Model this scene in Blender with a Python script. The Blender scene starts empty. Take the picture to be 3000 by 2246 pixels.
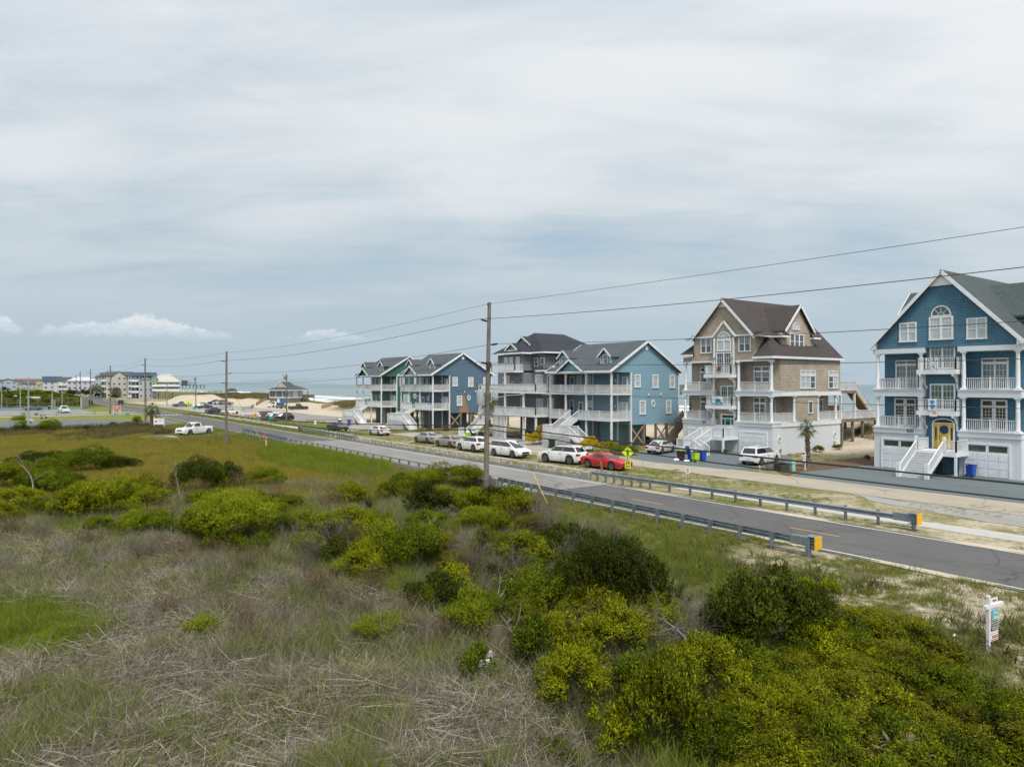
import bpy, math, random
import numpy as np
from mathutils import Vector, Matrix
R = math.radians
rnd = random.Random(7)
SC = bpy.context.scene
COL = SC.collection

# ------------------------------------------------------------------ camera
CAM_H, YAW = 8.0, R(36.0)
cam_d = bpy.data.cameras.new("camera"); cam = bpy.data.objects.new("camera", cam_d); COL.objects.link(cam)
cam.location = (0, 0, CAM_H); cam.rotation_euler = (R(90.0), 0, -YAW)
cam_d.sensor_width = 36; cam_d.lens = 36 * 2080 / 3000; cam_d.clip_start = 0.1; cam_d.clip_end = 30000
SC.camera = cam
FPX, U0, V0 = 2080., 1500., 1124.
CY, SY = math.cos(YAW), math.sin(YAW)
def gp(u, v, z=0.0):
    """photo pixel of a point standing on ground height z -> world x, y, depth"""
    D = FPX * (CAM_H - z) / (v - V0); X = (u - U0) / FPX * D
    return CY * X + SY * D, -SY * X + CY * D, D
def uv_of(x, y, z=0.0):
    D = SY * x + CY * y; X = CY * x - SY * y
    return U0 + FPX * X / D, V0 + (CAM_H - z) * FPX / D, D

# ------------------------------------------------------------------ node helpers
def sock(x, out=0): return x.outputs[out] if hasattr(x, 'outputs') else x
class NT:
    def __init__(s, tree): s.t = tree; s.n = tree.nodes; s.l = tree.links
    def __call__(s, typ, ins=None, **kw):
        nd = s.n.new(typ)
        for k, v in kw.items(): setattr(nd, k, v)
        for k, v in (ins or {}).items():
            if isinstance(v, (int, float, tuple, list)): nd.inputs[k].default_value = v
            else: s.l.new(sock(v), nd.inputs[k])
        return nd
    def math(s, op, a, b=0.0, c=None, clamp=False):
        nd = s.n.new('ShaderNodeMath'); nd.operation = op; nd.use_clamp = clamp
        for i, v in enumerate((a, b) if c is None else (a, b, c)):
            if isinstance(v, (int, float)): nd.inputs[i].default_value = v
            else: s.l.new(sock(v), nd.inputs[i])
        return nd.outputs[0]
    def mix(s, f, a, b, blend='MIX'):
        nd = s.n.new('ShaderNodeMix'); nd.data_type = 'RGBA'; nd.blend_type = blend
        for i, v in ((0, f), (6, a), (7, b)):
            if isinstance(v, (int, float)): nd.inputs[i].default_value = v
            elif isinstance(v, (tuple, list)): nd.inputs[i].default_value = tuple(v) + ((1,) if len(v) == 3 else ())
            else: s.l.new(sock(v), nd.inputs[i])
        return nd.outputs[2]
    def ramp(s, f, stops, interp='LINEAR'):
        nd = s.n.new('ShaderNodeValToRGB'); cr = nd.color_ramp; cr.interpolation = interp
        while len(cr.elements) < len(stops): cr.elements.new(0.5)
        for e, (p, c) in zip(cr.elements, stops):
            e.position = p; e.color = (c, c, c, 1) if isinstance(c, (int, float)) else tuple(c) + (1,)
        s.l.new(sock(f), nd.inputs[0]); return nd.outputs[0]
    def noise(s, vec, scale, detail=4, rough=0.55, dist=0.0):
        nd = s('ShaderNodeTexNoise', {'Scale': scale, 'Detail': detail, 'Roughness': rough, 'Distortion': dist})
        if vec is not None: s.l.new(sock(vec), nd.inputs['Vector'])
        return nd.outputs[0]
    def mr(s, v, a, b, c=0.0, d=1.0, smooth=True):
        nd = s.n.new('ShaderNodeMapRange'); nd.interpolation_type = 'SMOOTHSTEP' if smooth else 'LINEAR'
        s.l.new(sock(v), nd.inputs[0])
        for i, x in enumerate((a, b, c, d)): nd.inputs[i + 1].default_value = x
        return nd.outputs[0]

# ------------------------------------------------------------------ world: high thin overcast over a clear-sky model
SUN_DIR = Vector((-0.20, -0.46, 0.86)).normalized()          # towards the sun
sun_el = math.asin(SUN_DIR.z); sun_az = math.atan2(SUN_DIR.x, SUN_DIR.y)
W = bpy.data.worlds.new("World"); SC.world = W; W.use_nodes = True
W.node_tree.nodes.clear(); n = NT(W.node_tree)
sky = n('ShaderNodeTexSky', sky_type='NISHITA', sun_disc=False, sun_elevation=sun_el, sun_rotation=sun_az, air_density=1.0, dust_density=1.5, ozone_density=1.0)
tc = n('ShaderNodeTexCoord')
dirn = n('ShaderNodeVectorMath', {0: tc.outputs['Generated']}, operation='NORMALIZE')
rotd = n('ShaderNodeVectorRotate', {'Vector': dirn, 'Angle': YAW, 'Axis': (0, 0, 1)}, rotation_type='AXIS_ANGLE')
sep = n('ShaderNodeSeparateXYZ', {0: rotd})
zz = n.math('MAXIMUM', sep.outputs[2], 0.0)
den = n.math('ADD', zz, 0.16)
pl = n('ShaderNodeCombineXYZ', {0: n.math('DIVIDE', sep.outputs[0], den), 1: n.math('DIVIDE', sep.outputs[1], den), 2: 0.37})
plS = n('ShaderNodeVectorMath', {0: pl, 1: (0.75, 1.35, 1.0)}, operation='MULTIPLY')
big = n.noise(plS, 0.55, 3, 0.5, 0.3)
fine = n.noise(plS, 1.5, 9, 0.60, 0.5)
streak = n.noise(n('ShaderNodeVectorMath', {0: pl, 1: (0.45, 2.4, 1.0)}, operation='MULTIPLY'), 1.1, 7, 0.6, 0.4)
dens = n.math('ADD', n.math('MULTIPLY', big, 0.55), n.math('ADD', n.math('MULTIPLY', fine, 0.25), n.math('MULTIPLY', streak, 0.20)))
cover = n.mr(dens, 0.39, 0.575)
# tone of the sheet itself: thick parts greyer-blue, thin parts whiter; rises with height above the horizon
glow = n.mr(n('ShaderNodeVectorMath', {0: dirn, 1: tuple(SUN_DIR)}, operation='DOT_PRODUCT').outputs['Value'], -0.55, 0.55)   # cloud sheet is brighter towards the sun
tone = n.mix(cover, n.mix(glow, (0.385, 0.480, 0.555), (0.480, 0.560, 0.625)), n.mix(glow, (0.610, 0.645, 0.675), (0.800, 0.818, 0.835)))
sheet = n.mix(n.mr(zz, 0.0, 0.30), n.mix(glow, (0.370, 0.465, 0.530), (0.640, 0.700, 0.725)), tone)
blue = n.mix(1.0, sky, (0.11, 0.11, 0.11), 'MULTIPLY')
gap = n.math('MULTIPLY', n.mr(dens, 0.455, 0.37), 0.42)
skyc = n.mix(gap, sheet, blue)
# low distant cumulus: a band with flat bases a few degrees up
az = n.math('ARCTAN2', sep.outputs[0], sep.outputs[1])
el = n.math('ARCSINE', sep.outputs[2])
azc = n('ShaderNodeCombineXYZ', {0: az, 1: 0.0, 2: 0.0})
tops = n.noise(azc, 30.0, 3, 0.6)
puff = n.noise(n('ShaderNodeCombineXYZ', {0: n.math('MULTIPLY', az, 1.0), 1: n.math('MULTIPLY', el, 1.7), 2: 0.0}), 62.0, 5, 0.62)
bank = n.ramp(n.math('ADD', n.math('MULTIPLY', az, 0.5), 0.5), [(0.0, .2), (.10, .55), (.165, .35), (.188, .75), (.203, .10), (.212, .45), (.238, .62), (.262, .95), (.285, .60), (.308, .35), (.322, .05), (.355, .30), (.368, .55), (.40, .30), (.47, .08), (.60, .02), (.66, .25), (.75, .1), (.9, .5), (1.0, .2)], 'EASE')
hgt = n.math('MULTIPLY', n.math('MULTIPLY', bank, n.mr(tops, 0.2, 0.6, 0.75, 1.15)), 0.029)
rel = n.math('SUBTRACT', n.math('ADD', 0.058, n.math('ADD', hgt, n.math('MULTIPLY', n.math('SUBTRACT', puff, 0.5), 0.020))), el)
cm = n.math('MULTIPLY', n.mr(rel, 0.0, 0.006), n.mr(n.math('ADD', el, n.math('MULTIPLY', puff, 0.012)), 0.058, 0.068))
cm = n.math('MULTIPLY', cm, n.mr(hgt, 0.003, 0.013))
ccol = n.mix(n.mr(n.math('ADD', el, n.math('MULTIPLY', puff, 0.03)), 0.068, 0.10), (0.43, 0.53, 0.62), (0.84, 0.85, 0.85))
skyc = n.mix(n.math('MULTIPLY', cm, 0.52), skyc, ccol)
bg = n('ShaderNodeBackground', {0: skyc, 1: 1.0})
n.l.new(bg.outputs[0], n('ShaderNodeOutputWorld').inputs[0])

# ------------------------------------------------------------------ sun behind the thin cloud
sd = bpy.data.lights.new("sun", 'SUN'); sd.energy = 3.1; sd.angle = R(16); sd.color = (1.0, 0.95, 0.87)
so = bpy.data.objects.new("sun", sd); COL.objects.link(so)
so.rotation_euler = (-SUN_DIR).to_track_quat('-Z', 'Y').to_euler(); so.location = (0, 0, 60)
SC.view_settings.view_transform = 'Standard'; SC.view_settings.look = 'None'; SC.view_settings.exposure = 0.25; SC.view_settings.gamma = 1.0
SC.view_settings.use_curve_mapping = False
SC.cycles.max_bounces = 4; SC.cycles.diffuse_bounces = 2; SC.cycles.glossy_bounces = 2; SC.cycles.transmission_bounces = 4; SC.cycles.transparent_max_bounces = 8
SC.cycles.use_denoising = True

# ------------------------------------------------------------------ mesh builder
ORG = {}
def tag(o, label=None, cat=None, group=None, kind=None):
    if label: o['label'] = label
    if cat: o['category'] = cat
    if group: o['group'] = group
    if kind: o['kind'] = kind
    return o
def thing(name, label, cat, loc=(0, 0, 0), rz=0.0, group=None, scale=None):
    o = bpy.data.objects.new(name, None); COL.objects.link(o); o.empty_display_size = 0.2
    o.location = loc; o.rotation_euler = (0, 0, rz)
    if scale: o.scale = (scale,) * 3 if isinstance(scale, (int, float)) else scale
    ORG[o.name] = tuple(loc)
    return tag(o, label, cat, group)
class MB:
    def __init__(s): s.v = []; s.f = []; s.m = []
    def add(s, vs, fs, mi=0):
        b = len(s.v); s.v += [tuple(p) for p in vs]; s.f += [tuple(b + i for i in f) for f in fs]; s.m += [mi] * len(fs); return s
    def box(s, x0, x1, y0, y1, z0, z1, mi=0):
        if x0 > x1: x0, x1 = x1, x0
        if y0 > y1: y0, y1 = y1, y0
        if z0 > z1: z0, z1 = z1, z0
        return s.add([(x0,y0,z0),(x1,y0,z0),(x1,y1,z0),(x0,y1,z0),(x0,y0,z1),(x1,y0,z1),(x1,y1,z1),(x0,y1,z1)],
              [(0,3,2,1),(4,5,6,7),(0,1,5,4),(1,2,6,5),(2,3,7,6),(3,0,4,7)], mi)
    def poly(s, pts, mi=0): return s.add(pts, [tuple(range(len(pts)))], mi)
    def prism(s, pts, off, mi=0):
        k = len(pts); o = Vector(off)
        return s.add(list(pts) + [tuple(Vector(p) + o) for p in pts],
              [tuple(range(k))[::-1], tuple(range(k, 2 * k))] + [(i, (i + 1) % k, k + (i + 1) % k, k + i) for i in range(k)], mi)
    def beam(s, p0, p1, w, h, up=(0, 0, 1), mi=0):
        p0, p1 = Vector(p0), Vector(p1); d = (p1 - p0).normalized(); u = Vector(up)
        if abs(d.dot(u)) > 0.98: u = Vector((1, 0, 0))
        sd_ = d.cross(u).normalized() * (w / 2); u = sd_.cross(d).normalized() * (h / 2)
        vs = [p + a * sd_ + b * u for p in (p0, p1) for a, b in ((-1,-1),(1,-1),(1,1),(-1,1))]
        return s.add(vs, [(0,1,2,3),(7,6,5,4),(0,4,5,1),(1,5,6,2),(2,6,7,3),(3,7,4,0)], mi)
    def tube(s, pts, rad, k=6, caps=True, mi=0):
        pts = [Vector(p) for p in pts]; rad = rad if isinstance(rad, (list, tuple)) else [rad] * len(pts)
        vs = []; ref = None
        for i, p in enumerate(pts):
            d = (pts[min(i + 1, len(pts) - 1)] - pts[max(i - 1, 0)]).normalized()
            if ref is None: ref = Vector((1, 0, 0)) if abs(d.x) < 0.8 else Vector((0, 1, 0))
            a = d.cross(ref).normalized(); b = d.cross(a).normalized(); ref = b.cross(d) * -1 if False else ref
            for j in range(k):
                t = 2 * math.pi * j / k; vs.append(p + (a * math.cos(t) + b * math.sin(t)) * rad[i])
        fs = [(i * k + j, i * k + (j + 1) % k, (i + 1) * k + (j + 1) % k, (i + 1) * k + j) for i in range(len(pts) - 1) for j in range(k)]
        if caps: fs += [tuple(range(k))[::-1], tuple(range((len(pts) - 1) * k, len(pts) * k))]
        return s.add(vs, fs, mi)
    def lathe(s, c, prof, k=16, axis='z', mi=0, ph=0.0):
        vs = []
        for r_, h in prof:
            for j in range(k):
                t = 2 * math.pi * j / k + ph
                a, b = r_ * math.cos(t), r_ * math.sin(t)
                vs.append({'z': (c[0]+a, c[1]+b, c[2]+h), 'y': (c[0]+a, c[1]+h, c[2]+b), 'x': (c[0]+h, c[1]+a, c[2]+b)}[axis])
        m = len(prof)
        fs = [(i*k+j, i*k+(j+1)%k, (i+1)*k+(j+1)%k, (i+1)*k+j) for i in range(m-1) for j in range(k)]
        if prof[0][0] > 1e-4: fs.append(tuple(range(k))[::-1])
        if prof[-1][0] > 1e-4: fs.append(tuple(range((m-1)*k, m*k)))
        return s.add(vs, fs, mi)
    def mesh(s, name, mats, smooth=False, org=(0, 0, 0), angle=None):
        me = bpy.data.meshes.new(name)
        vs = s.v if org == (0, 0, 0) else [(a - org[0], b - org[1], c - org[2]) for a, b, c in s.v]
        me.from_pydata(vs, [], s.f)
        for m_ in (mats if isinstance(mats, (list, tuple)) else [mats]): me.materials.append(m_)
        if any(s.m): me.polygons.foreach_set('material_index', s.m)
        me.validate(); 
        if smooth:
            me.polygons.foreach_set('use_smooth', [True] * len(me.polygons))
            if angle: me.set_sharp_from_angle(angle=R(angle))
        me.update(); return me
    def build(s, name, mats, parent=None, smooth=False, local=False, label=None, cat=None, group=None, kind=None, angle=40):
        org = (0, 0, 0) if (parent is None or local) else ORG.get(parent.name, (0, 0, 0))
        o = bpy.data.objects.new(name, s.mesh(name, mats, smooth, org, angle)); COL.objects.link(o)
        o.parent = parent; ORG[o.name] = org
        return tag(o, label, cat, group, kind)
def single(name, mb, mats, label, cat, loc, group=None, smooth=False, rz=0.0, local=False):
    """a thing that is one mesh; geometry in world coordinates unless local"""
    o = bpy.data.objects.new(name, mb.mesh(name, mats, smooth, (0,0,0) if local else tuple(loc), 40)); COL.objects.link(o)
    o.location = loc; o.rotation_euler = (0, 0, rz); ORG[o.name] = tuple(loc)
    return tag(o, label, cat, group)
def copy_tree(o, parent=None):
    c = o.copy(); COL.objects.link(c); c.parent = parent
    for ch in o.children: copy_tree(ch, c)
    return c
def mesh_np(name, V, F, mats, smooth=False):
    """V (n,3), F (m,k) numpy -> mesh"""
    me = bpy.data.meshes.new(name); V = np.ascontiguousarray(V, dtype=np.float32); F = np.ascontiguousarray(F, dtype=np.int32)
    k = F.shape[1]
    me.vertices.add(len(V)); me.vertices.foreach_set('co', V.ravel())
    me.loops.add(F.size); me.loops.foreach_set('vertex_index', F.ravel())
    me.polygons.add(len(F)); me.polygons.foreach_set('loop_start', np.arange(0, F.size, k, dtype=np.int32))
    me.polygons.foreach_set('loop_total', np.full(len(F), k, dtype=np.int32))
    for m_ in (mats if isinstance(mats, (list, tuple)) else [mats]): me.materials.append(m_)
    if smooth: me.polygons.foreach_set('use_smooth', np.ones(len(F), dtype=bool))
    me.update(calc_edges=True); return me

# ------------------------------------------------------------------ materials
MATS = {}
def newmat(name):
    m = bpy.data.materials.new(name); m.use_nodes = True; m.node_tree.nodes.clear()
    n = NT(m.node_tree); MATS[name] = m; return m, n
def finish(n, bsdf): n.l.new(sock(bsdf), n('ShaderNodeOutputMaterial').inputs[0])
def mat(name, col, rough=0.6, var=0.10, scale=2.0, bump=0.0, bscale=30.0, metal=0.0, spec=0.5, dirt=0.0, obj=False):
    if name in MATS: return MATS[name]
    m, n = newmat(name); g = n('ShaderNodeNewGeometry')
    pos = n('ShaderNodeTexCoord').outputs['Object'] if obj else g.outputs['Position']
    f = n.noise(pos, scale, 6, 0.6)
    lo = tuple(c * (1 - var) for c in col); hi = tuple(min(1, c * (1 + var)) for c in col)
    c = n.mix(n.mr(f, 0.3, 0.7), lo, hi)
    if dirt:
        d = n.noise(pos, scale * 0.35, 8, 0.7); c = n.mix(n.math('MULTIPLY', n.mr(d, 0.5, 0.75), dirt), c, (0.16, 0.15, 0.13))
    b = n('ShaderNodeBsdfPrincipled', {'Base Color': c, 'Roughness': rough, 'Metallic': metal, 'Specular IOR Level': spec})
    if bump:
        bn = n('ShaderNodeBump', {'Strength': bump, 'Distance': 0.02, 'Height': n.noise(pos, bscale, 5, 0.6)}); n.l.new(bn.outputs[0], b.inputs['Normal'])
    finish(n, b); return m
def siding(name, col, pitch=0.17, var=0.08, stain=None):
    """lap boards: each course a sloping face with a lip (relief only), faint board-to-board tint"""
    m, n = newmat(name); g = n('ShaderNodeNewGeometry'); pos = g.outputs['Position']
    s = n('ShaderNodeSeparateXYZ', {0: pos}); row = n.math('DIVIDE', s.outputs[2], pitch)
    fr = n.math('FRACT', row); idx = n.math('FLOOR', row)
    wn = n('ShaderNodeTexWhiteNoise', {'Vector': n('ShaderNodeCombineXYZ', {0: idx, 1: n.math('FLOOR', n.math('DIVIDE', n.math('ADD', s.outputs[0], s.outputs[1]), 3.6)), 2: 0})}, noise_dimensions='3D')
    f = n.math('ADD', n.math('MULTIPLY', wn.outputs[0], 0.5), n.math('MULTIPLY', n.noise(pos, 0.6, 6, 0.65), 0.5))
    c = n.mix(f, tuple(x * (1 - var) for x in col), tuple(x * (1 + var) for x in col))
    if stain: c = stain(n, pos, c)
    b = n('ShaderNodeBsdfPrincipled', {'Base Color': c, 'Roughness': 0.55})
    h = n.math('SUBTRACT', 1.0, fr)
    bn = n('ShaderNodeBump', {'Strength': 0.9, 'Distance': 0.03, 'Height': h}); n.l.new(bn.outputs[0], b.inputs['Normal'])
    finish(n, b); return m
def shakes(name, col, w=0.30, h=0.20, var=0.14, rough=0.75, roof=False):
    m, n = newmat(name); g = n('ShaderNodeNewGeometry'); pos = g.outputs['Position']
    s = n('ShaderNodeSeparateXYZ', {0: pos})
    a = n.math('ADD', s.outputs[0], s.outputs[1])
    v = n('ShaderNodeCombineXYZ', {0: a, 1: s.outputs[2], 2: 0})
    br = n('ShaderNodeTexBrick', {'Vector': v, 'Scale': 1.0, 'Brick Width': w, 'Row Height': h, 'Mortar Size': 0.012, 'Bias': 0.0, 'Mortar Smooth': 0.3,
          'Color1': tuple(x * (1 - var) for x in col) + (1,), 'Color2': tuple(min(1, x * (1 + var)) for x in col) + (1,), 'Mortar': tuple(x * 0.55 for x in col) + (1,)}, offset=0.5)
    c = n.mix(n.mr(n.noise(pos, 0.7, 7, 0.65), 0.3, 0.7), br.outputs[0], n.mix(1.0, br.outputs[0], (0.82, 0.82, 0.84), 'MULTIPLY'))
    if roof: c = n.mix(n.math('MULTIPLY', n.noise(pos, 9, 3, 0.7), 0.6), c, tuple(x * 1.9 for x in col))
    b = n('ShaderNodeBsdfPrincipled', {'Base Color': c, 'Roughness': rough, 'Specular IOR Level': 0.3})
    hh = n.math('ADD', n.math('MULTIPLY', n.math('SUBTRACT', 1.0, n.math('FRACT', n.math('DIVIDE', s.outputs[2], h))), 0.7), n.math('MULTIPLY', br.outputs[1], -0.6))
    bn = n('ShaderNodeBump', {'Strength': 0.9, 'Distance': 0.03, 'Height': hh}); n.l.new(bn.outputs[0], b.inputs['Normal'])
    finish(n, b); return m
def vboard(name, col, pitch=0.12):
    m, n = newmat(name); g = n('ShaderNodeNewGeometry'); pos = g.outputs['Position']
    s = n('ShaderNodeSeparateXYZ', {0: pos}); fr = n.math('FRACT', n.math('DIVIDE', n.math('ADD', s.outputs[0], s.outputs[1]), pitch))
    groove = n.math('LESS_THAN', fr, 0.14)
    f = n.noise(pos, 0.8, 7, 0.65)
    c = n.mix(n.mr(f, 0.35, 0.75), tuple(x * 0.93 for x in col), col)
    st = n.noise(n('ShaderNodeVectorMath', {0: pos, 1: (3, 3, 0.35)}, operation='MULTIPLY'), 1.3, 6, 0.65)
    c = n.mix(n.math('MULTIPLY', n.mr(st, 0.55, 0.8), 0.22), c, (0.42, 0.40, 0.35))
    b = n('ShaderNodeBsdfPrincipled', {'Base Color': c, 'Roughness': 0.5})
    bn = n('ShaderNodeBump', {'Strength': 0.8, 'Distance': 0.02, 'Height': n.math('SUBTRACT', 1.0, groove)}); n.l.new(bn.outputs[0], b.inputs['Normal'])
    finish(n, b); return m
def glass(name, col=(0.03, 0.04, 0.045), rough=0.06, blind=None):
    m, n = newmat(name); g = n('ShaderNodeNewGeometry')
    c = n.mix(n.noise(g.outputs['Position'], 1.3, 3), tuple(x * 0.6 for x in col), tuple(x * 1.5 for x in col))
    b = n('ShaderNodeBsdfPrincipled', {'Base Color': c, 'Roughness': rough, 'Specular IOR Level': 0.9, 'IOR': 1.6})
    bn = n('ShaderNodeBump', {'Strength': 0.06, 'Distance': 0.05, 'Height': n.noise(g.outputs['Position'], 1.1, 2)}); n.l.new(bn.outputs[0], b.inputs['Normal'])
    finish(n, b); return m
def foliage(name, stops, trans=0.28, rough=0.6, big=0.25, bigcol=None, bigscale=0.35, spec=0.10, clump=None, isl=0.62):
    """leaf colour varies leaf by leaf, plant by plant and in patches over the ground"""
    m, n = newmat(name); g = n('ShaderNodeNewGeometry'); oi = n('ShaderNodeObjectInfo')
    r1 = g.outputs['Random Per Island']
    pn = n.noise(g.outputs['Position'], bigscale, 4, 0.6)
    f = n.math('ADD', n.math('MULTIPLY', r1, isl), n.math('ADD', n.math('MULTIPLY', oi.outputs['Random'], 0.2), n.math('MULTIPLY', n.math('SUBTRACT', pn, 0.32), 0.5)), clamp=True)
    c = n.ramp(f, stops)
    if bigcol: c = n.mix(n.math('MULTIPLY', n.mr(pn, 0.45, 0.68), big), c, bigcol)
    d = n('ShaderNodeBsdfPrincipled', {'Base Color': c, 'Roughness': rough, 'Specular IOR Level': spec})
    if clump:      # leaves of one spray share most of the spray's facing, as real foliage reads
        if clump == 'up': cv = n('ShaderNodeCombineXYZ', {2: 1.0})
        else: cv = n('ShaderNodeVectorTransform', {0: n('ShaderNodeAttribute', attribute_name='spray').outputs['Vector']}, vector_type='NORMAL', convert_from='OBJECT', convert_to='WORLD')
        mx = n('ShaderNodeVectorMath', {0: n('ShaderNodeVectorMath', {0: g.outputs['Normal'], 'Scale': 0.55}, operation='SCALE'), 1: cv}, operation='ADD')
        n.l.new(n('ShaderNodeVectorMath', {0: mx}, operation='NORMALIZE').outputs[0], d.inputs['Normal'])
    t = n('ShaderNodeBsdfTranslucent', {'Color': n.mix(1.0, c, (1.5, 1.45, 0.7), 'MULTIPLY')})
    finish(n, n('ShaderNodeMixShader', {0: trans, 1: d.outputs[0], 2: t.outputs[0]})); return m

M_WHITE = mat('white_paint', (0.70, 0.73, 0.76), 0.45, 0.08, 1.2, dirt=0.18)
M_TRIM = mat('white_trim', (0.72, 0.75, 0.78), 0.45, 0.06, 2.0, dirt=.10)
M_WBOARD = vboard('white_board', (0.69, 0.73, 0.77))
M_RAIL = mat('weathered_white_rail', (0.66, 0.68, 0.69), 0.55, 0.10, 1.0, dirt=0.15)
M_GLASS = glass('window_glass'); M_GLASSG = glass('window_glass_green', (0.05, 0.10, 0.085)); M_BLIND = glass('window_blind', (0.40, 0.44, 0.45), 0.25)
M_BLUE = shakes('blue_shakes', (0.082, 0.195, 0.280), 0.28, 0.24, 0.07)
M_TAN = shakes('tan_shakes', (0.435, 0.375, 0.298), 0.36, 0.26, 0.10)
M_LBLUE = siding('light_blue_siding', (0.180, 0.305, 0.385))
M_GREY = siding('grey_siding', (0.165, 0.178, 0.203), 0.19)
M_GREEN = siding('green_siding', (0.033, 0.112, 0.088))
def rust_stain(n, pos, c):
    s = n('ShaderNodeSeparateXYZ', {0: pos})
    w = n.math('MULTIPLY', n.math('SUBTRACT', 7.0, s.outputs[2]), 0.30)
    d = n.math('ABSOLUTE', n.math('SUBTRACT', s.outputs[0], n.math('ADD', 68.5, n.math('MULTIPLY', n.math('SUBTRACT', n.noise(pos, 1.5, 4), 0.5), 0.5))))
    k = n.math('MULTIPLY', n.mr(n.math('SUBTRACT', w, d), -0.05, 0.5), n.mr(s.outputs[1], 109.35, 109.25))
    return n.mix(n.math('MULTIPLY', k, n.mr(n.noise(pos, 3.0, 5), 0.15, 0.6, 0.5, 0.95)), c, (0.30, 0.17, 0.07))
M_NAVY = siding('navy_siding', (0.075, 0.137, 0.205), stain=rust_stain)
M_ROOF_GREY = shakes('grey_roof_shingles', (0.070, 0.082, 0.092), 0.30, 0.14, 0.22, 0.9, True)
M_ROOF_GREEN = shakes('green_roof_shingles', (0.058, 0.074, 0.076), 0.30, 0.14, 0.20, 0.9, True)
M_ROOF_BROWN = shakes('brown_roof_shingles', (0.056, 0.047, 0.047), 0.30, 0.14, 0.22, 0.9, True)
M_ROOF_DARK = shakes('dark_roof_shingles', (0.030, 0.036, 0.044), 0.30, 0.14, 0.20, 0.9, True)
M_ROOF_RED = shakes('red_roof_shingles', (0.150, 0.085, 0.075), 0.30, 0.14, 0.20, 0.9, True)
M_WOOD = mat('weathered_wood', (0.175, 0.150, 0.120), 0.85, 0.25, 1.5, 0.4, 25)
M_NEWWOOD = mat('treated_wood', (0.36, 0.25, 0.13), 0.8, 0.2, 2.0, 0.3, 25)
M_POLE = mat('pole_wood', (0.155, 0.140, 0.115), 0.9, 0.28, 1.2, 0.5, 30)
M_DARKIN = mat('dark_recess', (0.03, 0.032, 0.035), 0.8)
M_GALV = mat('galvanized_steel', (0.26, 0.31, 0.35), 0.42, 0.16, 2.0, 0.05, 40, metal=0.55, dirt=0.25)
M_GALVP = mat('galvanized_post', (0.20, 0.245, 0.28), 0.5, 0.18, 2.0, metal=0.4, dirt=0.3)
M_BLACK = mat('black_plastic', (0.018, 0.018, 0.02), 0.5)
M_RUBBER = mat('tyre_rubber', (0.022, 0.022, 0.023), 0.85)
M_ALU = mat('alloy_wheel', (0.42, 0.43, 0.44), 0.32, 0.05, metal=0.8)
M_YEL = mat('yellow_panel', (0.75, 0.42, 0.01), 0.45, 0.05)
M_FLUO = mat('fluorescent_yellow_green', (0.62, 0.80, 0.02), 0.45, 0.04)
M_ASIGN = mat('amber_sign', (0.80, 0.40, 0.02), 0.45, 0.05)
M_TEAL = mat('teal_paint', (0.02, 0.30, 0.28), 0.4, 0.05)
M_SGREEN = mat('green_sign', (0.02, 0.33, 0.25), 0.45, 0.05)
M_SBLUE = mat('blue_sign', (0.03, 0.13, 0.40), 0.45, 0.05)
M_RED = mat('red_paint', (0.42, 0.02, 0.03), 0.45, 0.05)
M_DOORY = mat('yellow_door', (0.62, 0.40, 0.01), 0.4, 0.05)
M_BIN_BLUE = mat('blue_bin', (0.015, 0.07, 0.42), 0.5, 0.08)
M_BIN_LIME = mat('lime_bin', (0.36, 0.62, 0.02), 0.5, 0.08)
M_BIN_DARK = mat('dark_green_bin', (0.012, 0.035, 0.03), 0.5, 0.08)
M_BAG = mat('white_plastic_bag', (0.70, 0.72, 0.74), 0.4, 0.1, 6, 0.6, 8)
M_CONC = mat('bridge_concrete', (0.27, 0.265, 0.25), 0.9, 0.18, 1.2, 0.3, 30, dirt=0.55)
M_CONCW = mat('pale_concrete_rail', (0.50, 0.49, 0.46), 0.85, 0.14, 1.0, 0.2, 30, dirt=0.35)
M_WIRE = mat('cable_black', (0.02, 0.021, 0.023), 0.6)
M_WIREG = mat('cable_grey', (0.055, 0.058, 0.062), 0.6)
M_PORC = mat('brown_porcelain', (0.05, 0.03, 0.025), 0.3)
# ================================================================== ground, sea, roads
def sst(a, b, x):
    t = np.clip((x - a) / (b - a), 0, 1); return t * t * (3 - 2 * t)
def vnoise(x, y, s, seed=0):
    """smooth value noise, numpy"""
    x = np.asarray(x, float) / s + seed * 17.3; y = np.asarray(y, float) / s - seed * 9.1
    xi, yi = np.floor(x), np.floor(y); fx, fy = x - xi, y - yi
    fx = fx * fx * (3 - 2 * fx); fy = fy * fy * (3 - 2 * fy)
    def h(a, b):
        q = np.sin(a * 127.1 + b * 311.7 + seed * 74.7) * 43758.5453; return q - np.floor(q)
    return (h(xi, yi) * (1 - fx) + h(xi + 1, yi) * fx) * (1 - fy) + (h(xi, yi + 1) * (1 - fx) + h(xi + 1, yi + 1) * fx) * fy
def road_cx(y): return 35.7 + np.maximum(0, np.asarray(y, float) - 300) ** 2 * 0.0004
def marsh_w(x, y):
    edge = 29.3 - 6.0 * sst(26, 9, y)
    return sst(edge, edge - 6.5, x) * sst(146, 132, y) * sst(6.5, 11, np.hypot(x - 25, (y - 118.5) * .9))
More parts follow.
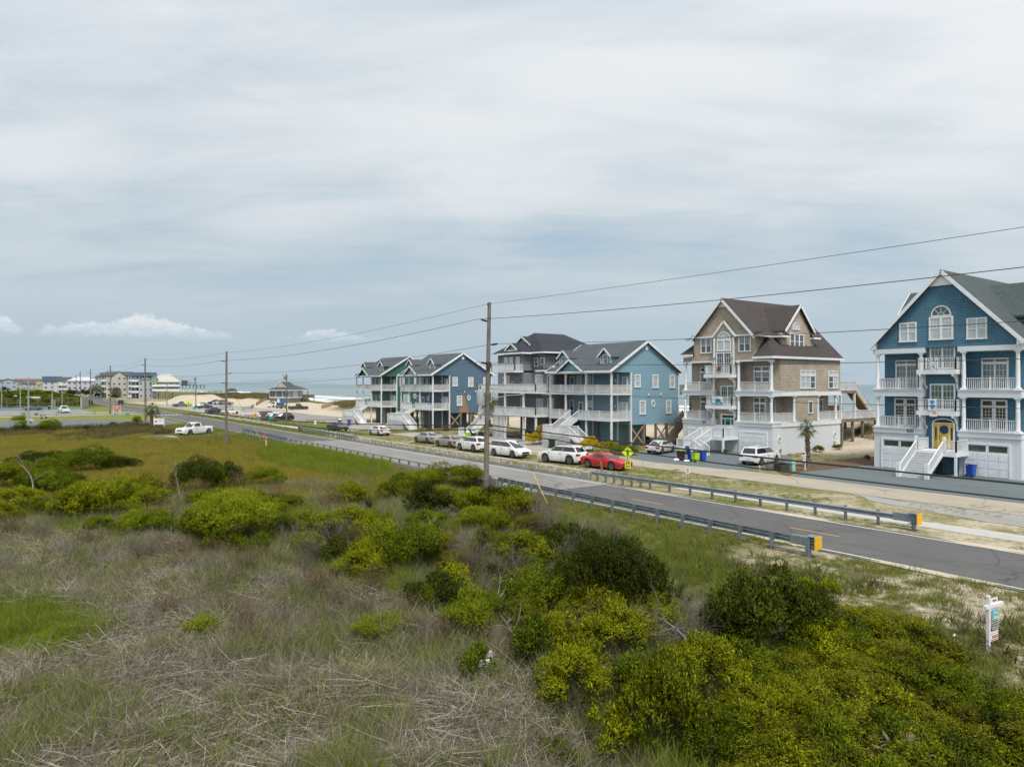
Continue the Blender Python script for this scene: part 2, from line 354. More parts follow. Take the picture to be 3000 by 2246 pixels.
def gz(x, y):
    x = np.asarray(x, float); y = np.asarray(y, float)
    m = marsh_w(x, y)
    z = -0.04 - 0.62 * m + m * (vnoise(x, y, 3.1, 1) - 0.5) * 0.35 + m * (vnoise(x, y, 1.1, 2) - 0.5) * 0.15 + m * sst(52, 40, y) * ((vnoise(x, y, 2.4, 11) - 0.5) * 0.55 + (vnoise(x, y, .8, 12) - .5) * .2)
    # creek shoulder under the bridge
    # back of the lots: rising sand and the dune line, open at the beach access
    d = sst(78, 92, x)
    acc = 1 - 0.9 * np.exp(-((y - 262) / 40.0) ** 2)
    ridge = np.exp(-((x - 99 - 4 * (vnoise(y, y * 0, 45, 3) - 0.5)) / 10.0) ** 2) * (2.0 + 1.1 * vnoise(x, y, 18, 4)) * acc
    z = z + d * 0.35 * acc + ridge + d * (vnoise(x, y, 5, 5) - 0.5) * 0.5 * sst(125, 110, x)
    z = z + np.exp(-(((x - 88) / 11.0) ** 2 + ((y - 176) / 30.0) ** 2)) * 2.0          # grassed dune behind the green house
    z = z - sst(104, 150, x) * 2.6
    z = z + 3.1 * sst(1.0, 0.35, np.sqrt(((x - 68) / 14.0) ** 2 + ((y - 318) / 26.0) ** 2)) * (0.85 + 0.3 * vnoise(x, y, 6, 6))   # heap of sand
    far = sst(300, 460, y) * sst(36, 20, x)
    z = z + far * (0.6 + 1.8 * vnoise(x, y, 26, 8))
    z = z + sst(700, 1500, y) * 2.0
    return z
GRASS = (0.085, 0.118, 0.022); DRYG = (0.150, 0.135, 0.050); SAND = (0.44, 0.39, 0.30); DSAND = (0.52, 0.46, 0.36)
MUD = (0.050, 0.042, 0.026); LITTER = (0.115, 0.100, 0.075); GOLD = (0.150, 0.112, 0.030); OLIVE = (0.085, 0.092, 0.024)
LAWN = (0.150, 0.185, 0.035); SCRUB = (0.060, 0.075, 0.022); DUNEG = (0.125, 0.120, 0.050)
xs = np.concatenate([np.linspace(-900, -60, 18), np.arange(-50, -4, 5.0), np.arange(-4, 60, 0.5), np.arange(60, 112, 1.0), np.arange(112, 161, 3.5)])
ys = np.concatenate([np.linspace(-120, -12, 14), np.arange(-8, 70, 0.5), np.arange(70, 160, 1.0), np.arange(160, 340, 2.0), np.arange(340, 620, 6.0), np.linspace(640, 5200, 22)])
GX, GY = np.meshgrid(xs, ys); GZ = gz(GX, GY)
def blend(c, w, col): return c * (1 - w[..., None]) + np.array(col) * w[..., None]
def band(v, a, b, s=1.0): return sst(a - s, a + s, v) * sst(b + s, b - s, v)
cA = np.zeros(GX.shape + (3,)) + np.array(OLIVE); cB = np.zeros(GX.shape + (3,)) + np.array(DRYG)
def zone(w, a, b):
    global cA, cB
    cA = blend(cA, w, a); cB = blend(cB, w, b)
mw = marsh_w(GX, GY)
zone(band(GX, 24, 31.5, 1.5) * sst(150, 140, GY), (0.100, 0.118, 0.028), DRYG)
zone(band(GX, 19, 33, 1.2) * sst(23, 18, GY), (0.115, 0.112, 0.040), SAND)
zone(mw * sst(48, 40, GY), MUD, LITTER)
zone(mw * sst(40, 50, GY), OLIVE, GOLD)
zone(band(GX, -200, 31, 1.0) * band(GY, 127, 150, 4), (0.075, 0.085, 0.030), (0.11, 0.095, 0.045))
zone(band(GX, -200, 31, 1.0) * band(GY, 148, 300, 2), LAWN, (0.20, 0.20, 0.06))
zone(band(GX, -400, 33, 1.0) * sst(278, 292, GY), SCRUB, OLIVE)
zone(band(GX, 39.5, 50.5, 0.6) * sst(126, 120, GY), (0.135, 0.155, 0.038), (0.33, 0.28, 0.19))
zone(band(GX, 39.5, 50.5, 0.6) * sst(34, 24, GY), (0.20, 0.19, 0.085), SAND)
zone(band(GX, 55, 78, 1.0) * sst(126, 120, GY), (0.13, 0.14, 0.05), (0.30, 0.25, 0.17))
zone(sst(74, 80, GX) * sst(130, 120, GY), SAND, DSAND)
zone(band(GX, 44.5, 100, 1.0) * band(GY, 124, 350, 4), SAND, DSAND)
zone(band(GX, 39, 45.5, 0.5) * sst(110, 116, GY) * sst(330, 320, GY), (0.12, 0.16, 0.03), DRYG)
zone(band(GX, 44, 56, 1.0) * band(GY, 112, 150, 2), (0.11, 0.15, 0.03), (0.15, 0.16, 0.05))
zone(sst(40, 50, GX) * sst(345, 360, GY) * sst(80, 70, GX), (0.10, 0.12, 0.04), SAND)
dn = sst(80, 88, GX) * sst(112, 104, GX) * sst(0.9, 2.0, GZ)
zone(dn * sst(130, 145, GY), DUNEG, (0.17, 0.155, 0.08)); zone(dn * 0.55 * sst(140, 120, GY), SAND, DUNEG)
zone(sst(0.25, 0.6, np.exp(-(((GX - 88) / 13.0) ** 2 + ((GY - 176) / 34.0) ** 2))), DUNEG, (0.10, 0.105, 0.04))
zone(sst(104, 112, GX), DSAND, SAND)
zone(sst(134, 146, GX), (0.26, 0.23, 0.18), (0.30, 0.27, 0.21))
ny, nx = GX.shape; I = np.arange(nx * ny).reshape(ny, nx)
F = np.stack([I[:-1, :-1].ravel(), I[:-1, 1:].ravel(), I[1:, 1:].ravel(), I[1:, :-1].ravel()], 1)
m, n = newmat('ground')
a = n('ShaderNodeAttribute', attribute_name='zone_a'); b = n('ShaderNodeAttribute', attribute_name='zone_b')
pos = n('ShaderNodeNewGeometry').outputs['Position']
f = n.math('ADD', n.math('MULTIPLY', n.noise(pos, 0.22, 6, 0.65, 0.6), 0.62), n.math('MULTIPLY', n.noise(pos, 2.2, 5, 0.7), 0.38))
c = n.mix(n.mr(f, 0.43, 0.58), a.outputs[0], b.outputs[0])
c = n.mix(n.mr(n.noise(pos, 9.0, 4, 0.7), 0.25, 0.75), n.mix(1.0, c, (0.72, 0.72, 0.72), 'MULTIPLY'), n.mix(1.0, c, (1.18, 1.16, 1.12), 'MULTIPLY'))
bs = n('ShaderNodeBsdfPrincipled', {'Base Color': c, 'Roughness': 0.95, 'Specular IOR Level': 0.15})
bn = n('ShaderNodeBump', {'Strength': 0.7, 'Distance': 0.12, 'Height': n.math('ADD', n.noise(pos, 3.0, 6, 0.7), n.math('MULTIPLY', n.noise(pos, 14, 3), 0.4))}); n.l.new(bn.outputs[0], bs.inputs['Normal'])
finish(n, bs)
me = mesh_np('ground', np.stack([GX.ravel(), GY.ravel(), GZ.ravel()], 1), F, m, True)
for nm, cc in (('zone_a', cA), ('zone_b', cB)):
    at = me.attributes.new(nm, 'FLOAT_COLOR', 'POINT'); at.data.foreach_set('color', np.concatenate([cc.reshape(-1, 3), np.ones((nx * ny, 1))], 1).astype(np.float32).ravel())
g_o = bpy.data.objects.new('ground', me); COL.objects.link(g_o); g_o['kind'] = 'structure'
def gzs(x, y): return float(gz(x, y))

# ---- sea: a disc out to the real distance of the horizon for this height
SEA = -1.5
m, n = newmat('sea_water')
pos = n('ShaderNodeNewGeometry').outputs['Position']; s = n('ShaderNodeSeparateXYZ', {0: pos})
st = n('ShaderNodeVectorMath', {0: pos, 1: (1.0, 0.22, 1.0)}, operation='MULTIPLY')
w1 = n.noise(st, 0.10, 6, 0.6, 0.4); w2 = n.noise(st, 0.55, 5, 0.6)
depth = n.mr(s.outputs[0], 150, 900)
c = n.mix(depth, (0.165, 0.235, 0.215), (0.060, 0.150, 0.165))
c = n.mix(n.math('MULTIPLY', n.mr(n.noise(n('ShaderNodeVectorMath', {0: pos, 1: (1.0, 0.12, 1.0)}, operation='MULTIPLY'), 0.012, 5, 0.6), 0.35, 0.65), 0.6), c, (0.05, 0.115, 0.135))
# foam: long lines lying along the shore in the breaker zone, lacy behind them
fx = n.math('ADD', s.outputs[0], n.math('MULTIPLY', n.math('SUBTRACT', n.noise(n('ShaderNodeCombineXYZ', {0: 0.0, 1: s.outputs[1], 2: 0.0}), 0.02, 4, 0.6), 0.5), 40.0))
line = n.math('SINE', n.math('MULTIPLY', fx, 0.26))
zone_f = n.math('MULTIPLY', n.mr(s.outputs[0], 134, 140), n.mr(s.outputs[0], 235, 168))
fo = n.math('ADD', n.math('MULTIPLY', line, 0.28), n.math('ADD', w1, n.math('MULTIPLY', w2, 0.45)))
foam = n.math('MULTIPLY', n.mr(fo, 0.66, 0.95), zone_f)
swash = n.math('MULTIPLY', n.mr(s.outputs[0], 150, 137), n.mr(w2, 0.3, 0.6))
foam = n.math('MAXIMUM', foam, n.math('MULTIPLY', swash, 0.85))
c = n.mix(foam, c, (0.78, 0.80, 0.80))
bs = n('ShaderNodeBsdfPrincipled', {'Base Color': c, 'Roughness': n.mr(foam, 0, 1, 0.22, 0.8), 'IOR': 1.33, 'Specular IOR Level': 0.5})
bn = n('ShaderNodeBump', {'Strength': 0.9, 'Distance': 1.2, 'Height': n.math('ADD', w1, n.math('MULTIPLY', w2, 0.35))}); n.l.new(bn.outputs[0], bs.inputs['Normal'])
finish(n, bs)
rr = np.concatenate([[60.], np.geomspace(100, 5400, 60)]); th = np.linspace(0, 2 * math.pi, 241)[:-1]
RR, TT = np.meshgrid(rr, th, indexing='ij'); V = np.stack([RR * np.cos(TT), RR * np.sin(TT), np.full(RR.shape, SEA)], -1).reshape(-1, 3)
I = np.arange(len(rr) * len(th)).reshape(len(rr), len(th)); J = np.roll(I, -1, 1)
F = np.stack([I[:-1].ravel(), I[1:].ravel(), J[1:].ravel(), J[:-1].ravel()], 1)
sea = bpy.data.objects.new('sea', mesh_np('sea', V, F, m)); COL.objects.link(sea); sea['kind'] = 'structure'
M_FOAM = mat('breaker_foam', (0.78, 0.80, 0.80), 0.9, 0.1, 0.5, 0.6, 3)
for k in range(16):
    x0 = rnd.choice([146, 154, 166, 178, 190, 204, 222]) + rnd.uniform(-4, 4); y0 = rnd.uniform(40, 900); L = rnd.uniform(45, 190); mb = MB(); N = 40; amp = rnd.uniform(0.5, 1.15)
    rows = []
    for i in range(N + 1):
        t = i / N; e = math.sin(math.pi * t) ** 0.5; yy = y0 + L * t
        xx = x0 + 3.0 * math.sin(yy * 0.05 + k) + 5 * (float(vnoise(yy, k, 20, 7)) - .5); h = amp * e * (0.5 + 0.7 * float(vnoise(yy, k * 3, 6, 9)))
        rows.append([(xx - 2.6 * e, yy, SEA - 0.05), (xx - 1.0 * e, yy, SEA + h * 0.7), (xx, yy, SEA + h), (xx + 2.2 * e, yy, SEA - 0.05)])
    vs = [p for r_ in rows for p in r_]; fs = [(i * 4 + j, (i + 1) * 4 + j, (i + 1) * 4 + j + 1, i * 4 + j + 1) for i in range(N) for j in range(3)]
    mb.add(vs, fs); mb.build('breaker', M_FOAM, sea, smooth=True)

# ---- paved sheets
def paved(name, col, var=0.15, speck=0.25, tracks=False, crack=0.0, blot=None, rough=0.9):
    m, n = newmat(name); pos = n('ShaderNodeNewGeometry').outputs['Position']; s = n('ShaderNodeSeparateXYZ', {0: pos})
    st = n('ShaderNodeVectorMath', {0: pos, 1: (1.0, 0.25, 1.0)}, operation='MULTIPLY')
    c = n.mix(n.mr(n.noise(st, 0.45, 7, 0.65), 0.3, 0.7), tuple(x * (1 - var) for x in col), tuple(x * (1 + var) for x in col))
    c = n.mix(n.math('MULTIPLY', n.noise(pos, 28, 3, 0.8), speck), c, tuple(min(1, x * 1.9) for x in col))
    if tracks:
        t = n.math('ABSOLUTE', n.math('SUBTRACT', n.math('ABSOLUTE', n.math('SUBTRACT', n.math('ABSOLUTE', n.math('SUBTRACT', s.outputs[0], 35.7)), 1.7)), 0.85))
        c = n.mix(n.math('MULTIPLY', n.mr(t, 0.5, 0.0), 0.30), c, tuple(x * 1.25 for x in col))
    if blot: c = n.mix(n.math('MULTIPLY', n.mr(n.noise(pos, 0.28, 8, 0.7, 0.5), 0.5, 0.68), blot[1]), c, blot[0])
    if crack:
        vo = n('ShaderNodeTexVoronoi', {'Vector': n('ShaderNodeVectorMath', {0: pos, 1: n.noise(pos, 0.7, 4)}, operation='ADD'), 'Scale': 0.16}, feature='DISTANCE_TO_EDGE')
        c = n.mix(n.math('MULTIPLY', n.math('LESS_THAN', vo.outputs[0], 0.006), crack), c, tuple(x * 0.4 for x in col))
    b = n('ShaderNodeBsdfPrincipled', {'Base Color': c, 'Roughness': rough, 'Specular IOR Level': 0.25})
    bn = n('ShaderNodeBump', {'Strength': 0.5, 'Distance': 0.01, 'Height': n.noise(pos, 60, 3, 0.8)}); n.l.new(bn.outputs[0], b.inputs['Normal'])
    finish(n, b); return m
M_ASPH = paved('road_asphalt', (0.092, 0.092, 0.093), 0.16, 0.25, True, 0.5, ((0.155, 0.148, 0.138), .45))
M_DECK = paved('bridge_deck_concrete', (0.205, 0.203, 0.195), 0.12, 0.15, False, 0.5, ((0.17, 0.165, 0.155), 0.5))
M_PATH = paved('pale_path_concrete', (0.330, 0.295, 0.235), 0.10, 0.12, False, 0.5, ((0.30, 0.275, 0.235), 0.55))
M_SIDEW = paved('sidewalk_concrete', (0.40, 0.39, 0.365), 0.08, 0.10, False, 0.3)
M_GRAV = paved('blue_grey_gravel', (0.095, 0.116, 0.124), 0.14, 0.55, False, 0.0, ((0.12, 0.13, 0.13), 0.45))
M_LGRAV = paved('pale_gravel', (0.25, 0.245, 0.23), 0.12, 0.3, False, 0.0, ((0.38, 0.34, 0.27), 0.6))
M_LOT = paved('worn_lot_asphalt', (0.205, 0.200, 0.195), 0.12, 0.2, False, 0.4, ((0.34, 0.31, 0.26), 0.5))
M_PLOT = paved('park_asphalt', (0.120, 0.130, 0.140), 0.12, 0.2, False, 0.3)
M_MULCH = paved('brown_mulch', (0.105, 0.066, 0.042), 0.3, 0.3)
M_COURT = paved('court_blue', (0.085, 0.165, 0.220), 0.1, 0.1); M_COURTG = paved('court_green', (0.06, 0.20, 0.11), 0.1, 0.1)
M_WLINE = paved('road_white_paint', (0.55, 0.54, 0.50), 0.12, 0.1, False, 0.0, ((0.25, 0.245, 0.235), 0.65)); M_YLINE = paved('road_yellow_paint', (0.40, 0.25, 0.08), 0.12, 0.1, False, 0.0, ((0.17, 0.15, 0.12), 0.8))
def sheet(name, pts, z, m, th=0.12, parent=None):
    mb = MB(); top = [(x, y, z) for x, y in pts]; mb.prism(top, (0, 0, -th))
    o = mb.build(name, m, parent)
    if not parent: o['kind'] = 'structure'
    return o
def wobble(pts, amp=0.15, step=1.5, closed=True):
    """ragged edge of a loose surface"""
    out = []
    for (x0, y0), (x1, y1) in zip(pts, pts[1:] + pts[:1]):
        L = math.hypot(x1 - x0, y1 - y0); k = max(1, int(L / step))
        for i in range(k): out.append((x0 + (x1 - x0) * i / k + rnd.uniform(-amp, amp), y0 + (y1 - y0) * i / k + rnd.uniform(-amp, amp)))
    return out
# road: ribbon in pieces
def ribbon(y0, y1, wl, wr, step=2.0, jit=0.0):
    k = max(1, int((y1 - y0) / step)); yy = [y0 + (y1 - y0) * i / k for i in range(k + 1)]
    L = [(float(road_cx(y)) - wl + rnd.uniform(-jit, jit), y) for y in yy]; Rr = [(float(road_cx(y)) + wr + rnd.uniform(-jit, jit), y) for y in yy]
    return L, Rr
def ribbon_obj(name, y0, y1, wl, wr, z, m, parent=None, jit=0.0, step=2.0):
    L, Rr = ribbon(y0, y1, wl, wr, step, jit); mb = MB(); k = len(L)
    vs = [(x, y, z) for x, y in L] + [(x, y, z) for x, y in Rr] + [(x, y, z - .12) for x, y in L] + [(x, y, z - .12) for x, y in Rr]
    fs = [(k + i, k + i + 1, i + 1, i) for i in range(k - 1)] + [(i, i + 1, 2 * k + i + 1, 2 * k + i) for i in range(k - 1)] + [(k + i + 1, k + i, 3 * k + i, 3 * k + i + 1) for i in range(k - 1)]
    mb.add(vs, fs); o = mb.build(name, m, parent)
    if not parent: o['kind'] = 'structure'
    return o
road = ribbon_obj('road', -60, 600, 3.75, 3.75, 0.0, M_ASPH, jit=0.06)
deck = ribbon_obj('bridge_deck', 41.0, 95.5, 3.95, 3.95, 0.02, M_DECK)
for sx in (-3.40, 3.28):
    for a, b2, par, z in ((-60, 41.0, road, 0.004), (41.1, 95.4, deck, 0.0245), (95.6, 190, road, 0.004), (204, 560, road, 0.004)):
        ribbon_obj('edge_line', a, b2, -sx, sx + 0.12, z, M_WLINE, par)
y = -52.8
while y < 420:
    on = 41 < y < 94
    ribbon_obj('centre_dash', y, y + 2.9, 0.07, 0.07, 0.0245 if on else 0.004, M_YLINE, deck if on else road); y += 12.13
for k in range(7): ribbon_obj('crossing_bar', 196, 199.2, 2.9 - k * 0.9, -2.9 + k * 0.9 + 0.45, 0.005, M_WLINE, road)
for yy in (48.5, 60.6, 72.7, 84.8): mb = MB(); mb.box(31.85, 39.6, yy, yy + 0.05, 0.02, 0.0235); mb.build('deck_joint', mat('joint_tar', (0.05, 0.05, 0.05), 0.9), deck)
# frontage path in slabs
path = sheet('frontage_path', [(50.3, -14), (55.5, -14), (55.5, 102), (50.3, 102)], 0.0, M_LGRAV)
mb = MB(); mb.box(50.5, 55.3, -13.98, -9.52, -0.10, 0.014); slab0 = None; y = -13.98
while y < 100:
    w0 = 50.5 - 0.5 * math.exp(-((y - 60) / 22) ** 2); mb = MB(); mb.box(w0 + rnd.uniform(-.04, .04), 55.3 + rnd.uniform(-.05, .05), y, y + 4.46, -0.10, 0.014 + rnd.uniform(-.003, .003)); mb.build('slab', M_PATH, path); y += 4.5
sheet('side_pavement', wobble([(41.9, -20), (44.2, -20), (43.9, 10), (43.2, 36), (41.9, 37)], 0.06), -0.004, M_SIDEW)
sheet('gravel_patch', wobble([(45.2, -12), (50.1, -12), (50.1, 27), (48.0, 24), (46.2, 15)], 0.35, 1.0), -0.008, M_LGRAV)
sheet('sand_track', wobble([(31.9, 114), (31.9, 124), (29, 123), (24.5, 121.5), (20.5, 118.5), (21.5, 115.2), (26, 115.5)], .35, 1.2), -.004, M_LGRAV)
M_DRIFT = paved('drifted_sand', (.40, .355, .275), .15, .2)
for x, y, a, b in ((32.1, 14, .35, 3.2), (32.0, 8, .5, 2.4), (32.15, 21, .3, 2.0), (39.35, 25, .3, 3.5), (39.4, 14, .4, 3.0), (32.05, 2, .5, 3.0), (39.3, 36, .25, 3.0), (39.35, 5, .4, 4)): sheet('sand_drift', [(x + a * math.cos(t) * rnd.uniform(.5, 1.1), y + b * math.sin(t) * rnd.uniform(.6, 1.1)) for t in [2 * math.pi * i / 22 for i in range(22)]], .008, M_DRIFT, .02)
drv = sheet('gravel_driveway', wobble([(55.6, 2), (69.5, 2), (69.5, 22), (69.5, 35.5), (58.3, 36.5), (55.6, 35.3)], 0.12), -0.004, M_GRAV)
sheet('gravel_driveway', wobble([(54.9, 41.5), (60, 40.3), (66, 41.2), (70.5, 45.5), (70.5, 57), (66, 58.3), (60, 57.2), (54.6, 53.8), (54.0, 51)], 0.15), 0.016, M_GRAV)
sheet('gravel_driveway', wobble([(55.2, 69.8), (58.5, 71.5), (64, 76.2), (64, 80.5), (57.5, 78.2), (55.2, 75.5)], 0.15), -0.003, M_LGRAV)
sheet('gravel_driveway', wobble([(55.2, 80.5), (63, 80.2), (63, 84), (58.5, 90.5), (55.2, 90)], 0.15), -0.004, M_LGRAV)
sheet('gravel_driveway', wobble([(48, 112), (62, 122.5), (62, 129), (55, 128), (48, 119)], 0.2), -0.004, M_LGRAV)
sheet('mulch_bed', wobble([(55.6, 35.9), (58.6, 36.9), (66, 36.2), (78, 36.0), (82, 37.5), (78, 39.6), (66, 40.6), (59, 39.8)], 0.15), 0.004, M_MULCH)
sheet('sidewalk', [(43.2, 104), (45.3, 104), (45.0, 150), (44.6, 200), (42.8, 200), (43.0, 150)], -0.004, M_SIDEW)
lot = sheet('parking_lot', wobble([(47.5, 150), (62, 148), (76, 172), (77, 196), (66, 198), (47, 186)], 0.2, 2), -0.002, M_LOT)
sheet('parking_lot', wobble([(46, 200), (70, 205), (70, 300), (50, 300), (46, 240)], 0.4, 3), -0.006, M_LGRAV)
plot = sheet('park_lot', wobble([(-20, 151), (12, 149), (27, 150), (31.5, 160), (29.5, 166), (22, 176), (14, 184), (-20, 186)], 0.1, 2), 0.004, M_PLOT)
sheet('park_lot', wobble([(-6, 216), (17.5, 214), (31.5, 219), (31.5, 226), (22, 232), (21, 256), (-6, 256)], 0.1, 2), 0.004, M_LOT)
sheet('park_path', [(-6, 207), (31.5, 209), (31.5, 211), (-6, 209.2)], 0.0, M_SIDEW); sheet('park_path', [(5.2, 186), (6.8, 186), (5.4, 207), (3.6, 207)], 0.004, M_SIDEW)
sheet('sport_court', [(-30, 259), (14.5, 259), (14.5, 281), (-30, 281)], 0.006, M_COURT); sheet('sport_court', [(15, 259), (21.2, 259), (21.8, 281), (15, 281)], 0.006, M_COURTG)
# ================================================================== houses
def mpb(mb, face, pos, a0, a1, z0, z1, d0, d1):
    """box on a wall: face 'F' = plane x=pos seen from -x (a is y); 'S' = plane y=pos seen from -y (a is x)"""
    if face == 'F': mb.box(pos - d1, pos - d0, a0, a1, z0, z1)
    else: mb.box(a0, a1, pos - d1, pos - d0, z0, z1)
def mpp(face, pos, a, z, d): return (pos - d, a, z) if face == 'F' else (a, pos - d, z)
def window(H, face, pos, a0, a1, z0, z1, cols=1, mun=(2, 2), half=True, g=None, bw=0.11, gapw=0.12, trim=None, name='window', lower=False):
    a0, a1 = min(a0, a1), max(a0, a1); trim = trim or M_TRIM; g = g or M_GLASS
    mb = MB(); gl = []
    mpb(mb, face, pos, a0, a1, z1 - bw, z1, 0, .075); mpb(mb, face, pos, a0 - .03, a1 + .03, z0 - .02, z0 + bw * .8, 0, .095)
    mpb(mb, face, pos, a0, a0 + bw, z0 + bw * .8, z1 - bw, 0, .075); mpb(mb, face, pos, a1 - bw, a1, z0 + bw * .8, z1 - bw, 0, .075)
    w = (a1 - a0 - 2 * bw - gapw * (cols - 1)) / cols
    for c in range(cols):
        p0 = a0 + bw + c * (w + gapw); p1 = p0 + w
        if c: mpb(mb, face, pos, p0 - gapw, p0, z0 + bw * .8, z1 - bw, 0, .07)
        zl, zh = z0 + bw * .8, z1 - bw; zm = (zl + zh) / 2
        if half: mpb(mb, face, pos, p0, p1, zm - .03, zm + .03, .012, .05)
        lo = zm if half else zl
        for i in range(1, mun[0]): x = p0 + w * i / mun[0]; mpb(mb, face, pos, x - .013, x + .013, lo, zh, .012, .032)
        for i in range(1, mun[1]): zz_ = lo + (zh - lo) * i / mun[1]; mpb(mb, face, pos, p0, p1, zz_ - .013, zz_ + .013, .012, .034)
        if lower and half:
            for i in range(1, mun[0]): x = p0 + w * i / mun[0]; mpb(mb, face, pos, x - .013, x + .013, zl, zm, .012, .032)
            for i in range(1, mun[1]): zz_ = zl + (zm - zl) * i / mun[1]; mpb(mb, face, pos, p0, p1, zz_ - .013, zz_ + .013, .012, .034)
        gl.append((p0, p1, zl, zh))
    o = mb.build(name, trim, H)
    for p0, p1, zl, zh in gl:
        q = MB(); mpb(q, face, pos, p0, p1, zl, zh, 0, .014); q.build('pane', g if isinstance(g, bpy.types.Material) else rnd.choice(g), o)
    return o
def arch_window(H, face, pos, ac, r, z0, h=None, rays=4, g=None, name='arch_window'):
    h = h or r; mb = MB(); K = 14; t0 = 0.09
    for i in range(K):
        t, u = math.pi * i / K, math.pi * (i + 1) / K
        P = [(ac + (r - q) * math.cos(x), z0 + (h - q) * math.sin(x)) for x, q in ((t, 0), (u, 0), (u, t0), (t, t0))]
        mb.prism([mpp(face, pos, a, z, .075) for a, z in P], (.075, 0, 0) if face == 'F' else (0, .075, 0))
    mpb(mb, face, pos, ac - r, ac + r, z0 - .06, z0 + .04, 0, .08)
    for i in range(1, rays):
        t = math.pi * i / rays; mb.beam(mpp(face, pos, ac + .2 * r * math.cos(t), z0 + .2 * h * math.sin(t), .028), mpp(face, pos, ac + (r - .03) * math.cos(t), z0 + (h - .03) * math.sin(t), .028), .03, .03)
    for i in range(6):
        t, u = math.pi * i / 6, math.pi * (i + 1) / 6; mb.beam(mpp(face, pos, ac + .35 * r * math.cos(t), z0 + .35 * h * math.sin(t), .028), mpp(face, pos, ac + .35 * r * math.cos(u), z0 + .35 * h * math.sin(u), .028), .03, .03)
    o = mb.build(name, M_TRIM, H); q = MB()
    pts = [mpp(face, pos, ac + (r - .05) * math.cos(math.pi * i / K), z0 + (h - .05) * math.sin(math.pi * i / K), .014) for i in range(K + 1)]
    q.prism(pts, (.013, 0, 0) if face == 'F' else (0, .013, 0)); q.build('pane', g or M_GLASS, o); return o
def round_window(H, face, pos, ac, zc, rx, rz, sides=8):
    mb = MB(); q = MB(); ph = math.pi / sides
    ring = lambda k: [(ac + rx * k * math.cos(2 * math.pi * i / sides + ph), zc + rz * k * math.sin(2 * math.pi * i / sides + ph)) for i in range(sides)]
    A, B = ring(1), ring(.66)
    for i in range(sides):
        j = (i + 1) % sides; mb.prism([mpp(face, pos, a, z, .07) for a, z in (A[i], A[j], B[j], B[i])], (.07, 0, 0) if face == 'F' else (0, .07, 0))
    mpb(mb, face, pos, ac - rx * .66, ac + rx * .66, zc - .02, zc + .02, .012, .035); mpb(mb, face, pos, ac - .02, ac + .02, zc - rz * .66, zc + rz * .66, .012, .037)
    o = mb.build('round_window', M_TRIM, H); q.prism([mpp(face, pos, a, z, .014) for a, z in ring(.7)], (.013, 0, 0) if face == 'F' else (0, .013, 0)); q.build('pane', M_GLASS, o)
def railing(H, pts, h=1.05, sp=0.145, m=None, post=2.2, bw=0.045, lift=0.09, ends=True, capw=0.11, name='railing', local=False):
    """posts, rails and pickets of one run along pts (x,y,z of the deck surface)"""
    m = m or M_RAIL; mb = MB()
    for p, q in zip(pts, pts[1:]):
        p, q = Vector(p), Vector(q); d = q - p; L = math.hypot(d.x, d.y); k = max(1, round(L / post)); U = Vector((0, 0, 1))
        for i in range(k + 1):
            if (i == 0 or i == k) and not ends: continue
            c = p + d * (i / k); mb.box(c.x - .05, c.x + .05, c.y - .05, c.y + .05, c.z, c.z + h + .08)
        mb.beam(p + U * h, q + U * h, capw, .05); mb.beam(p + U * lift, q + U * lift, .06, .05)
        nb = max(1, int(L / sp))
        for i in range(nb):
            c = p + d * ((i + .5) / nb); mb.box(c.x - bw / 2, c.x + bw / 2, c.y - bw / 2, c.y + bw / 2, c.z + lift, c.z + h)
    o = mb.build(name, m, H, local=local); o['kind'] = 'stuff' if False else o.get('kind', ''); 
    if not o['kind']: del o['kind']
    return o
def column(H, x, y, z0, z1, r=0.19, m=None):
    mb = MB(); b = 0.16
    mb.box(x - r - .06, x + r + .06, y - r - .06, y + r + .06, z0, z0 + b)
    mb.lathe((x, y, z0 + b), [(r + .03, 0), (r, .08), (r * .97, (z1 - z0) * .4), (r * .82, z1 - z0 - b - .22), (r + .04, z1 - z0 - b - .14), (r + .04, z1 - z0 - b - .1)], 14)
    mb.box(x - r - .06, x + r + .06, y - r - .06, y + r + .06, z1 - .10, z1)
    return mb.build('column', m or M_WHITE, H, smooth=True)
def post(H, x, y, z0, z1, w=0.2, m=None, name='post'):
    mb = MB(); mb.box(x - w / 2, x + w / 2, y - w / 2, y + w / 2, z0, z1); return mb.build(name, m or M_RAIL, H)
def boxp(H, name, m, *a): mb = MB(); mb.box(*a); return mb.build(name, m, H)
def slab(mb, pts, t=0.18): mb.prism([tuple(p) for p in pts], (0, 0, -t)); return mb
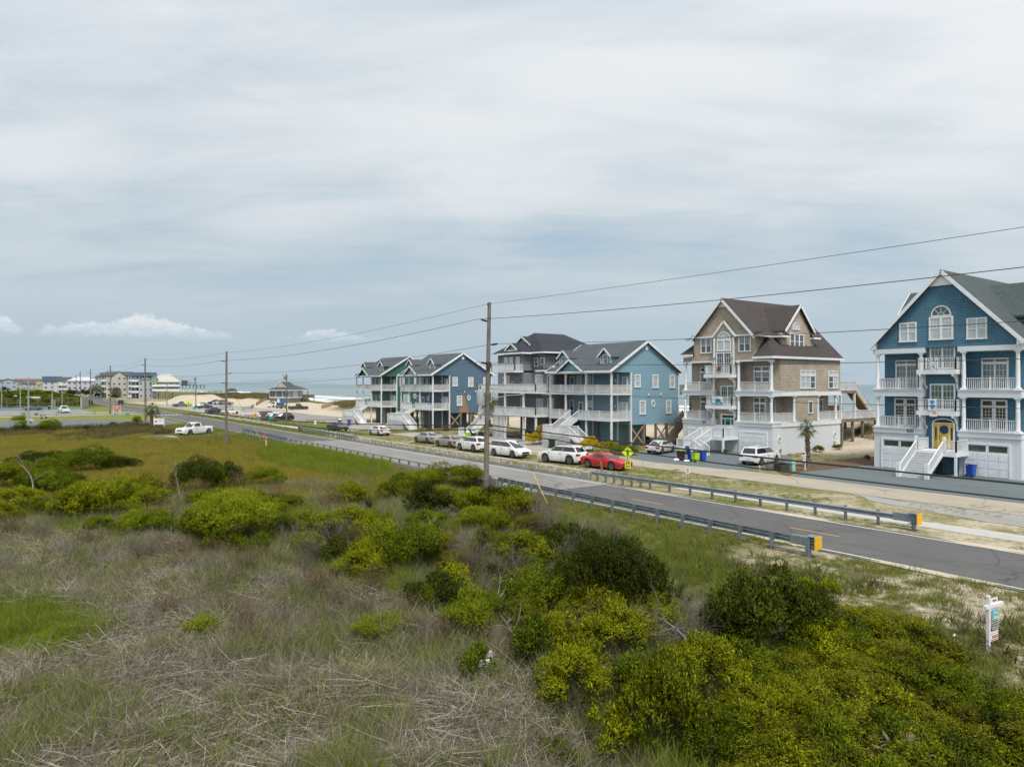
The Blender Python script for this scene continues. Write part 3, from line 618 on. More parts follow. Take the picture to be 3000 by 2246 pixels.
def stair(H, p0, p1, w, n, m_tread=None, m_side=None, rail_l=True, rail_r=True, rail_m=None, name='stair'):
    """flight between two deck edges p0 (top) and p1 (bottom), clear width w"""
    p0, p1 = Vector(p0), Vector(p1); d = p1 - p0; h = Vector((d.x, d.y, 0)); L = h.length; u = h.normalized(); s_ = Vector((-u.y, u.x, 0)); mb = MB(); run = L / n; rise = d.z / n
    for i in range(n):
        c = p0 + u * (run * (i + .5)) + Vector((0, 0, rise * (i + 1)))
        mb.beam(c - s_ * (w / 2), c + s_ * (w / 2), run * 1.08, .05)
        if i < n: mb.beam(c - s_ * (w / 2) - u * run * .48 + Vector((0, 0, -rise * .5)), c + s_ * (w / 2) - u * run * .48 + Vector((0, 0, -rise * .5)), .025, abs(rise) * .82)
    o = mb.build(name, m_tread or M_WHITE, H)
    for q in (-1, 1): mb = MB(); mb.beam(p0 + s_ * q * (w / 2 + .04) + Vector((0, 0, -.12)), p1 + s_ * q * (w / 2 + .04) + Vector((0, 0, -.02)), .06, .3); mb.build('stringer', m_side or M_WHITE, o)
    for q, on in ((-1, rail_l), (1, rail_r)):
        if on: railing(o, [p0 + s_ * q * (w / 2 + .05), p1 + s_ * q * (w / 2 + .05)], 0.95, .16, rail_m or M_RAIL, 5)
    return o
def lattice(H, face, pos, a0, a1, z0, z1, p=0.16):
    mb = MB(); k = int((a1 - a0) / p); j = int((z1 - z0) / p)
    for i in range(k + 1): a = a0 + (a1 - a0) * i / max(1, k); mpb(mb, face, pos, a - .035, a + .035, z0, z1, 0, .02)
    for i in range(j + 1): z = z0 + (z1 - z0) * i / max(1, j); mpb(mb, face, pos, a0, a1, z - .035, z + .035, .021, .041)
    return mb.build('lattice', M_RAIL, H)
def text_mesh(s_, size, name='lettering', m=None, parent=None, loc=(0, 0, 0), rot=(0, 0, 0), depth=0.004, align='CENTER', bold=0.0):
    cu = bpy.data.curves.new(name, 'FONT'); cu.body = s_; cu.size = size; cu.align_x = align; cu.align_y = 'CENTER'; cu.extrude = depth; cu.offset = bold; cu.resolution_u = 2
    t = bpy.data.objects.new(name, cu); COL.objects.link(t); dg = bpy.context.evaluated_depsgraph_get(); me = bpy.data.meshes.new_from_object(t.evaluated_get(dg))
    bpy.data.objects.remove(t); bpy.data.curves.remove(cu); me.materials.clear(); me.materials.append(m or M_BLACK)
    o = bpy.data.objects.new(name, me); COL.objects.link(o); o.parent = parent; o.location = loc; o.rotation_euler = rot; return o
ROT_F = (R(90), 0, R(-90)); ROT_S = (R(90), 0, 0)            # lettering that faces -x / -y
def lantern(H, face, pos, a, z, m=None):
    mb = MB(); mpb(mb, face, pos, a - .06, a + .06, z + .12, z + .2, 0, .16)
    c = mpp(face, pos, a, z, .12); mb.lathe((c[0], c[1], c[2] - .12), [(.03, 0), (.09, .06), (.10, .16), (.04, .24)], 8); mb.build('wall_light', m or M_TRIM, H, smooth=True)
def garage(H, y0, y1, z1, pos, panels=4, glass_=True, zb=0.02):
    y0, y1 = min(y0, y1), max(y0, y1); mb = MB(); mb.box(pos - .02, pos, y0, y1, zb, z1)
    o = mb.build('garage_door', M_WHITE, H, label='white sectional garage door')
    rows = 4; hh = (z1 - zb) / rows
    for r_ in range(rows):
        for c in range(panels):
            a0 = y0 + (y1 - y0) * c / panels + .06; a1 = y0 + (y1 - y0) * (c + 1) / panels - .06; b0 = zb + hh * r_ + .05; b1 = zb + hh * (r_ + 1) - .05
            if r_ == 3 and glass_: continue
            q = MB(); q.box(pos - .045, pos - .02, a0, a1, b0, b1); q.build('panel', M_WHITE, o)
    if glass_:
        for c in range(2):
            a0 = y0 + (y1 - y0) * c / 2 + .12; a1 = y0 + (y1 - y0) * (c + 1) / 2 - .12
            q = MB(); q.box(pos - .035, pos - .02, a0, a1, zb + hh * 3 + .1, z1 - .08); q.build('pane', M_GLASS, o)
    mb = MB()
    for a, b in ((y0 - .16, y0), (y1, y1 + .16)): mb.box(pos - .07, pos + .02, a, b, zb, z1 + .16)
    mb.box(pos - .07, pos + .02, y0, y1, z1, z1 + .16); mb.build('garage_trim', M_TRIM, H)
def bracket(H, x, y, z):
    mb = MB(); K = 8
    pts = [(x, y - .06, z), (x - 1.15, y - .06, z), (x - 1.15, y - .06, z - .14)]
    for i in range(K + 1):
        t = math.pi / 2 * i / K; pts.append((x - 1.15 + 1.0 * math.sin(t) , y - .06, z - 1.12 + .95 * math.cos(t)))
    pts += [(x, y - .06, z - 1.12)]
    mb.prism(pts, (0, .12, 0)); mb.build('bracket', M_WHITE, H)
def balcony(H, x, y0, y1, z, depth=1.1):
    boxp(H, 'balcony_floor', M_WHITE, x - depth, x, y0, y1, z - .42, z)
    railing(H, [(x - .05, y1 - .06, z), (x - depth + .06, y1 - .06, z), (x - depth + .06, y0 + .06, z), (x - .05, y0 + .06, z)], 1.02, .15, M_RAIL, 1.6)
    for yy in (y0 + .3, y1 - .3): bracket(H, x, yy, z - .42)
def bigdoor(H, x, y0, y1, z0, z1, g=None, mun=(3, 4), tr=None):
    """sliding or french pair, optional transom strip"""
    zt = z1 if not tr else z1 - tr
    o = window(H, 'F', x, y0, y1, z0, zt, 2, mun, False, g or M_GLASSG, .13, .14, name='glazed_door')
    if tr: window(H, 'F', x, y0, y1, zt + .003, z1, 2, (1, 1), False, M_GLASS, .09, .12, name='transom_window')

# ------------------------------------------------------------------ the blue house with the yellow door
def blue_house():
    X, L, Rr = 68.4, 34.85, 22.62; xw = 70.1; xc = 68.85; xb = 84.0; cl, cr = 30.30, 27.39
    H = thing('shingle_house', 'tall blue shingled beach house with yellow front door and number 430', 'house', (X, 28.7, 0), group=None)
    mb = MB()   # upper shells: walls behind the porches, body, gable
    mb.box(xw, xb, Rr + .2, L - .2, 3.4, 11.3); mb.box(xc, xw, cr, cl, 0.02, 11.25)
    ym = (L + Rr) / 2
    mb.prism([(X + .1, L + .05, 11.25), (X + .1, Rr - .05, 11.25), (X + .1, Rr - .05, 11.55), (X + .1, ym, 17.85), (X + .1, L + .05, 11.55)], (xb - X - .1, 0, 0))
    mb.build('wall', M_BLUE, H)
    mb = MB()
    for a, b in ((cl, L - .05), (Rr + .05, cr)): mb.box(X, xw, a, b, 0.0, 3.36)
    mb.box(xw, xb, Rr + .05, L - .05, 0, 3.38); mb.build('ground_floor_wall', M_WBOARD, H)
    for a, b, z0, z1, n_ in ((cl - .05, L, 3.36, 3.82, 'deck_beam'), (Rr, cr + .05, 3.36, 3.82, 'deck_beam'), (cl - .03, L, 6.80, 7.40, 'deck_beam'), (Rr, cr + .03, 6.80, 7.40, 'deck_beam'), (cl - .06, L + .02, 10.80, 11.24, 'porch_beam'), (Rr - .04, cr + .06, 10.80, 11.24, 'porch_beam')):
        boxp(H, n_, M_WBOARD, X - .12, xw + .0, a, b, z0, z1)
        if z0 < 8: boxp(H, 'deck_edge', M_TRIM, X - .2, xw, a - .06, b + .06, z1, z1 + .06)
    text_mesh('430', 0.42, 'house_number', M_BLACK, H, (-.128, 2.75, 3.62), ROT_F, .006, bold=.01)
    for z0, z1 in ((3.88, 6.80), (7.46, 10.80)):
        for yy in (L - .33, cl + .28, cr - .36, Rr + .34): column(H, X + .12, yy, z0, z1, .17)
        railing(H, [(X + .1, L - .55, z0), (X + .1, cl + .5, z0)], 1.0, .15, M_RAIL, 1.6, ends=False); railing(H, [(X + .1, cr - .58, z0), (X + .1, Rr + .55, z0)], 1.0, .15, M_RAIL, 1.6, ends=False)
        railing(H, [(X + .1, L - .3, z0), (xw, L - .3, z0)], 1.0, .15, M_RAIL, 2.5, ends=False)
    # doors and windows behind the porches
    for (a0, a1) in ((33.3, 31.25), (25.93, 23.87)):
        bigdoor(H, xw, a0 + .3, a1 + .3, 7.50, 10.22, M_GLASSG, (3, 4), .42); 
    for (a0, a1) in ((33.4, 31.4), (25.97, 23.95)): window(H, 'F', xw, a0 + .3, a1 + .3, 4.0, 5.98, 2, (3, 3), True, M_GLASS, .13, .3); window(H, 'F', xw, a0 + .3, a1 + .3, 5.985, 6.60, 2, (1, 1), False, M_GLASS, .13, .3, name='transom_window')
    # centre bay
    bigdoor(H, xc, 29.95, 27.82, 9.32, 11.68, M_GLASSG, (3, 4)); bigdoor(H, xc, 29.95, 27.82, 5.62, 7.98, M_GLASSG, (3, 4))
    balcony(H, xc, cr - .05, cl + .35, 9.25); balcony(H, xc, cr - .05, cl + .35, 5.56)
    mb = MB()   # ornamental star panel in the upper balcony rail
    for t in (0, 45, 90, 135): c, s_ = math.cos(R(t)) * .48, math.sin(R(t)) * .45; mb.beam((xc - 1.12, 29.3 - c, 9.78 - s_), (xc - 1.12, 29.3 + c, 9.78 + s_), .05, .07)
    for a, b, c, d in ((28.8, 28.88, 9.3, 10.28), (29.74, 29.82, 9.3, 10.28)): mb.box(xc - 1.15, xc - 1.09, a, b, c, d)
    mb.build('star_panel', M_TRIM, H)
    fl = MB(); fl.box(xc - 1.17, xc - 1.14, 28.92, 29.6, 5.62, 6.62); o = fl.build('banner', mat('banner_white', (.72, .74, .72), .7), H)
    q = MB(); K = 22
    for r0, y_, z_ in ((.2, 29.26, 6.34), (.23, 29.24, 5.92)):
        q.prism([(xc - 1.176, y_ + r0 * (1 + .25 * math.sin(3 * t)) * math.cos(t), z_ + r0 * .9 * math.sin(t)) for t in [2 * math.pi * i / K for i in range(K)]], (.005, 0, 0))
    q.build('print', mat('banner_blue', (.05, .25, .55), .7), o)
    pl = MB(); pl.box(xc - 1.13, xc - 1.105, 28.9, 29.5, 5.05, 5.5); o = pl.build('plaque', mat('plaque_white', (.7, .7, .72), .6), H); q = MB(); q.box(xc - 1.137, xc - 1.131, 28.92, 29.25, 5.3, 5.47); q.build('print', mat('plaque_orange', (.7, .28, .03), .6), o)
    # gable windows
    xg = X + .1
    window(H, 'F', xg, 32.5, 30.95, 11.85, 13.66, 2, (2, 2), True, M_BLIND, .13, .14); window(H, 'F', xg, 26.8, 25.2, 11.83, 13.68, 2, (2, 2), True, M_BLIND, .13, .14)
    window(H, 'F', xg, 29.88, 27.86, 11.92, 14.0, 2, (3, 3), True, [M_GLASS, M_BLIND], .14, .2); arch_window(H, 'F', xg, 28.87, .84, 14.08, .9, 4, M_GLASS)
    for yy in (30.2, 27.62):
        lantern(H, 'F', xc, yy, 11.35 if yy > 29 else 11.5); lantern(H, 'F', xc, yy, 7.62); lantern(H, 'F', xc, yy, 3.98)
    # entrance
    d = MB(); d.box(xc - .03, xc, 27.98, 29.62, 2.16, 4.40); dr = d.build('door', M_DOORY, H, label='yellow front door with two side lights and a wreath')
    for a in (29.44, 28.12): q = MB(); q.box(xc - .04, xc - .03, a - .07, a + .07, 2.9, 4.05); q.build('side_light', M_GLASS, dr)
    for a in (29.22, 28.32): q = MB(); q.box(xc - .06, xc - .03, a - .03, a + .03, 2.16, 4.40); q.build('door_post', M_TRIM, dr)
    q = MB(); q.lathe((xc - .06, 28.75, 3.85), [(.2, -.02), (.3, -.05), (.38, 0), (.3, .05), (.2, .02)], 16, 'x'); q.build('wreath', mat('wreath_blue', (.03, .05, .12), .9, .5, 12), dr)
    q = MB(); q.tube([(xc - .09, 29.12, 3.0), (xc - .09, 29.12, 3.3)], .02, 6); q.build('handle', M_BLACK, dr)
    mb = MB(); mb.box(xc - .08, xc, 29.62, 29.76, 2.1, 4.42); mb.box(xc - .08, xc, 27.84, 27.98, 2.1, 4.42)
    K = 12
    for i in range(K):
        t, u = math.pi * i / K, math.pi * (i + 1) / K; mb.prism([(xc - .08, 28.8 + (.96 - k) * math.cos(x), 4.42 + (.46 - k * .7) * math.sin(x)) for x, k in ((t, 0), (u, 0), (u, .13), (t, .13))], (.08, 0, 0))
    mb.box(xc - .08, xc, 27.98, 29.62, 4.40, 4.47); mb.build('door_trim', M_TRIM, H)
    q = MB(); q.prism([(xc - .02, 28.8 + .85 * math.cos(math.pi * i / K), 4.46 + .37 * math.sin(math.pi * i / K)) for i in range(K + 1)], (.018, 0, 0)); q.build('fanlight', M_GLASS, H)
    # entrance steps and landing
    boxp(H, 'landing', M_WHITE, 66.0, xc, 26.6, 29.9, 1.72, 2.12)
    st = stair(H, (66.1, 28.75, 2.12), (62.9, 28.75, 0.02), 2.1, 11, mat('grey_tread', (.42, .44, .45), .6), M_WHITE, True, True, M_RAIL, 'entrance_stair')
    for a in (27.6, 29.9): post(H, 62.85, a, 0, 1.25, .3, M_WHITE, 'newel_post'); post(H, 66.05, a, 2.12, 3.4, .2, M_WHITE, 'newel_post')
    railing(H, [(66.05, 27.5, 2.12), (66.05, 26.65, 2.12), (68.3, 26.65, 2.12)], .98, .15, M_RAIL, 2.4); railing(H, [(66.05, 29.9, 2.12), (68.3, 29.9, 2.12)], .98, .15, M_RAIL, 2.4)
    post(H, 66.1, 26.7, 0, 1.72, .18, M_WHITE); post(H, 66.1, 29.8, 0, 1.72, .18, M_WHITE)
    garage(H, 33.95, 30.85, 2.72, X - .02); garage(H, 26.75, 23.55, 2.76, X - .02)
    # roof: main gable with cross gables
    mb = MB(); e = .35; sl = (18.15 - 11.55) / (ym - Rr + .25)
    for s_ in (-1, 1):
        ye = ym + s_ * (ym - Rr + .25); mb.prism([(X - e, ye, 11.55), (X - e, ym, 18.15), (xb + e, ym, 18.15), (xb + e, ye, 11.55)], (0, 0, -.2))
    rf = mb.build('roof', M_ROOF_GREEN, H); mb = MB()
    for s_ in (-1, 1):
        ye = ym + s_ * (ym - Rr + .27); mb.beam((X - e - .02, ye, 11.36), (X - e - .02, ym + s_ * .02, 17.97), .07, .30); mb.beam((X - e, ye + s_ * .03, 11.46), (xb + e, ye + s_ * .03, 11.46), .06, .26)
        mb.prism([(X - e, ye, 11.25), (X - e, ye - s_ * .55, 11.25), (X - e, ye - s_ * .55, 11.85), (X - e, ye, 11.4)], (.45, 0, 0))
    mb.prism([(X - .12, ym - 1.05, 16.75), (X - .12, ym + 1.05, 16.75), (X - .12, ym, 17.9)], (.14, 0, 0)); mb.build('rake_board', M_TRIM, rf)
    for s_ in (-1, 1):     # cross gable towards each side
        xd, wd, zr = 76.0, 3.1, 17.25; y1 = ym + s_ * (ym - Rr - .3); mb = MB()
        for k in (-1, 1): mb.prism([(xd + k * (wd + .4), y1 + s_ * .4, 14.0), (xd, y1 + s_ * .4, zr), (xd, ym + s_ * .5, zr), (xd + k * (wd + .4), ym + s_ * 3.6, 14.0)], (0, 0, -.18))
        g2 = mb.build('cross_gable_roof', M_ROOF_GREEN, H); mb = MB()
        mb.prism([(xd - wd, y1, 11.5), (xd + wd, y1, 11.5), (xd + wd, y1, 14.1), (xd, y1, zr - .25), (xd - wd, y1, 14.1)], (0, -s_ * 5.0, 0)); mb.build('cross_gable_wall', M_BLUE, H)
        mb = MB()
        for k in (-1, 1): mb.beam((xd + k * (wd + .42), y1 + s_ * .42, 13.85), (xd, y1 + s_ * .42, zr - .12), .06, .3); mb.box(xd + k * (wd - .5), xd + k * (wd + 1.3), y1 - .2, y1 + .55 * s_, 13.62, 13.9)
        mb.build('rake_board', M_TRIM, g2)
        if s_ < 0: window(H, 'S', y1, xd - 1.4, xd + 1.4, 11.9, 13.6, 3, (1, 2), True, M_BLIND)
    q = MB(); q.tube([(74.2, 26.0, 14.4), (74.2, 26.0, 15.2)], .05, 6); q.build('roof_vent', M_GALV, rf)
    # side wall seen past the corner
    for xx in (73, 78): window(H, 'S', Rr + .2, xx, xx + 1.0, 8.0, 9.9, 1, (2, 2)); window(H, 'S', Rr + .2, xx, xx + 1.0, 4.4, 6.2, 1, (2, 2))
    return H
blue_house()

# ------------------------------------------------------------------ the tan house
def tan_house():
    X, L, Rr = 69.7, 59.45, 46.75; xw = 71.2; xc = 70.1; xb = 83.7; bl, br = 54.55, 51.62; ym = 53.35
    H = thing('shingle_house', 'tan shingled beach house with brown roof, teal door and number 436', 'house', (X, 53.1, 0))
    mb = MB(); mb.box(xw, xb, Rr + .02, L - .15, 7.1, 11.15); mb.box(xw, xb, 48.3, L - .15, 3.1, 7.1); mb.box(74.3, 78.7, Rr + .02, 48.3, 3.6, 7.1)
    mb.box(xc, xw, br, bl, 2.2, 11.2)
    mb.box(X + .02, xw, Rr + .05, L - .05, 10.66, 11.2)
    wl, wr = 57.76, 48.94
    mb.prism([(X + .05, wl, 10.9), (X + .05, wr, 10.9), (X + .05, wr, 13.4), (X + .05, ym, 17.8), (X + .05, wl, 13.4)], (2.9, 0, 0))
    mb.prism([(xw + .5, L - .2, 11.1), (xw + .5, Rr + .1, 11.1), (xw + .5, ym, 17.8)], (xb - xw - .5, 0, 0)); mb.build('wall', M_TAN, H)
    mb = MB(); mb.box(X, xb, Rr, L, -0.05, 3.1); mb.build('ground_floor_wall', M_WBOARD, H)
    for a, b in ((bl, L + .05), (Rr - .05, br)):
        boxp(H, 'deck_beam', M_WBOARD, X - .08, X + 1.55, a, b, 3.1, 3.5); boxp(H, 'deck_edge', M_TRIM, X - .16, X + 1.55, a - .04, b + .04, 3.5, 3.6)
        boxp(H, 'deck_beam', M_WBOARD, X - .08, X + 1.55, a, b, 6.55, 7.06); boxp(H, 'deck_edge', M_TRIM, X - .16, X + 1.55, a - .04, b + .04, 7.06, 7.14)
        boxp(H, 'porch_beam', M_TRIM, X - .05, X + .25, a, b, 10.52, 10.68)
    boxp(H, 'band_board', M_TRIM, X + 1.56, xb + .06, Rr - .09, Rr + .02, 6.57, 7.06); boxp(H, 'band_board', M_TRIM, X + 1.56, xb + .06, Rr - .10, Rr + .02, 3.1, 3.58)
    boxp(H, 'deck_floor', M_RAIL, X + 1.56, xb, Rr, 48.3, 3.5, 3.56)
    text_mesh('436', 0.36, 'house_number', M_BLACK, H, (-.09, 3.0, 3.3), ROT_F, .006, bold=.008)
    for z0, z1, ys_ in ((3.6, 6.55, (L - .3, bl + .25, br - .35, Rr + .2)), (7.14, 10.52, (L - .35, bl + .25, br - .35, Rr + .2))):
        for yy in ys_: column(H, X + .12, yy, z0, z1, .17)
        railing(H, [(X + .1, L - .5, z0), (X + .1, bl + .45, z0)], 1.04, .14, M_RAIL, 1.9, ends=False); railing(H, [(X + .1, br - .55, z0), (X + .1, Rr + .4, z0)], 1.04, .14, M_RAIL, 1.9, ends=False)
    for xx in (74.1, 78.95, 82.9): column(H, xx, Rr + .15, 3.6, 6.55, .16)
    railing(H, [(X + .3, Rr + .1, 3.6), (73.9, Rr + .1, 3.6)], 1.04, .14, M_RAIL, 2.0, ends=False); railing(H, [(79.1, Rr + .1, 3.6), (83.7, Rr + .1, 3.6)], 1.04, .14, M_RAIL, 2.0, ends=False)
    # front openings
    window(H, 'F', xw, 57.9, 55.75, 8.1, 9.4, 2, (3, 3), True, M_GLASS, .12, .2); window(H, 'F', xw, 57.9, 55.75, 9.405, 10.0, 2, (1, 1), False, M_GLASS, .12, .2, name='transom_window')
    window(H, 'F', xw, 50.2, 48.05, 8.1, 9.4, 2, (3, 3), True, M_GLASS, .12, .2); window(H, 'F', xw, 50.2, 48.05, 9.405, 10.0, 2, (1, 1), False, M_GLASS, .12, .2, name='transom_window')
    for a0, a1 in ((57.9, 55.75), (50.2, 48.6)): window(H, 'F', xw, a0, a1, 3.7, 5.75, 2, (3, 4), False, M_GLASS, .13, .16, name='glazed_door'); window(H, 'F', xw, a0, a1, 5.755, 6.4, 2, (1, 1), False, M_GLASS, .1, .16, name='transom_window')
    xg = X + .05
    window(H, 'F', xg, 56.7, 55.05, 11.68, 13.5, 2, (3, 3), True, M_GLASS, .12, .12); window(H, 'F', xg, 51.2, 49.57, 11.68, 13.5, 2, (3, 3), True, M_GLASS, .12, .12)
    # centre bay with peaked surround
    mb = MB(); mb.prism([(X - .18, 54.55, 8.6), (X - .18, 51.7, 8.6), (X - .18, 51.7, 13.4), (X - .18, 53.12, 15.2), (X - .18, 54.55, 13.4)], (.5, 0, 0)); mb.build('bay_wall', M_TAN, H)
    mb = MB()
    for yy in (54.5, 51.75): mb.box(X - .26, X - .17, yy - .11, yy + .11, 9.0, 13.45)
    for s_ in (-1, 1): mb.beam((X - .24, 53.12, 15.3), (X - .24, 53.12 + s_ * 1.72, 13.42), .16, .22)
    mb.box(X - .2, X + .06, 54.6, 57.7, 13.5, 13.66); mb.box(X - .2, X + .06, 49.0, 51.6, 13.5, 13.66); mb.build('bay_trim', M_TRIM, H)
    xq = X - .18
    window(H, 'F', xq, 54.1, 52.1, 11.82, 13.15, 2, (3, 3), False, M_BLIND, .13, .2); arch_window(H, 'F', xq, 53.1, .92, 13.18, .92, 5, M_BLIND)
    bigdoor(H, xq, 54.2, 52.0, 9.16, 11.68, M_GLASS, (3, 4)); balcony(H, X + .3, br - .05, 55.5, 9.10, 1.2)
    bigdoor(H, xc, 54.0, 52.0, 5.5, 7.76, M_GLASSG, (3, 4)); balcony(H, xc, br - .05, 55.4, 5.42, 1.15)
    for z in (10.9, 6.9, 3.9):
        for yy in (54.35, 51.85): lantern(H, 'F', xq - .1 if z > 10 else xc, yy, z, M_WOOD)
    mb = MB()
    for k in range(13): t = k * 2.4; mb.beam((X - .98, 53.2 + .1 * math.cos(t), 9.75 + .1 * math.sin(t)), (X - .98, 53.2 + (.28 + .2 * (k % 3) / 2) * math.cos(t), 9.75 + (.28 + .2 * (k % 2)) * math.sin(t)), .05, .1, (1, 0, 0))
    mb.lathe((X - .98, 53.2, 9.75), [(.02, -.04), (.22, 0), (.02, .04)], 10, 'x'); mb.build('metal_ornament', mat('rusty_metal', (.22, .07, .03), .7, .3, 6), H)
    b = MB(); b.box(xc - 1.2, xc - 1.17, 52.75, 54.35, 5.55, 6.4); o = b.build('banner', mat('banner_pale', (.62, .68, .70), .7), H); q = MB()
    q.prism([(xc - 1.207, 53.5 + .42 * math.cos(math.pi * i / 10), 5.75 + .5 * math.sin(math.pi * i / 10)) for i in range(11)], (.006, 0, 0)); q.build('print', mat('banner_teal', (.04, .16, .26), .7), o)
    q = MB(); q.prism([(xc - 1.209, 52.8 + 1.5 * i / 12, 5.62 + .12 * (1 + math.sin(i * 1.1))) for i in range(13)] + [(xc - 1.209, 54.3, 5.57), (xc - 1.209, 52.8, 5.57)], (.006, 0, 0)); q.build('print', mat('banner_aqua', (.05, .30, .45), .7), o)
    # entrance
    d = MB(); d.box(xc - .03, xc, 52.12, 53.78, 1.9, 3.85); dr = d.build('door', M_TEAL, H, label='teal front door with glass and side lights')
    q = MB(); q.box(xc - .045, xc - .03, 52.7, 53.2, 2.3, 3.6); q.build('pane', M_GLASS, dr)
    for a in (53.6, 52.3): q = MB(); q.box(xc - .045, xc - .03, a - .12, a + .12, 2.3, 3.7); q.build('side_light', M_GLASS, dr)
    mb = MB(); mb.box(xc - .1, xc - .03, 53.78, 53.95, 1.9, 4.4); mb.box(xc - .1, xc - .03, 51.95, 52.12, 1.9, 4.4); mb.box(xc - .1, xc - .03, 52.12, 53.78, 4.25, 4.4); mb.box(xc - .1, xc - .03, 52.12, 53.78, 3.85, 3.93)
    for a in (53.36, 52.52): mb.box(xc - .08, xc - .03, a - .03, a + .03, 1.9, 3.85)
    mb.build('door_trim', M_TRIM, H); boxp(H, 'transom_window', M_GLASS, xc - .04, xc - .02, 52.12, 53.78, 3.93, 4.25)
    boxp(H, 'entry_recess', M_WBOARD, X - .01, xc - .001, br + .02, bl - .02, 1.9, 2.0)
    boxp(H, 'landing', M_WHITE, 66.9, X, 51.2, 54.6, 1.5, 1.86)
    stair(H, (67.0, 53.6, 1.86), (64.0, 53.6, 0.75), 1.5, 6, mat('grey_tread', (.42, .44, .45), .6), M_WHITE, True, True, M_RAIL, 'entrance_stair')
    boxp(H, 'landing', M_WHITE, 62.9, 64.0, 52.2, 54.6, .55, .75); stair(H, (63.45, 52.2, .75), (63.45, 50.9, 0.02), 1.1, 3, mat('grey_tread', (.42, .44, .45), .6), M_WHITE, True, True, M_RAIL, 'entrance_stair')
    railing(H, [(62.95, 54.55, .75), (62.95, 52.2, .75)], .95, .15, M_RAIL, 2.4)
    railing(H, [(66.95, 52.7, 1.86), (66.95, 51.25, 1.86), (X - .05, 51.25, 1.86)], .98, .14, M_RAIL, 1.5); railing(H, [(66.95, 54.55, 1.86), (X - .05, 54.55, 1.86)], .98, .14, M_RAIL, 1.5)
    for yy in (51.3, 54.5): post(H, 67.0, yy, 0, 1.5, .2, M_WHITE)
    garage(H, 58.45, 55.35, 2.36, X - .02, 2, False); garage(H, 50.95, 47.55, 2.38, X - .02, 2, False)
    # side wall openings
    ys = Rr + .02
    for x0, x1, k in ((75.1, 78.2, 3), (81.0, 83.15, 2)): window(H, 'S', ys, x0, x1, 7.4, 8.95, k, (1, 1), True, [M_GLASS, M_BLIND], .12, .12); window(H, 'S', ys, x0, x1, 8.955, 9.55, k, (1, 1), False, M_BLIND, .1, .12, name='transom_window')
    window(H, 'S', ys, 76.75, 77.65, 4.5, 5.97, 1, (1, 1), False, M_GLASS); window(H, 'S', 48.3, 71.4, 72.5, 4.6, 6.0, 1, (1, 1)); window(H, 'S', 48.3, 81.5, 82.4, 4.3, 6.1, 1, (1, 1))
    round_window(H, 'S', Rr, 71.0, 1.75, .3, .38, 12); round_window(H, 'S', Rr, 82.4, 1.78, .3, .38, 12)
    boxp(H, 'crawl_vent', mat('tan_vent', (.35, .30, .24), .6), 82.15, 82.6, Rr - .05, Rr, .3, 1.0); boxp(H, 'meter_box', M_GALV, 71.0, 71.3, Rr - .1, Rr, .35, .65)
    # roof
    mb = MB(); e = .4; ye0, ye1 = Rr - .25, L + .25; sl = 1.03; ze = 18.1 - (ym - ye0) * sl
    for s_ in (-1, 1):
        yy = ye0 if s_ < 0 else ye1; zz_ = 18.1 - abs(yy - ym) * sl; yk = ym + s_ * 4.55; zk = 18.1 - 4.55 * sl; dl = abs(yy - yk)
        mb.prism([(X - e, yk, zk), (X - e, ym, 18.1), (xb + e, ym, 18.1), (xb + e, yk, zk)], (0, 0, -.18))
        mb.prism([(X - .35, yy, zz_), (X - .35 + dl, yk, zk), (xb + e, yk, zk), (xb + e, yy, zz_)], (0, 0, -.16))
        mb.prism([(X - .35, yy, zz_ - .002), (X - .35, yk - s_ * .2, zz_ - .002), (X - .35 + dl, yk - s_ * .2, zk - .002), (X - .35 + dl, yk, zk - .002)], (0, 0, -.15))
    rf = mb.build('roof', M_ROOF_BROWN, H); mb = MB()
    for s_ in (-1, 1):
        yy = ye0 if s_ < 0 else ye1; zz_ = 18.1 - abs(yy - ym) * sl; yk = ym + s_ * 4.57; zk = 18.1 - 4.57 * sl
        mb.beam((X - e - .03, yk, zk - .2), (X - e - .03, ym, 17.9), .07, .27)
        mb.beam((X - .4, yy + s_ * .02, zz_ - .12), (xb + e, yy + s_ * .02, zz_ - .12), .06, .26); mb.beam((X - .38, yy, zz_ - .13), (X - .38, yk - s_ * .35, zz_ - .13), .06, .26)
        mb.box(X - .5, X + 1.9, yk - s_ * .1, yk + s_ * .75, 13.3, 13.5)
    mb.prism([(X - .1, ym - .75, 17.05), (X - .1, ym + .75, 17.05), (X - .1, ym, 17.8)], (.12, 0, 0)); mb.build('rake_board', M_TRIM, rf)
    mb = MB(); 
    for s_ in (-1, 1): yk = ym + s_ * 4.55; mb.prism([(X - .55, yk + s_ * .8, 13.5), (X - .55, yk - s_ * .1, 13.5), (X - .1, yk - s_ * .05, 13.95), (X + 1.95, yk, 14.0), (X + 1.95, yk + s_ * .8, 13.5)], (0, 0, -.04))
    mb.build('return_roof', M_ROOF_BROWN, rf)
    for s_ in (-1, 1):
        xd, wd, zr = 76.5, 3.05, 17.25; y1 = ym + s_ * 5.45; mb = MB()
        for k in (-1, 1): mb.prism([(xd + k * (wd + .02), y1 + s_ * .35, 14.1), (xd, y1 + s_ * .35, zr), (xd, ym + s_ * .6, zr), (xd + k * (wd + .02), ym + s_ * 3.5, 14.1)], (0, 0, -.16))
        for k in (-1, 1): mb.prism([(xd + k * (wd + .9), y1 + s_ * .5, 13.55), (xd + k * (wd - .6), y1 + s_ * .5, 13.55), (xd + k * (wd - .6), y1 - s_ * .1, 14.1), (xd + k * wd, ym + s_ * 3.4, 14.15), (xd + k * (wd + .9), ym + s_ * 4.0, 13.6)], (0, 0, -.1))
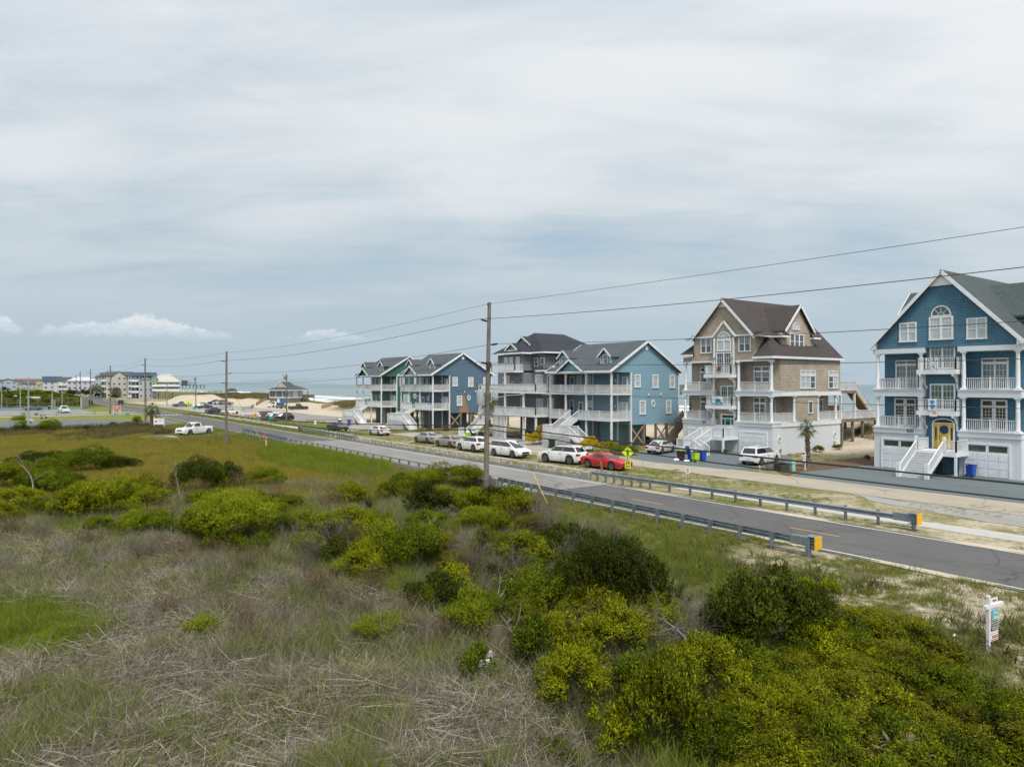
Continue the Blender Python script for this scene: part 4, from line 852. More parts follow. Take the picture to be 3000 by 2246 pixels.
        g2 = mb.build('cross_gable_roof', M_ROOF_BROWN, H); mb = MB()
        mb.prism([(xd - wd - .3, y1, 11.0), (xd + wd + .3, y1, 11.0), (xd + wd + .3, y1, 13.7), (xd + wd - .4, y1, 14.05), (xd, y1, zr - .2), (xd - wd + .4, y1, 14.05), (xd - wd - .3, y1, 13.7)], (0, -s_ * 4.5, 0)); mb.build('cross_gable_wall', M_TAN, H)
        mb = MB()
        for k in (-1, 1): mb.beam((xd + k * (wd + .04), y1 + s_ * .37, 13.98), (xd, y1 + s_ * .37, zr - .1), .06, .28); mb.box(xd + k * (wd - .55), xd + k * (wd + .95), y1 + s_ * .52, y1 - s_ * 1.5, 13.3, 13.5)
        mb.build('rake_board', M_TRIM, g2)
        if s_ < 0:
            window(H, 'S', y1, xd - 1.75, xd + 1.15, 12.05, 13.85, 3, (1, 1), True, [M_GLASS, M_BLIND], .14, .2); arch_window(H, 'S', y1, xd - .45, .75, 14.35, .8, 5, M_BLIND)
    q = MB(); q.tube([(73.6, 50.5, 15.0), (73.6, 50.5, 15.7)], .05, 6); q.build('roof_vent', M_GALVP, rf)
    # rear decks and outside stair
    boxp(H, 'rear_deck', M_WOOD, xb + .07, 93.5, 46.9, 51.5, 3.2, 3.55); boxp(H, 'rear_deck', M_WOOD, xb + .07, 87.8, 46.9, 50.5, 6.8, 7.1)
    railing(H, [(xb + .1, 46.95, 3.56), (93.5, 46.95, 3.56)], 1.04, .14, M_RAIL, 2.3); railing(H, [(xb + .1, 46.95, 7.12), (87.7, 46.95, 7.12)], 1.1, .13, M_RAIL, 2.0)
    stair(H, (87.8, 47.6, 7.1), (92.4, 47.6, 3.56), 1.1, 16, M_NEWWOOD, M_NEWWOOD, True, True, M_RAIL, 'rear_stair')
    for xx in (84.6, 87.2, 89.6, 92.9):
        for yy in (47.1, 51.2): post(H, xx, yy, -.1, 3.2, .28, M_WOOD, 'pile')
    for xx in (84.3, 87.5): post(H, xx, 47.05, 3.55, 6.8, .24, M_RAIL)
    boxp(H, 'wood_screen', M_NEWWOOD, 85.3, 89.2, 49.5, 49.6, 3.6, 5.2)
    return H
tan_house()

# ------------------------------------------------------------------ the three raised cottages of one design
def row_house(y0, wallm, dormm, roofm, label, group, bench=None, full=True):
    xf, xw, xb, xr = 62.0, 65.4, 74.5, 68.2; y1 = y0 + 12.2; ze, zr = 9.6, 13.55; e0, e1 = 61.5, 75.0
    H = thing('raised_cottage', label, 'house', (66, y0 + 6, 0), group=group)
    zroof = lambda x: ze + (x - e0) * (zr - ze) / (xr - e0)
    mb = MB(); mb.box(xw, xb, y0, y1, 2.72, 9.5)
    mb.prism([(xw - .0, y0, 9.5), (xb, y0, 9.5), (xb, y0, zroof(xw) - .2 if False else 9.75), (xr, y0, zr - .25), (xw, y0, zroof(xw) - .25)], (0, 12.2, 0))
    mb.prism([(e0 + .3, y0 + .02, 9.42), (xw, y0 + .02, 9.42), (xw, y0 + .02, zroof(xw) - .25), (e0 + .3, y0 + .02, 9.5)], (0, .15, 0)); mb.build('wall', wallm, H)
    mb = MB(); mb.box(xw + .1, 70.5, y0 + 2.2, y0 + 9.8, 0, 2.72); mb.build('ground_floor_wall', wallm, H)
    # roof
    mb = MB(); ov = .35
    mb.prism([(e0, y0 - ov, ze), (xr, y0 - ov, zr), (xr, y1 + ov, zr), (e0, y1 + ov, ze)], (0, 0, -.16)); mb.prism([(e1, y0 - ov, ze), (xr, y0 - ov, zr), (xr, y1 + ov, zr), (e1, y1 + ov, ze)], (0, 0, -.16))
    rf = mb.build('roof', roofm, H); mb = MB()
    for yy in (y0 - ov - .02, y1 + ov + .02):
        mb.beam((e0, yy, ze - .12), (xr, yy, zr - .12), .06, .3); mb.beam((e1, yy, ze - .12), (xr, yy, zr - .12), .06, .3)
    mb.beam((e0 - .02, y0 - ov, ze - .1), (e0 - .02, y1 + ov, ze - .1), .06, .24); mb.beam((e1 + .02, y0 - ov, ze - .1), (e1 + .02, y1 + ov, ze - .1), .06, .24)
    mb.beam((xf, y0 + .1, 9.36), (xf, y1 - .1, 9.36), .2, .2); mb.build('fascia', M_TRIM, rf)
    # porch gable
    ga, gb, gc = y0 + 4.75, y0 + 9.75, y0 + 7.25; mb = MB()
    for s_, yy in ((-1, ga), (1, gb)): mb.prism([(e0 - .25, yy + s_ * .15, 9.58), (e0 - .25, gc, 11.2), (64.2, gc, 11.2), (61.6, yy + s_ * .15, 9.62)], (0, 0, -.14))
    g = mb.build('porch_gable_roof', roofm, H); mb = MB(); mb.prism([(xf - .3, ga + .1, 9.45), (xf - .3, gb - .1, 9.45), (xf - .3, gc, 10.95)], (.12, 0, 0)); mb.build('porch_gable_wall', dormm, H)
    mb = MB()
    for s_, yy in ((-1, ga), (1, gb)): mb.beam((e0 - .27, yy + s_ * .18, 9.5), (e0 - .27, gc, 11.1), .06, .24)
    mb.build('rake_board', M_TRIM, g)
    # dormers
    for a, b in ((y0 + 1.3, y0 + 3.2), (y0 + 9.5, y0 + 11.4)):
        c = (a + b) / 2; xd = 63.2; mb = MB(); mb.prism([(xd, a, 10.35), (xd, b, 10.35), (xd, b, 11.6), (xd, c, 12.35), (xd, a, 11.6)], (3.2, 0, 0)); d = mb.build('dormer', dormm, H); mb = MB()
        for s_, yy in ((-1, a), (1, b)): mb.prism([(xd - .35, yy + s_ * .3, 11.45), (xd - .35, c, 12.55), (66.6, c, 12.55), (64.7, yy + s_ * .3, 11.45)], (0, 0, -.1))
        mb.build('dormer_roof', roofm, d); mb = MB()
        for s_, yy in ((-1, a), (1, b)): mb.beam((xd - .37, yy + s_ * .32, 11.38), (xd - .37, c, 12.46), .05, .2); mb.box(xd - .05, xd, yy - .06 if s_ > 0 else yy - .04, yy + .04 if s_ > 0 else yy + .06, 10.35, 11.6)
        mb.box(xd - .05, xd + .02, a, b, 10.3, 10.42); mb.build('dormer_trim', M_TRIM, d); window(H, 'F', xd, c - .5, c + .5, 10.5, 11.7, 1, (3, 2), True, M_GLASS, .1, lower=True)
    q = MB(); q.lathe((xr + .1, y0 - .02, 12.6), [(.3, 0), (.3, -.04), (.24, -.05)], 12, 'y'); q.build('gable_vent', M_TRIM, H)
    # decks, posts, rails
    for zt, hb in ((3.45, .22), (6.75, .22)):
        boxp(H, 'deck', M_RAIL, xf - .1, xw, y0, y1, zt - hb, zt)
        railing(H, [(xf, y0 + .08, zt), (xf, y1 - .08, zt)] if zt > 5 or not full else [(xf, y0 + .08, zt), (xf, y0 + 6.2, zt)], 1.04, .125, M_RAIL, 2.4); railing(H, [(xf + .05, y0 + .06, zt), (xw - .05, y0 + .06, zt)], 1.04, .125, M_RAIL, 3.0)
        if zt < 5 and full: railing(H, [(xf, y0 + 7.9, zt), (xf, y1 - .08, zt)], 1.04, .125, M_RAIL, 2.4)
    for dy in (.1, 4.75, 8.85, 12.1): post(H, xf + .12, y0 + dy, 0, 9.3, .22, M_RAIL)
    for dy in (2.2, 6.9): post(H, xw - .12, y0 + dy, 0, 9.3, .16, M_RAIL)
    post(H, xw + .06, y0 - .01, 0, 9.4, .18, M_RAIL, 'corner_board'); post(H, xb - .02, y0 - .01, 2.72, 9.5, .16, M_TRIM, 'corner_board')
    # openings: front wall
    for a, z0, z1, w in ((11.3, 6.95, 9.0, .95), (9.8, 6.8, 9.1, 1.0), (8.0, 6.8, 9.1, 1.0), (1.0, 6.8, 8.9, .9), (11.4, 4.1, 5.7, .9), (7.6, 4.8, 5.7, .9)): window(H, 'F', xw, y0 + a - w / 2, y0 + a + w / 2, z0, z1, 1, (3, 3), True, [M_GLASS, M_BLIND], .12)
    window(H, 'F', xw, y0 + .6, y0 + 2.1, 3.6, 5.6, 2, (2, 4), False, M_BLIND, .1, .1, name='glazed_door')
    d = MB(); d.box(xw - .04, xw, y0 + 9.0, y0 + 10.0, 3.47, 5.5); dr = d.build('door', M_TRIM, H); q = MB(); q.box(xw - .05, xw - .04, y0 + 9.25, y0 + 9.75, 3.7, 5.3); q.build('pane', M_GLASSG, dr)
    # gable end openings
    for a, b, z0, z1 in ((66.1, 67.15, 7.5, 9.15), (69.4, 70.5, 7.4, 9.15), (72.7, 73.75, 7.4, 9.15), (67.0, 68.1, 4.0, 5.8), (72.0, 73.0, 4.0, 5.78)): window(H, 'S', y0, a, b, z0, z1, 1, (1, 1), True, M_BLIND, .14)
    round_window(H, 'S', y0, 69.55, 5.4, .36, .5, 8)
    for xx in (68.6, 70.9): lantern(H, 'S', y0, xx, 6.5)
    lantern(H, 'F', xw, y0 + 2.6, 8.4); lantern(H, 'F', xw, y0 + 2.6, 5.0)
    # piles and braces under the open end
    for xx in (65.45, 67.9, 70.2, 72.3, 74.3):
        for dy in (.15, 6, 12): post(H, xx, y0 + dy, -.1, 2.72, .27, M_WOOD, 'pile')
    for p, q_ in ((65.5, 67.9), (70.2, 72.3)):
        mb = MB(); mb.beam((p, y0 + .1, .2), (q_, y0 + .1, 2.6), .05, .2); mb.build('brace', M_NEWWOOD if p < 66 else M_WOOD, H); mb = MB(); mb.beam((q_, y0 + .22, .2), (p, y0 + .22, 2.6), .05, .2); mb.build('brace', M_NEWWOOD if p < 66 else M_WOOD, H)
    # front stair, landing platform on lattice
    stair(H, (xf, y0 + 7.05, 3.45), (58.9, y0 + 7.05, 1.62), 1.5, 9, M_RAIL, M_RAIL, True, True, M_RAIL, 'front_stair')
    boxp(H, 'platform', M_RAIL, 57.3, 58.9, y0 + 2.6, y0 + 8.0, 1.4, 1.62)
    railing(H, [(58.85, y0 + 6.2, 1.62), (58.85, y0 + 2.6, 1.62)], 1.04, .125, M_RAIL, 2.0); railing(H, [(58.85, y0 + 7.95, 1.62), (57.35, y0 + 7.95, 1.62), (57.35, y0 + 2.65, 1.62)], 1.04, .125, M_RAIL, 2.0)
    stair(H, (58.1, y0 + 2.6, 1.62), (58.1, y0 - .1, 0.05), 1.3, 8, M_RAIL, M_RAIL, True, True, M_RAIL, 'front_stair')
    lattice(H, 'F', 57.35, y0 + 2.6, y0 + 8.0, 0, 1.4); lattice(H, 'S', y0 + 2.6, 57.35, 58.9, 0, 1.4)
    if bench: boxp(H, 'privacy_panel', M_WHITE, 57.5, 62, y0 + 8.6, y0 + 8.7, .9, 2.6)
    # rear stair
    stair(H, (xb + .2, y0 + .8 - 1.9, 3.4), (70.6, y0 + .8 - 1.9, 0.1), 1.1, 15, M_WOOD, M_WOOD, True, True, M_WOOD, 'rear_stair'); boxp(H, 'rear_deck', M_WOOD, xb, xb + 3.0, y0 - 1.7, y1, 3.15, 3.4)
    boxp(H, 'rear_deck', M_WOOD, xb, xb + 3.0, y0 + .2, y1, 6.5, 6.75); railing(H, [(xb + .1, y0 + .25, 6.75), (xb + 2.95, y0 + .25, 6.75)], 1.05, .14, M_WOOD, 2)
    for yy in (y0 - 1.5, y0 + .3, y1 - .2): post(H, xb + 2.8, yy, -.1, 6.6 if yy > y0 else 4.4, .25, M_WOOD, 'pile')
    return H
row_house(64.3, M_LBLUE, siding('light_blue_gable_siding', (.16, .37, .46)), M_ROOF_GREY, 'light blue raised cottage with white porches and grey dormered roof', None)
row_house(109.1, M_NAVY, siding('pale_blue_gable_siding', (.30, .45, .52)), M_ROOF_GREY, 'navy blue raised cottage with a rust streak down its gable wall', None, True)
row_house(129.7, M_GREEN, M_GREEN, M_ROOF_GREY, 'dark green raised cottage with white porches beside the parking lot', None, True)

# ------------------------------------------------------------------ grey house with the hipped roof
def grey_house():
    H = thing('hip_roof_house', 'dark grey raised house with hipped black roof and three stacked decks', 'house', (66, 84, 0))
    mb = MB(); mb.box(63.4, 74.6, 79.2, 91, 3.0, 12.45); mb.box(61.6, 63.4, 82.0, 86.9, 6.8, 12.4); mb.box(63.0, 73, 76.6, 79.2, 3.0, 10.6)
    mb.box(64.5, 72, 79.2, 85.2, 0, 3.0); mb.build('wall', M_GREY, H)
    GB = ((64.3, 85.05, 13.6, 2.1), (61.9, 84.5, 12.85, 1.5))
    def hip(mb, x0, x1, y0, y1, z, h, rl):     # ridge along x
        yc = (y0 + y1) / 2; a, b = (x0 + rl, yc, z + h), (x1 - rl, yc, z + h)
        mb.prism([(x0, y0, z), (x1, y0, z), b, a], (0, 0, -.12)); mb.prism([(x1, y1, z), (x0, y1, z), a, b], (0, 0, -.12)); mb.prism([(x0, y1, z), (x0, y0, z), a], (0, 0, -.12)); mb.prism([(x1, y0, z), (x1, y1, z), b], (0, 0, -.12))
    mb = MB(); hip(mb, 62.6, 75.2, 78.5, 91.6, 12.55, 3.1, 3.4); hip(mb, 60.9, 70, 81.4, 87.6, 12.5, 1.7, 2.2)
    mb.prism([(62.3, 76.2, 9.9), (62.3, 80.0, 9.9), (66, 80.0, 11.2), (66, 76.2, 11.2)], (0, 0, -.12)); mb.prism([(62.2, 76.2, 6.6), (62.2, 78.4, 6.6), (63.4, 78.4, 7.2), (63.4, 76.2, 7.2)], (0, 0, -.1)); rf = mb.build('roof', M_ROOF_DARK, H)
    mb = MB()
    for x, y0, y1, z in ((62.56, 78.5, 91.6, 12.43), (60.86, 81.4, 87.6, 12.38), (62.26, 76.2, 80.0, 9.8), (62.16, 76.2, 78.4, 6.52)): mb.box(x - .05, x + .05, y0, y1, z - .12, z + .1)
    for y, x0, x1, z in ((78.46, 62.6, 75.2, 12.43), (81.36, 60.9, 63, 12.38), (76.16, 62.3, 66, 10.3)): mb.box(x0, x1, y - .05, y + .05, z - .12, z + .1)
    for xa, yc, z, w in GB:      # gablets
        for s_ in (-1, 1): mb.beam((xa - .78, yc + s_ * (w + .1), z), (xa - .78, yc, z + w * .62 + .05), .05, .2)
        mb.box(xa - .68, xa - .56, yc - w, yc + w, z - .08, z + .06)
    mb.build('fascia', M_TRIM, rf); mb = MB()
    for xa, yc, z, w in GB: mb.prism([(xa - .55, yc - w + .1, z), (xa - .55, yc + w - .1, z), (xa - .55, yc, z + w * .6)], (.3, 0, 0))
    mb.build('gablet', M_GREY, rf); mb = MB()
    for xa, yc, z, w in GB:
        for s_ in (-1, 1): mb.prism([(xa - .75, yc + s_ * (w + .1), z + .1), (xa - .75, yc, z + w * .62 + .16), (xa + 2.6, yc, z + w * .62 + .16), (xa + .6, yc + s_ * (w + .1), z + .1)], (0, 0, -.06))
    mb.build('gablet_roof', M_ROOF_DARK, rf)
    for zt, ya, yb, xa in ((3.6, 77.0, 91.5, 60.0), (6.85, 77.0, 91.5, 60.0), (9.85, 82.0, 88.0, 60.1)):
        boxp(H, 'deck', M_RAIL, xa - .1, 63.4, ya, yb, zt - .25, zt); railing(H, [(63.3, ya + .06, zt), (xa, ya + .06, zt), (xa, yb - .06, zt), (63.3, yb - .06, zt)], 1.04, .125, M_RAIL, 2.6)
    for yy, z1 in ((80.0, 6.8), (84.5, 9.7), (91.2, 6.8), (77.2, 3.5)): post(H, 60.15, yy, 0, z1, .24, M_RAIL)
    # openings
    for a in (86.3, 85.0, 83.3): window(H, 'F', 61.6, a - .45, a + .45, 10.0, 11.9, 1, (2, 3), True, M_BLIND, .11)
    for a, b, c, d in ((86.4, 85.4, 7.0, 9.2), (89.6, 88.4, 7.1, 9.0)): window(H, 'F', 61.6 if a < 87 else 63.4, b, a, c, d, 1, (1, 2), False, M_BLIND, .12)
    window(H, 'F', 63.4, 79.5, 81.4, 6.9, 9.3, 2, (3, 4), False, M_BLIND, .12, name='glazed_door'); window(H, 'F', 63.4, 79.6, 81.2, 3.7, 5.8, 2, (2, 4), False, M_BLIND, .12, name='glazed_door')
    window(H, 'F', 63.4, 80.8, 81.7, 10.5, 11.7, 1, (2, 2)); window(H, 'F', 63.4, 79.3, 80.3, 10.7, 11.7, 1, (3, 2), False)
    window(H, 'F', 63.0, 77.0, 78.2, 7.2, 9.2, 1, (2, 2)); window(H, 'F', 63.0, 76.9, 78.1, 4.0, 5.9, 1, (2, 2)); window(H, 'F', 63.4, 84.0, 85.0, 4.6, 5.8, 1, (2, 2))
    for xx, zl, zh in ((65, 7.2, 9.0), (69, 4.2, 6.0)): window(H, 'S', 76.6, xx, xx + 1.0, zl, zh, 1, (2, 2))
    window(H, 'S', 79.2, 66, 67.2, 10.7, 11.6, 1, (3, 2), False)
    for yy in (82.4, 86.75): lantern(H, 'F', 61.6, yy, 8.5, M_BLACK)
    # lattice, stair, piles
    lattice(H, 'F', 60.1, 84.7, 87.6, 0, 3.3); stair(H, (60.6, 88.6, 3.6), (56.6, 88.6, .4), 1.5, 15, M_RAIL, M_RAIL, True, True, M_RAIL, 'front_stair'); boxp(H, 'platform', M_RAIL, 55.4, 56.6, 87.7, 90.2, .2, .4); railing(H, [(56.5, 90.1, .4), (55.5, 90.1, .4), (55.5, 88.4, .4)], 1.0, .13, M_RAIL, 2)
    for xx in (63.6, 68, 72, 75.8):
        for yy in (76.9, 79.3, 91): post(H, xx, yy, -.1, 3.0, .27, M_WOOD, 'pile')
    return H
grey_house()
# ================================================================== vehicles
def carpaint(name, col, metal=0.0):
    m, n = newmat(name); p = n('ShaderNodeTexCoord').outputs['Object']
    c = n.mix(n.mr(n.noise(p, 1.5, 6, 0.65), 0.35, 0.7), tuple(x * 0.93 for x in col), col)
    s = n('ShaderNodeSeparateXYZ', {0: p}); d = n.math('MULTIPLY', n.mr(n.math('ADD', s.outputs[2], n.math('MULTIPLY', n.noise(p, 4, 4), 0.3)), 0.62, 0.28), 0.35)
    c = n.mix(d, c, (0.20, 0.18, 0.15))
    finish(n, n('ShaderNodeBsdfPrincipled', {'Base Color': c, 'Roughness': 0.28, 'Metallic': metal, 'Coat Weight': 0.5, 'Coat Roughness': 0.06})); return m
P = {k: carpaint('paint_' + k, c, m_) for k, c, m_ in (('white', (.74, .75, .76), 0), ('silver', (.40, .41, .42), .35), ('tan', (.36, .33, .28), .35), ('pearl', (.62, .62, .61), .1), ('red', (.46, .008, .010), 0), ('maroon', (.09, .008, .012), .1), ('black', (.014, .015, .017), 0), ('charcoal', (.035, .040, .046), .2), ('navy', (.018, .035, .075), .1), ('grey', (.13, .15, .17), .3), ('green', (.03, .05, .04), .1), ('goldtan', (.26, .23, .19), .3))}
M_CGLASS = glass('car_glass', (.012, .015, .017), .04); M_LAMP = mat('headlight', (.62, .64, .66), .15, .03); M_TAIL = mat('tail_light', (.32, .008, .01), .2, .05); M_PLATE = mat('number_plate', (.6, .62, .64), .4, .05)
def lerp_prof(pr, x):
    for (x0, z0), (x1, z1) in zip(pr, pr[1:]):
        if x0 <= x <= x1: return z0 + (z1 - z0) * (x - x0) / max(1e-6, x1 - x0)
    return pr[0][1] if x < pr[0][0] else pr[-1][1]
KINDS = {  # length, width, roof, belt, wheelbase, wheel radius, upper line of the lower body, greenhouse (rear base, rear roof, front roof, screen base), bed
 'sedan': dict(L=4.80, W=1.83, H=1.45, belt=.93, wb=2.78, r=.35, prof=[(-2.4, .86), (-2.2, .96), (-1.45, 1.0), (.85, .95), (1.2, .93), (2.1, .76), (2.4, .58)], gh=(-1.78, -.95, .28, 1.12)),
 'coupe': dict(L=5.02, W=1.92, H=1.45, belt=.97, wb=2.95, r=.39, prof=[(-2.5, .90), (-2.35, 1.02), (-1.5, 1.02), (-.9, 1.0), (.9, .98), (1.3, .97), (2.3, .84), (2.5, .70)], gh=(-1.85, -1.0, .15, 1.0)),
 'suv': dict(L=4.75, W=1.93, H=1.74, belt=1.06, wb=2.85, r=.41, prof=[(-2.37, .98), (-2.3, 1.12), (-1.5, 1.16), (.8, 1.10), (1.3, 1.07), (2.15, .96), (2.37, .72)], gh=(-2.24, -1.72, .1, 1.22), rails=True),
 'bigsuv': dict(L=5.19, W=2.0, H=1.80, belt=1.10, wb=3.07, r=.43, prof=[(-2.6, .98), (-2.5, 1.14), (-1.5, 1.19), (.9, 1.14), (1.4, 1.12), (2.4, 1.02), (2.6, .76)], gh=(-2.46, -1.95, .2, 1.30), rails=True),
 'minivan': dict(L=5.17, W=2.02, H=1.77, belt=1.04, wb=3.09, r=.38, prof=[(-2.58, .88), (-2.5, 1.08), (-1.5, 1.10), (1.0, 1.05), (1.6, 1.02), (2.4, .82), (2.58, .62)], gh=(-2.45, -2.1, .35, 1.78), rails=True),
 'pickup': dict(L=5.89, W=2.01, H=1.93, belt=1.22, wb=3.68, r=.41, prof=[(-2.94, 1.18), (-.72, 1.18), (-.6, 1.20), (1.0, 1.20), (1.3, 1.19), (2.7, 1.10), (2.94, .85)], gh=(-.78, -.62, .55, 1.28), bed=(-2.82, -.90, .72)),
 'jeep': dict(L=4.3, W=1.85, H=1.85, belt=1.12, wb=2.8, r=.41, prof=[(-2.1, 1.10), (-.5, 1.12), (.6, 1.12), (.75, 1.10), (2.0, 1.05), (2.15, .95)], gh=(-2.0, -1.92, .25, .68)),
}
def wheel_mesh(r):
    w = .22; t = MB(); t.lathe((0, -w / 2, 0), [(r * .62, .0), (r * .93, .0), (r, .035), (r, w - .035), (r * .93, w), (r * .62, w)], 20, 'y')
    h = MB(); h.lathe((0, -w / 2, 0), [(.001, .02), (r * .2, .02), (r * .24, .055), (r * .58, .05), (r * .66, .015), (r * .66, w - .02), (.001, w - .02)], 20, 'y')
    for k in range(5):
        a = 2 * math.pi * k / 5
        for q in (-.13, .13): h.beam((r * .16 * math.cos(a), -w / 2 + .012, r * .16 * math.sin(a)), (r * .62 * math.cos(a + q), -w / 2 + .012, r * .62 * math.sin(a + q)), .045, .03, (0, 1, 0))
    return t.mesh('tyre', M_RUBBER, True, angle=35), h.mesh('rim', M_ALU, True, angle=35)
CARCACHE = {}
def car_parts(kind, steel=False):
    if kind in CARCACHE: return CARCACHE[kind]
    K = KINDS[kind]; L, W_, H_, r, wb = K['L'], K['W'], K['H'], K['r'], K['wb']; hw = W_ / 2; parts = []
    xa, xb_ = -wb / 2 - (.05 if kind != 'pickup' else .12), wb / 2 - (.05 if kind != 'pickup' else .12)
    if kind == 'minivan' or kind == 'coupe': xa -= .02
    xsn = sorted(set([round(-L / 2 + L * i / 26, 3) for i in range(27)] + [c + r * 1.16 * math.cos(math.pi * i / 10) for c in (xa, xb_) for i in range(11)] + [p[0] for p in K['prof']]))
    xsn = [x for x in xsn if -L / 2 <= x <= L / 2]; rings = []; bed = K.get('bed')
    for x in xsn:
        zt = lerp_prof(K['prof'], x); e = abs(x) / (L / 2); tp = 1 - .11 * max(0, (e - .72) / .28) ** 2 - .02 * max(0, (e - .3)); w = hw * tp
        zs = .24 + .12 * max(0, (e - .86) / .14)
        for c in (xa, xb_):
            d = r * 1.17
            if abs(x - c) < d: zs = max(zs, r + math.sqrt(d * d - (x - c) ** 2) * .98 - .0)
        zs = min(zs, zt - .12); zm = zs + (zt - zs) * .55; ins = bed and bed[0] <= x <= bed[1]; flo = bed[2] if ins else zt + .025
        half = [(w * .93, zs), (w * .985, zs + (zt - zs) * .18), (w, zm), (w * .985, zs + (zt - zs) * .82), (w * .95, zt), (w * .88 if not ins else w * .90, zt + (.012 if not ins else .0)), (w * .80 if not ins else w * .895, flo if ins else zt + .02), (0, flo if ins else zt + .03)]
        rings.append([(x, y, z) for y, z in half] + [(x, -y, z) for y, z in half[-2::-1]])
    k = len(rings[0]); mb = MB(); mb.add([p for q in rings for p in q], [(i * k + j, (i + 1) * k + j, (i + 1) * k + j + 1, i * k + j + 1) for i in range(len(rings) - 1) for j in range(k - 1)] + [tuple(range(k)), tuple(range((len(rings) - 1) * k, len(rings) * k))[::-1]])
    # greenhouse
    g0, g1, g2, g3 = K['gh']; zb = lerp_prof(K['prof'], g1); th = hw * .965; tr = hw * (.74 if kind != 'jeep' else .9); z0 = zb - .05; zr = H_
    def at(x):  # half width at roof / base
        return tr * (1 - .10 * max(0, abs(x) / (L / 2) - .1))
    base = [(g0, th * .86), (g0 + .35, th * .97), ((g0 + g3) / 2, th), (g3 - .55, th * .96), (g3, th * .80)]
    top = [(g1, tr * .88), (g1 + .22, tr * .99), ((g1 + g2) / 2, tr * 1.02), (g2 - .2, tr), (g2, tr * .90)]
    zt_ = [zr - .05, zr - .015, zr, zr - .02, zr - .06]; nb = len(base)
    zbs = [lerp_prof(K['prof'], x) - .02 for x, _ in base]
    vs = [(x, y, z) for (x, y), z in zip(base, zbs)] + [(x, y, z) for (x, y), z in zip(top, zt_)] + [(x, -y, z) for (x, y), z in zip(base, zbs)] + [(x, -y, z) for (x, y), z in zip(top, zt_)] + [(x, 0, z + .03) for (x, _), z in zip(top, zt_)]
    B0, T0, B1, T1, C0 = 0, nb, 2 * nb, 3 * nb, 4 * nb; fs = []
    for i in range(nb - 1):
        fs += [(B0 + i + 1, B0 + i, T0 + i, T0 + i + 1), (B1 + i, B1 + i + 1, T1 + i + 1, T1 + i), (T0 + i + 1, T0 + i, C0 + i, C0 + i + 1), (C0 + i + 1, C0 + i, T1 + i, T1 + i + 1)]
    fs += [(B0, B1, T1, C0, T0), (B1 + nb - 1, B0 + nb - 1, T0 + nb - 1, C0 + nb - 1, T1 + nb - 1)]
    mb.add(vs, fs); parts.append(('body', mb.mesh('body', None or M_WHITE, True, angle=32), 'PAINT', None))
    # glass
    def quad(name, P4, off, lbl=None):
        c = sum((Vector(p) for p in P4), Vector()) / 4; nn = (Vector(P4[1]) - Vector(P4[0])).cross(Vector(P4[3]) - Vector(P4[0])).normalized(); 
        if nn.dot(c - Vector((0, 0, .9))) < 0: nn = -nn
        q = MB(); q.prism([tuple(Vector(p) + nn * off) for p in P4], tuple(-nn * .03)); parts.append((name, q.mesh(name, M_CGLASS), None, lbl))
    ip = lambda a, b, t: tuple(Vector(a) + (Vector(b) - Vector(a)) * t)
    def panel(bl, br, tl, tr_, m0, m1, lo=.08, hi=.12):   # inset quad on a face
        A = lambda s, t: ip(ip(bl, br, s), ip(tl, tr_, s), t)
        return [A(m0, lo), A(m1, lo), A(m1, 1 - hi), A(m0, 1 - hi)]
    v = [Vector(p) for p in vs]
    quad('windscreen', panel(v[B0 + 4], v[B1 + 4], v[T0 + 4], v[T1 + 4], .05, .95, .10, .06), .012); quad('rear_window', panel(v[B0], v[B1], v[T0], v[T1], .08, .92, .14 if kind in ('suv', 'bigsuv', 'minivan', 'jeep') else .06, .10), .012)
    for s_, b, t in ((1, B0, T0), (-1, B1, T1)):
        segs = [(0, .22 if kind not in ('sedan', 'coupe') else .5, 1), (1, 0, .97), (2, .0, 1), (3, 0, .66)]
        if kind == 'coupe': segs = [(1, .35, .98), (2, 0, 1), (3, 0, .6)]
        if kind == 'pickup': segs = [(1, .15, .97), (2, .0, 1), (3, 0, .66)]
        for i, m0, m1 in segs: quad('side_window', panel(v[b + i], v[b + i + 1], v[t + i], v[t + i + 1], m0, m1, .17, .15), .012)
    # lamps, grille, bumpers, mirrors, plate
    fx, rx = L / 2, -L / 2; hz = lerp_prof(K['prof'], fx - .18); rz_ = lerp_prof(K['prof'], rx + .1)
    for s_ in (-1, 1):
        q = MB(); y0 = s_ * hw * .58; y1 = s_ * hw * .90; q.prism([(fx - .03, y0, hz - .20), (fx - .22, y1, hz - .17), (fx - .25, y1, hz - .05), (fx - .06, y0, hz - .07)], (.045, s_ * .012, .012)); parts.append(('headlight', q.mesh('headlight', M_LAMP), None, None))
        tall = kind in ('pickup', 'jeep'); q = MB(); y0 = s_ * hw * (.52 if not tall else .84); y1 = s_ * hw * .93; zz0, zz1 = (rz_ - .26, rz_ - .06) if not tall else (rz_ - .42, rz_ - .08); q.box(rx - .015, rx + (.20 if not tall else .12), min(y0, y1), max(y0, y1), zz0, zz1); parts.append(('tail_light', q.mesh('tail_light', M_TAIL), None, None))
        q = MB(); xm = g3 - .42; q.lathe((xm, s_ * (hw + .07), zb + .08), [(.02, -.09), (.085, -.05), (.09, .04), (.03, .09)], 8, 'y'); parts.append(('mirror', q.mesh('mirror', M_WHITE, True), 'PAINT', None))
        if K.get('rails'): q = MB(); q.tube([(g1 + .25, s_ * tr * .86, zr + .0), (g1 + .5, s_ * tr * .87, zr + .055), (g2 - .4, s_ * tr * .87, zr + .055), (g2 - .15, s_ * tr * .86, zr - .02)], .022, 6); parts.append(('roof_rail', q.mesh('roof_rail', M_BLACK), None, None))
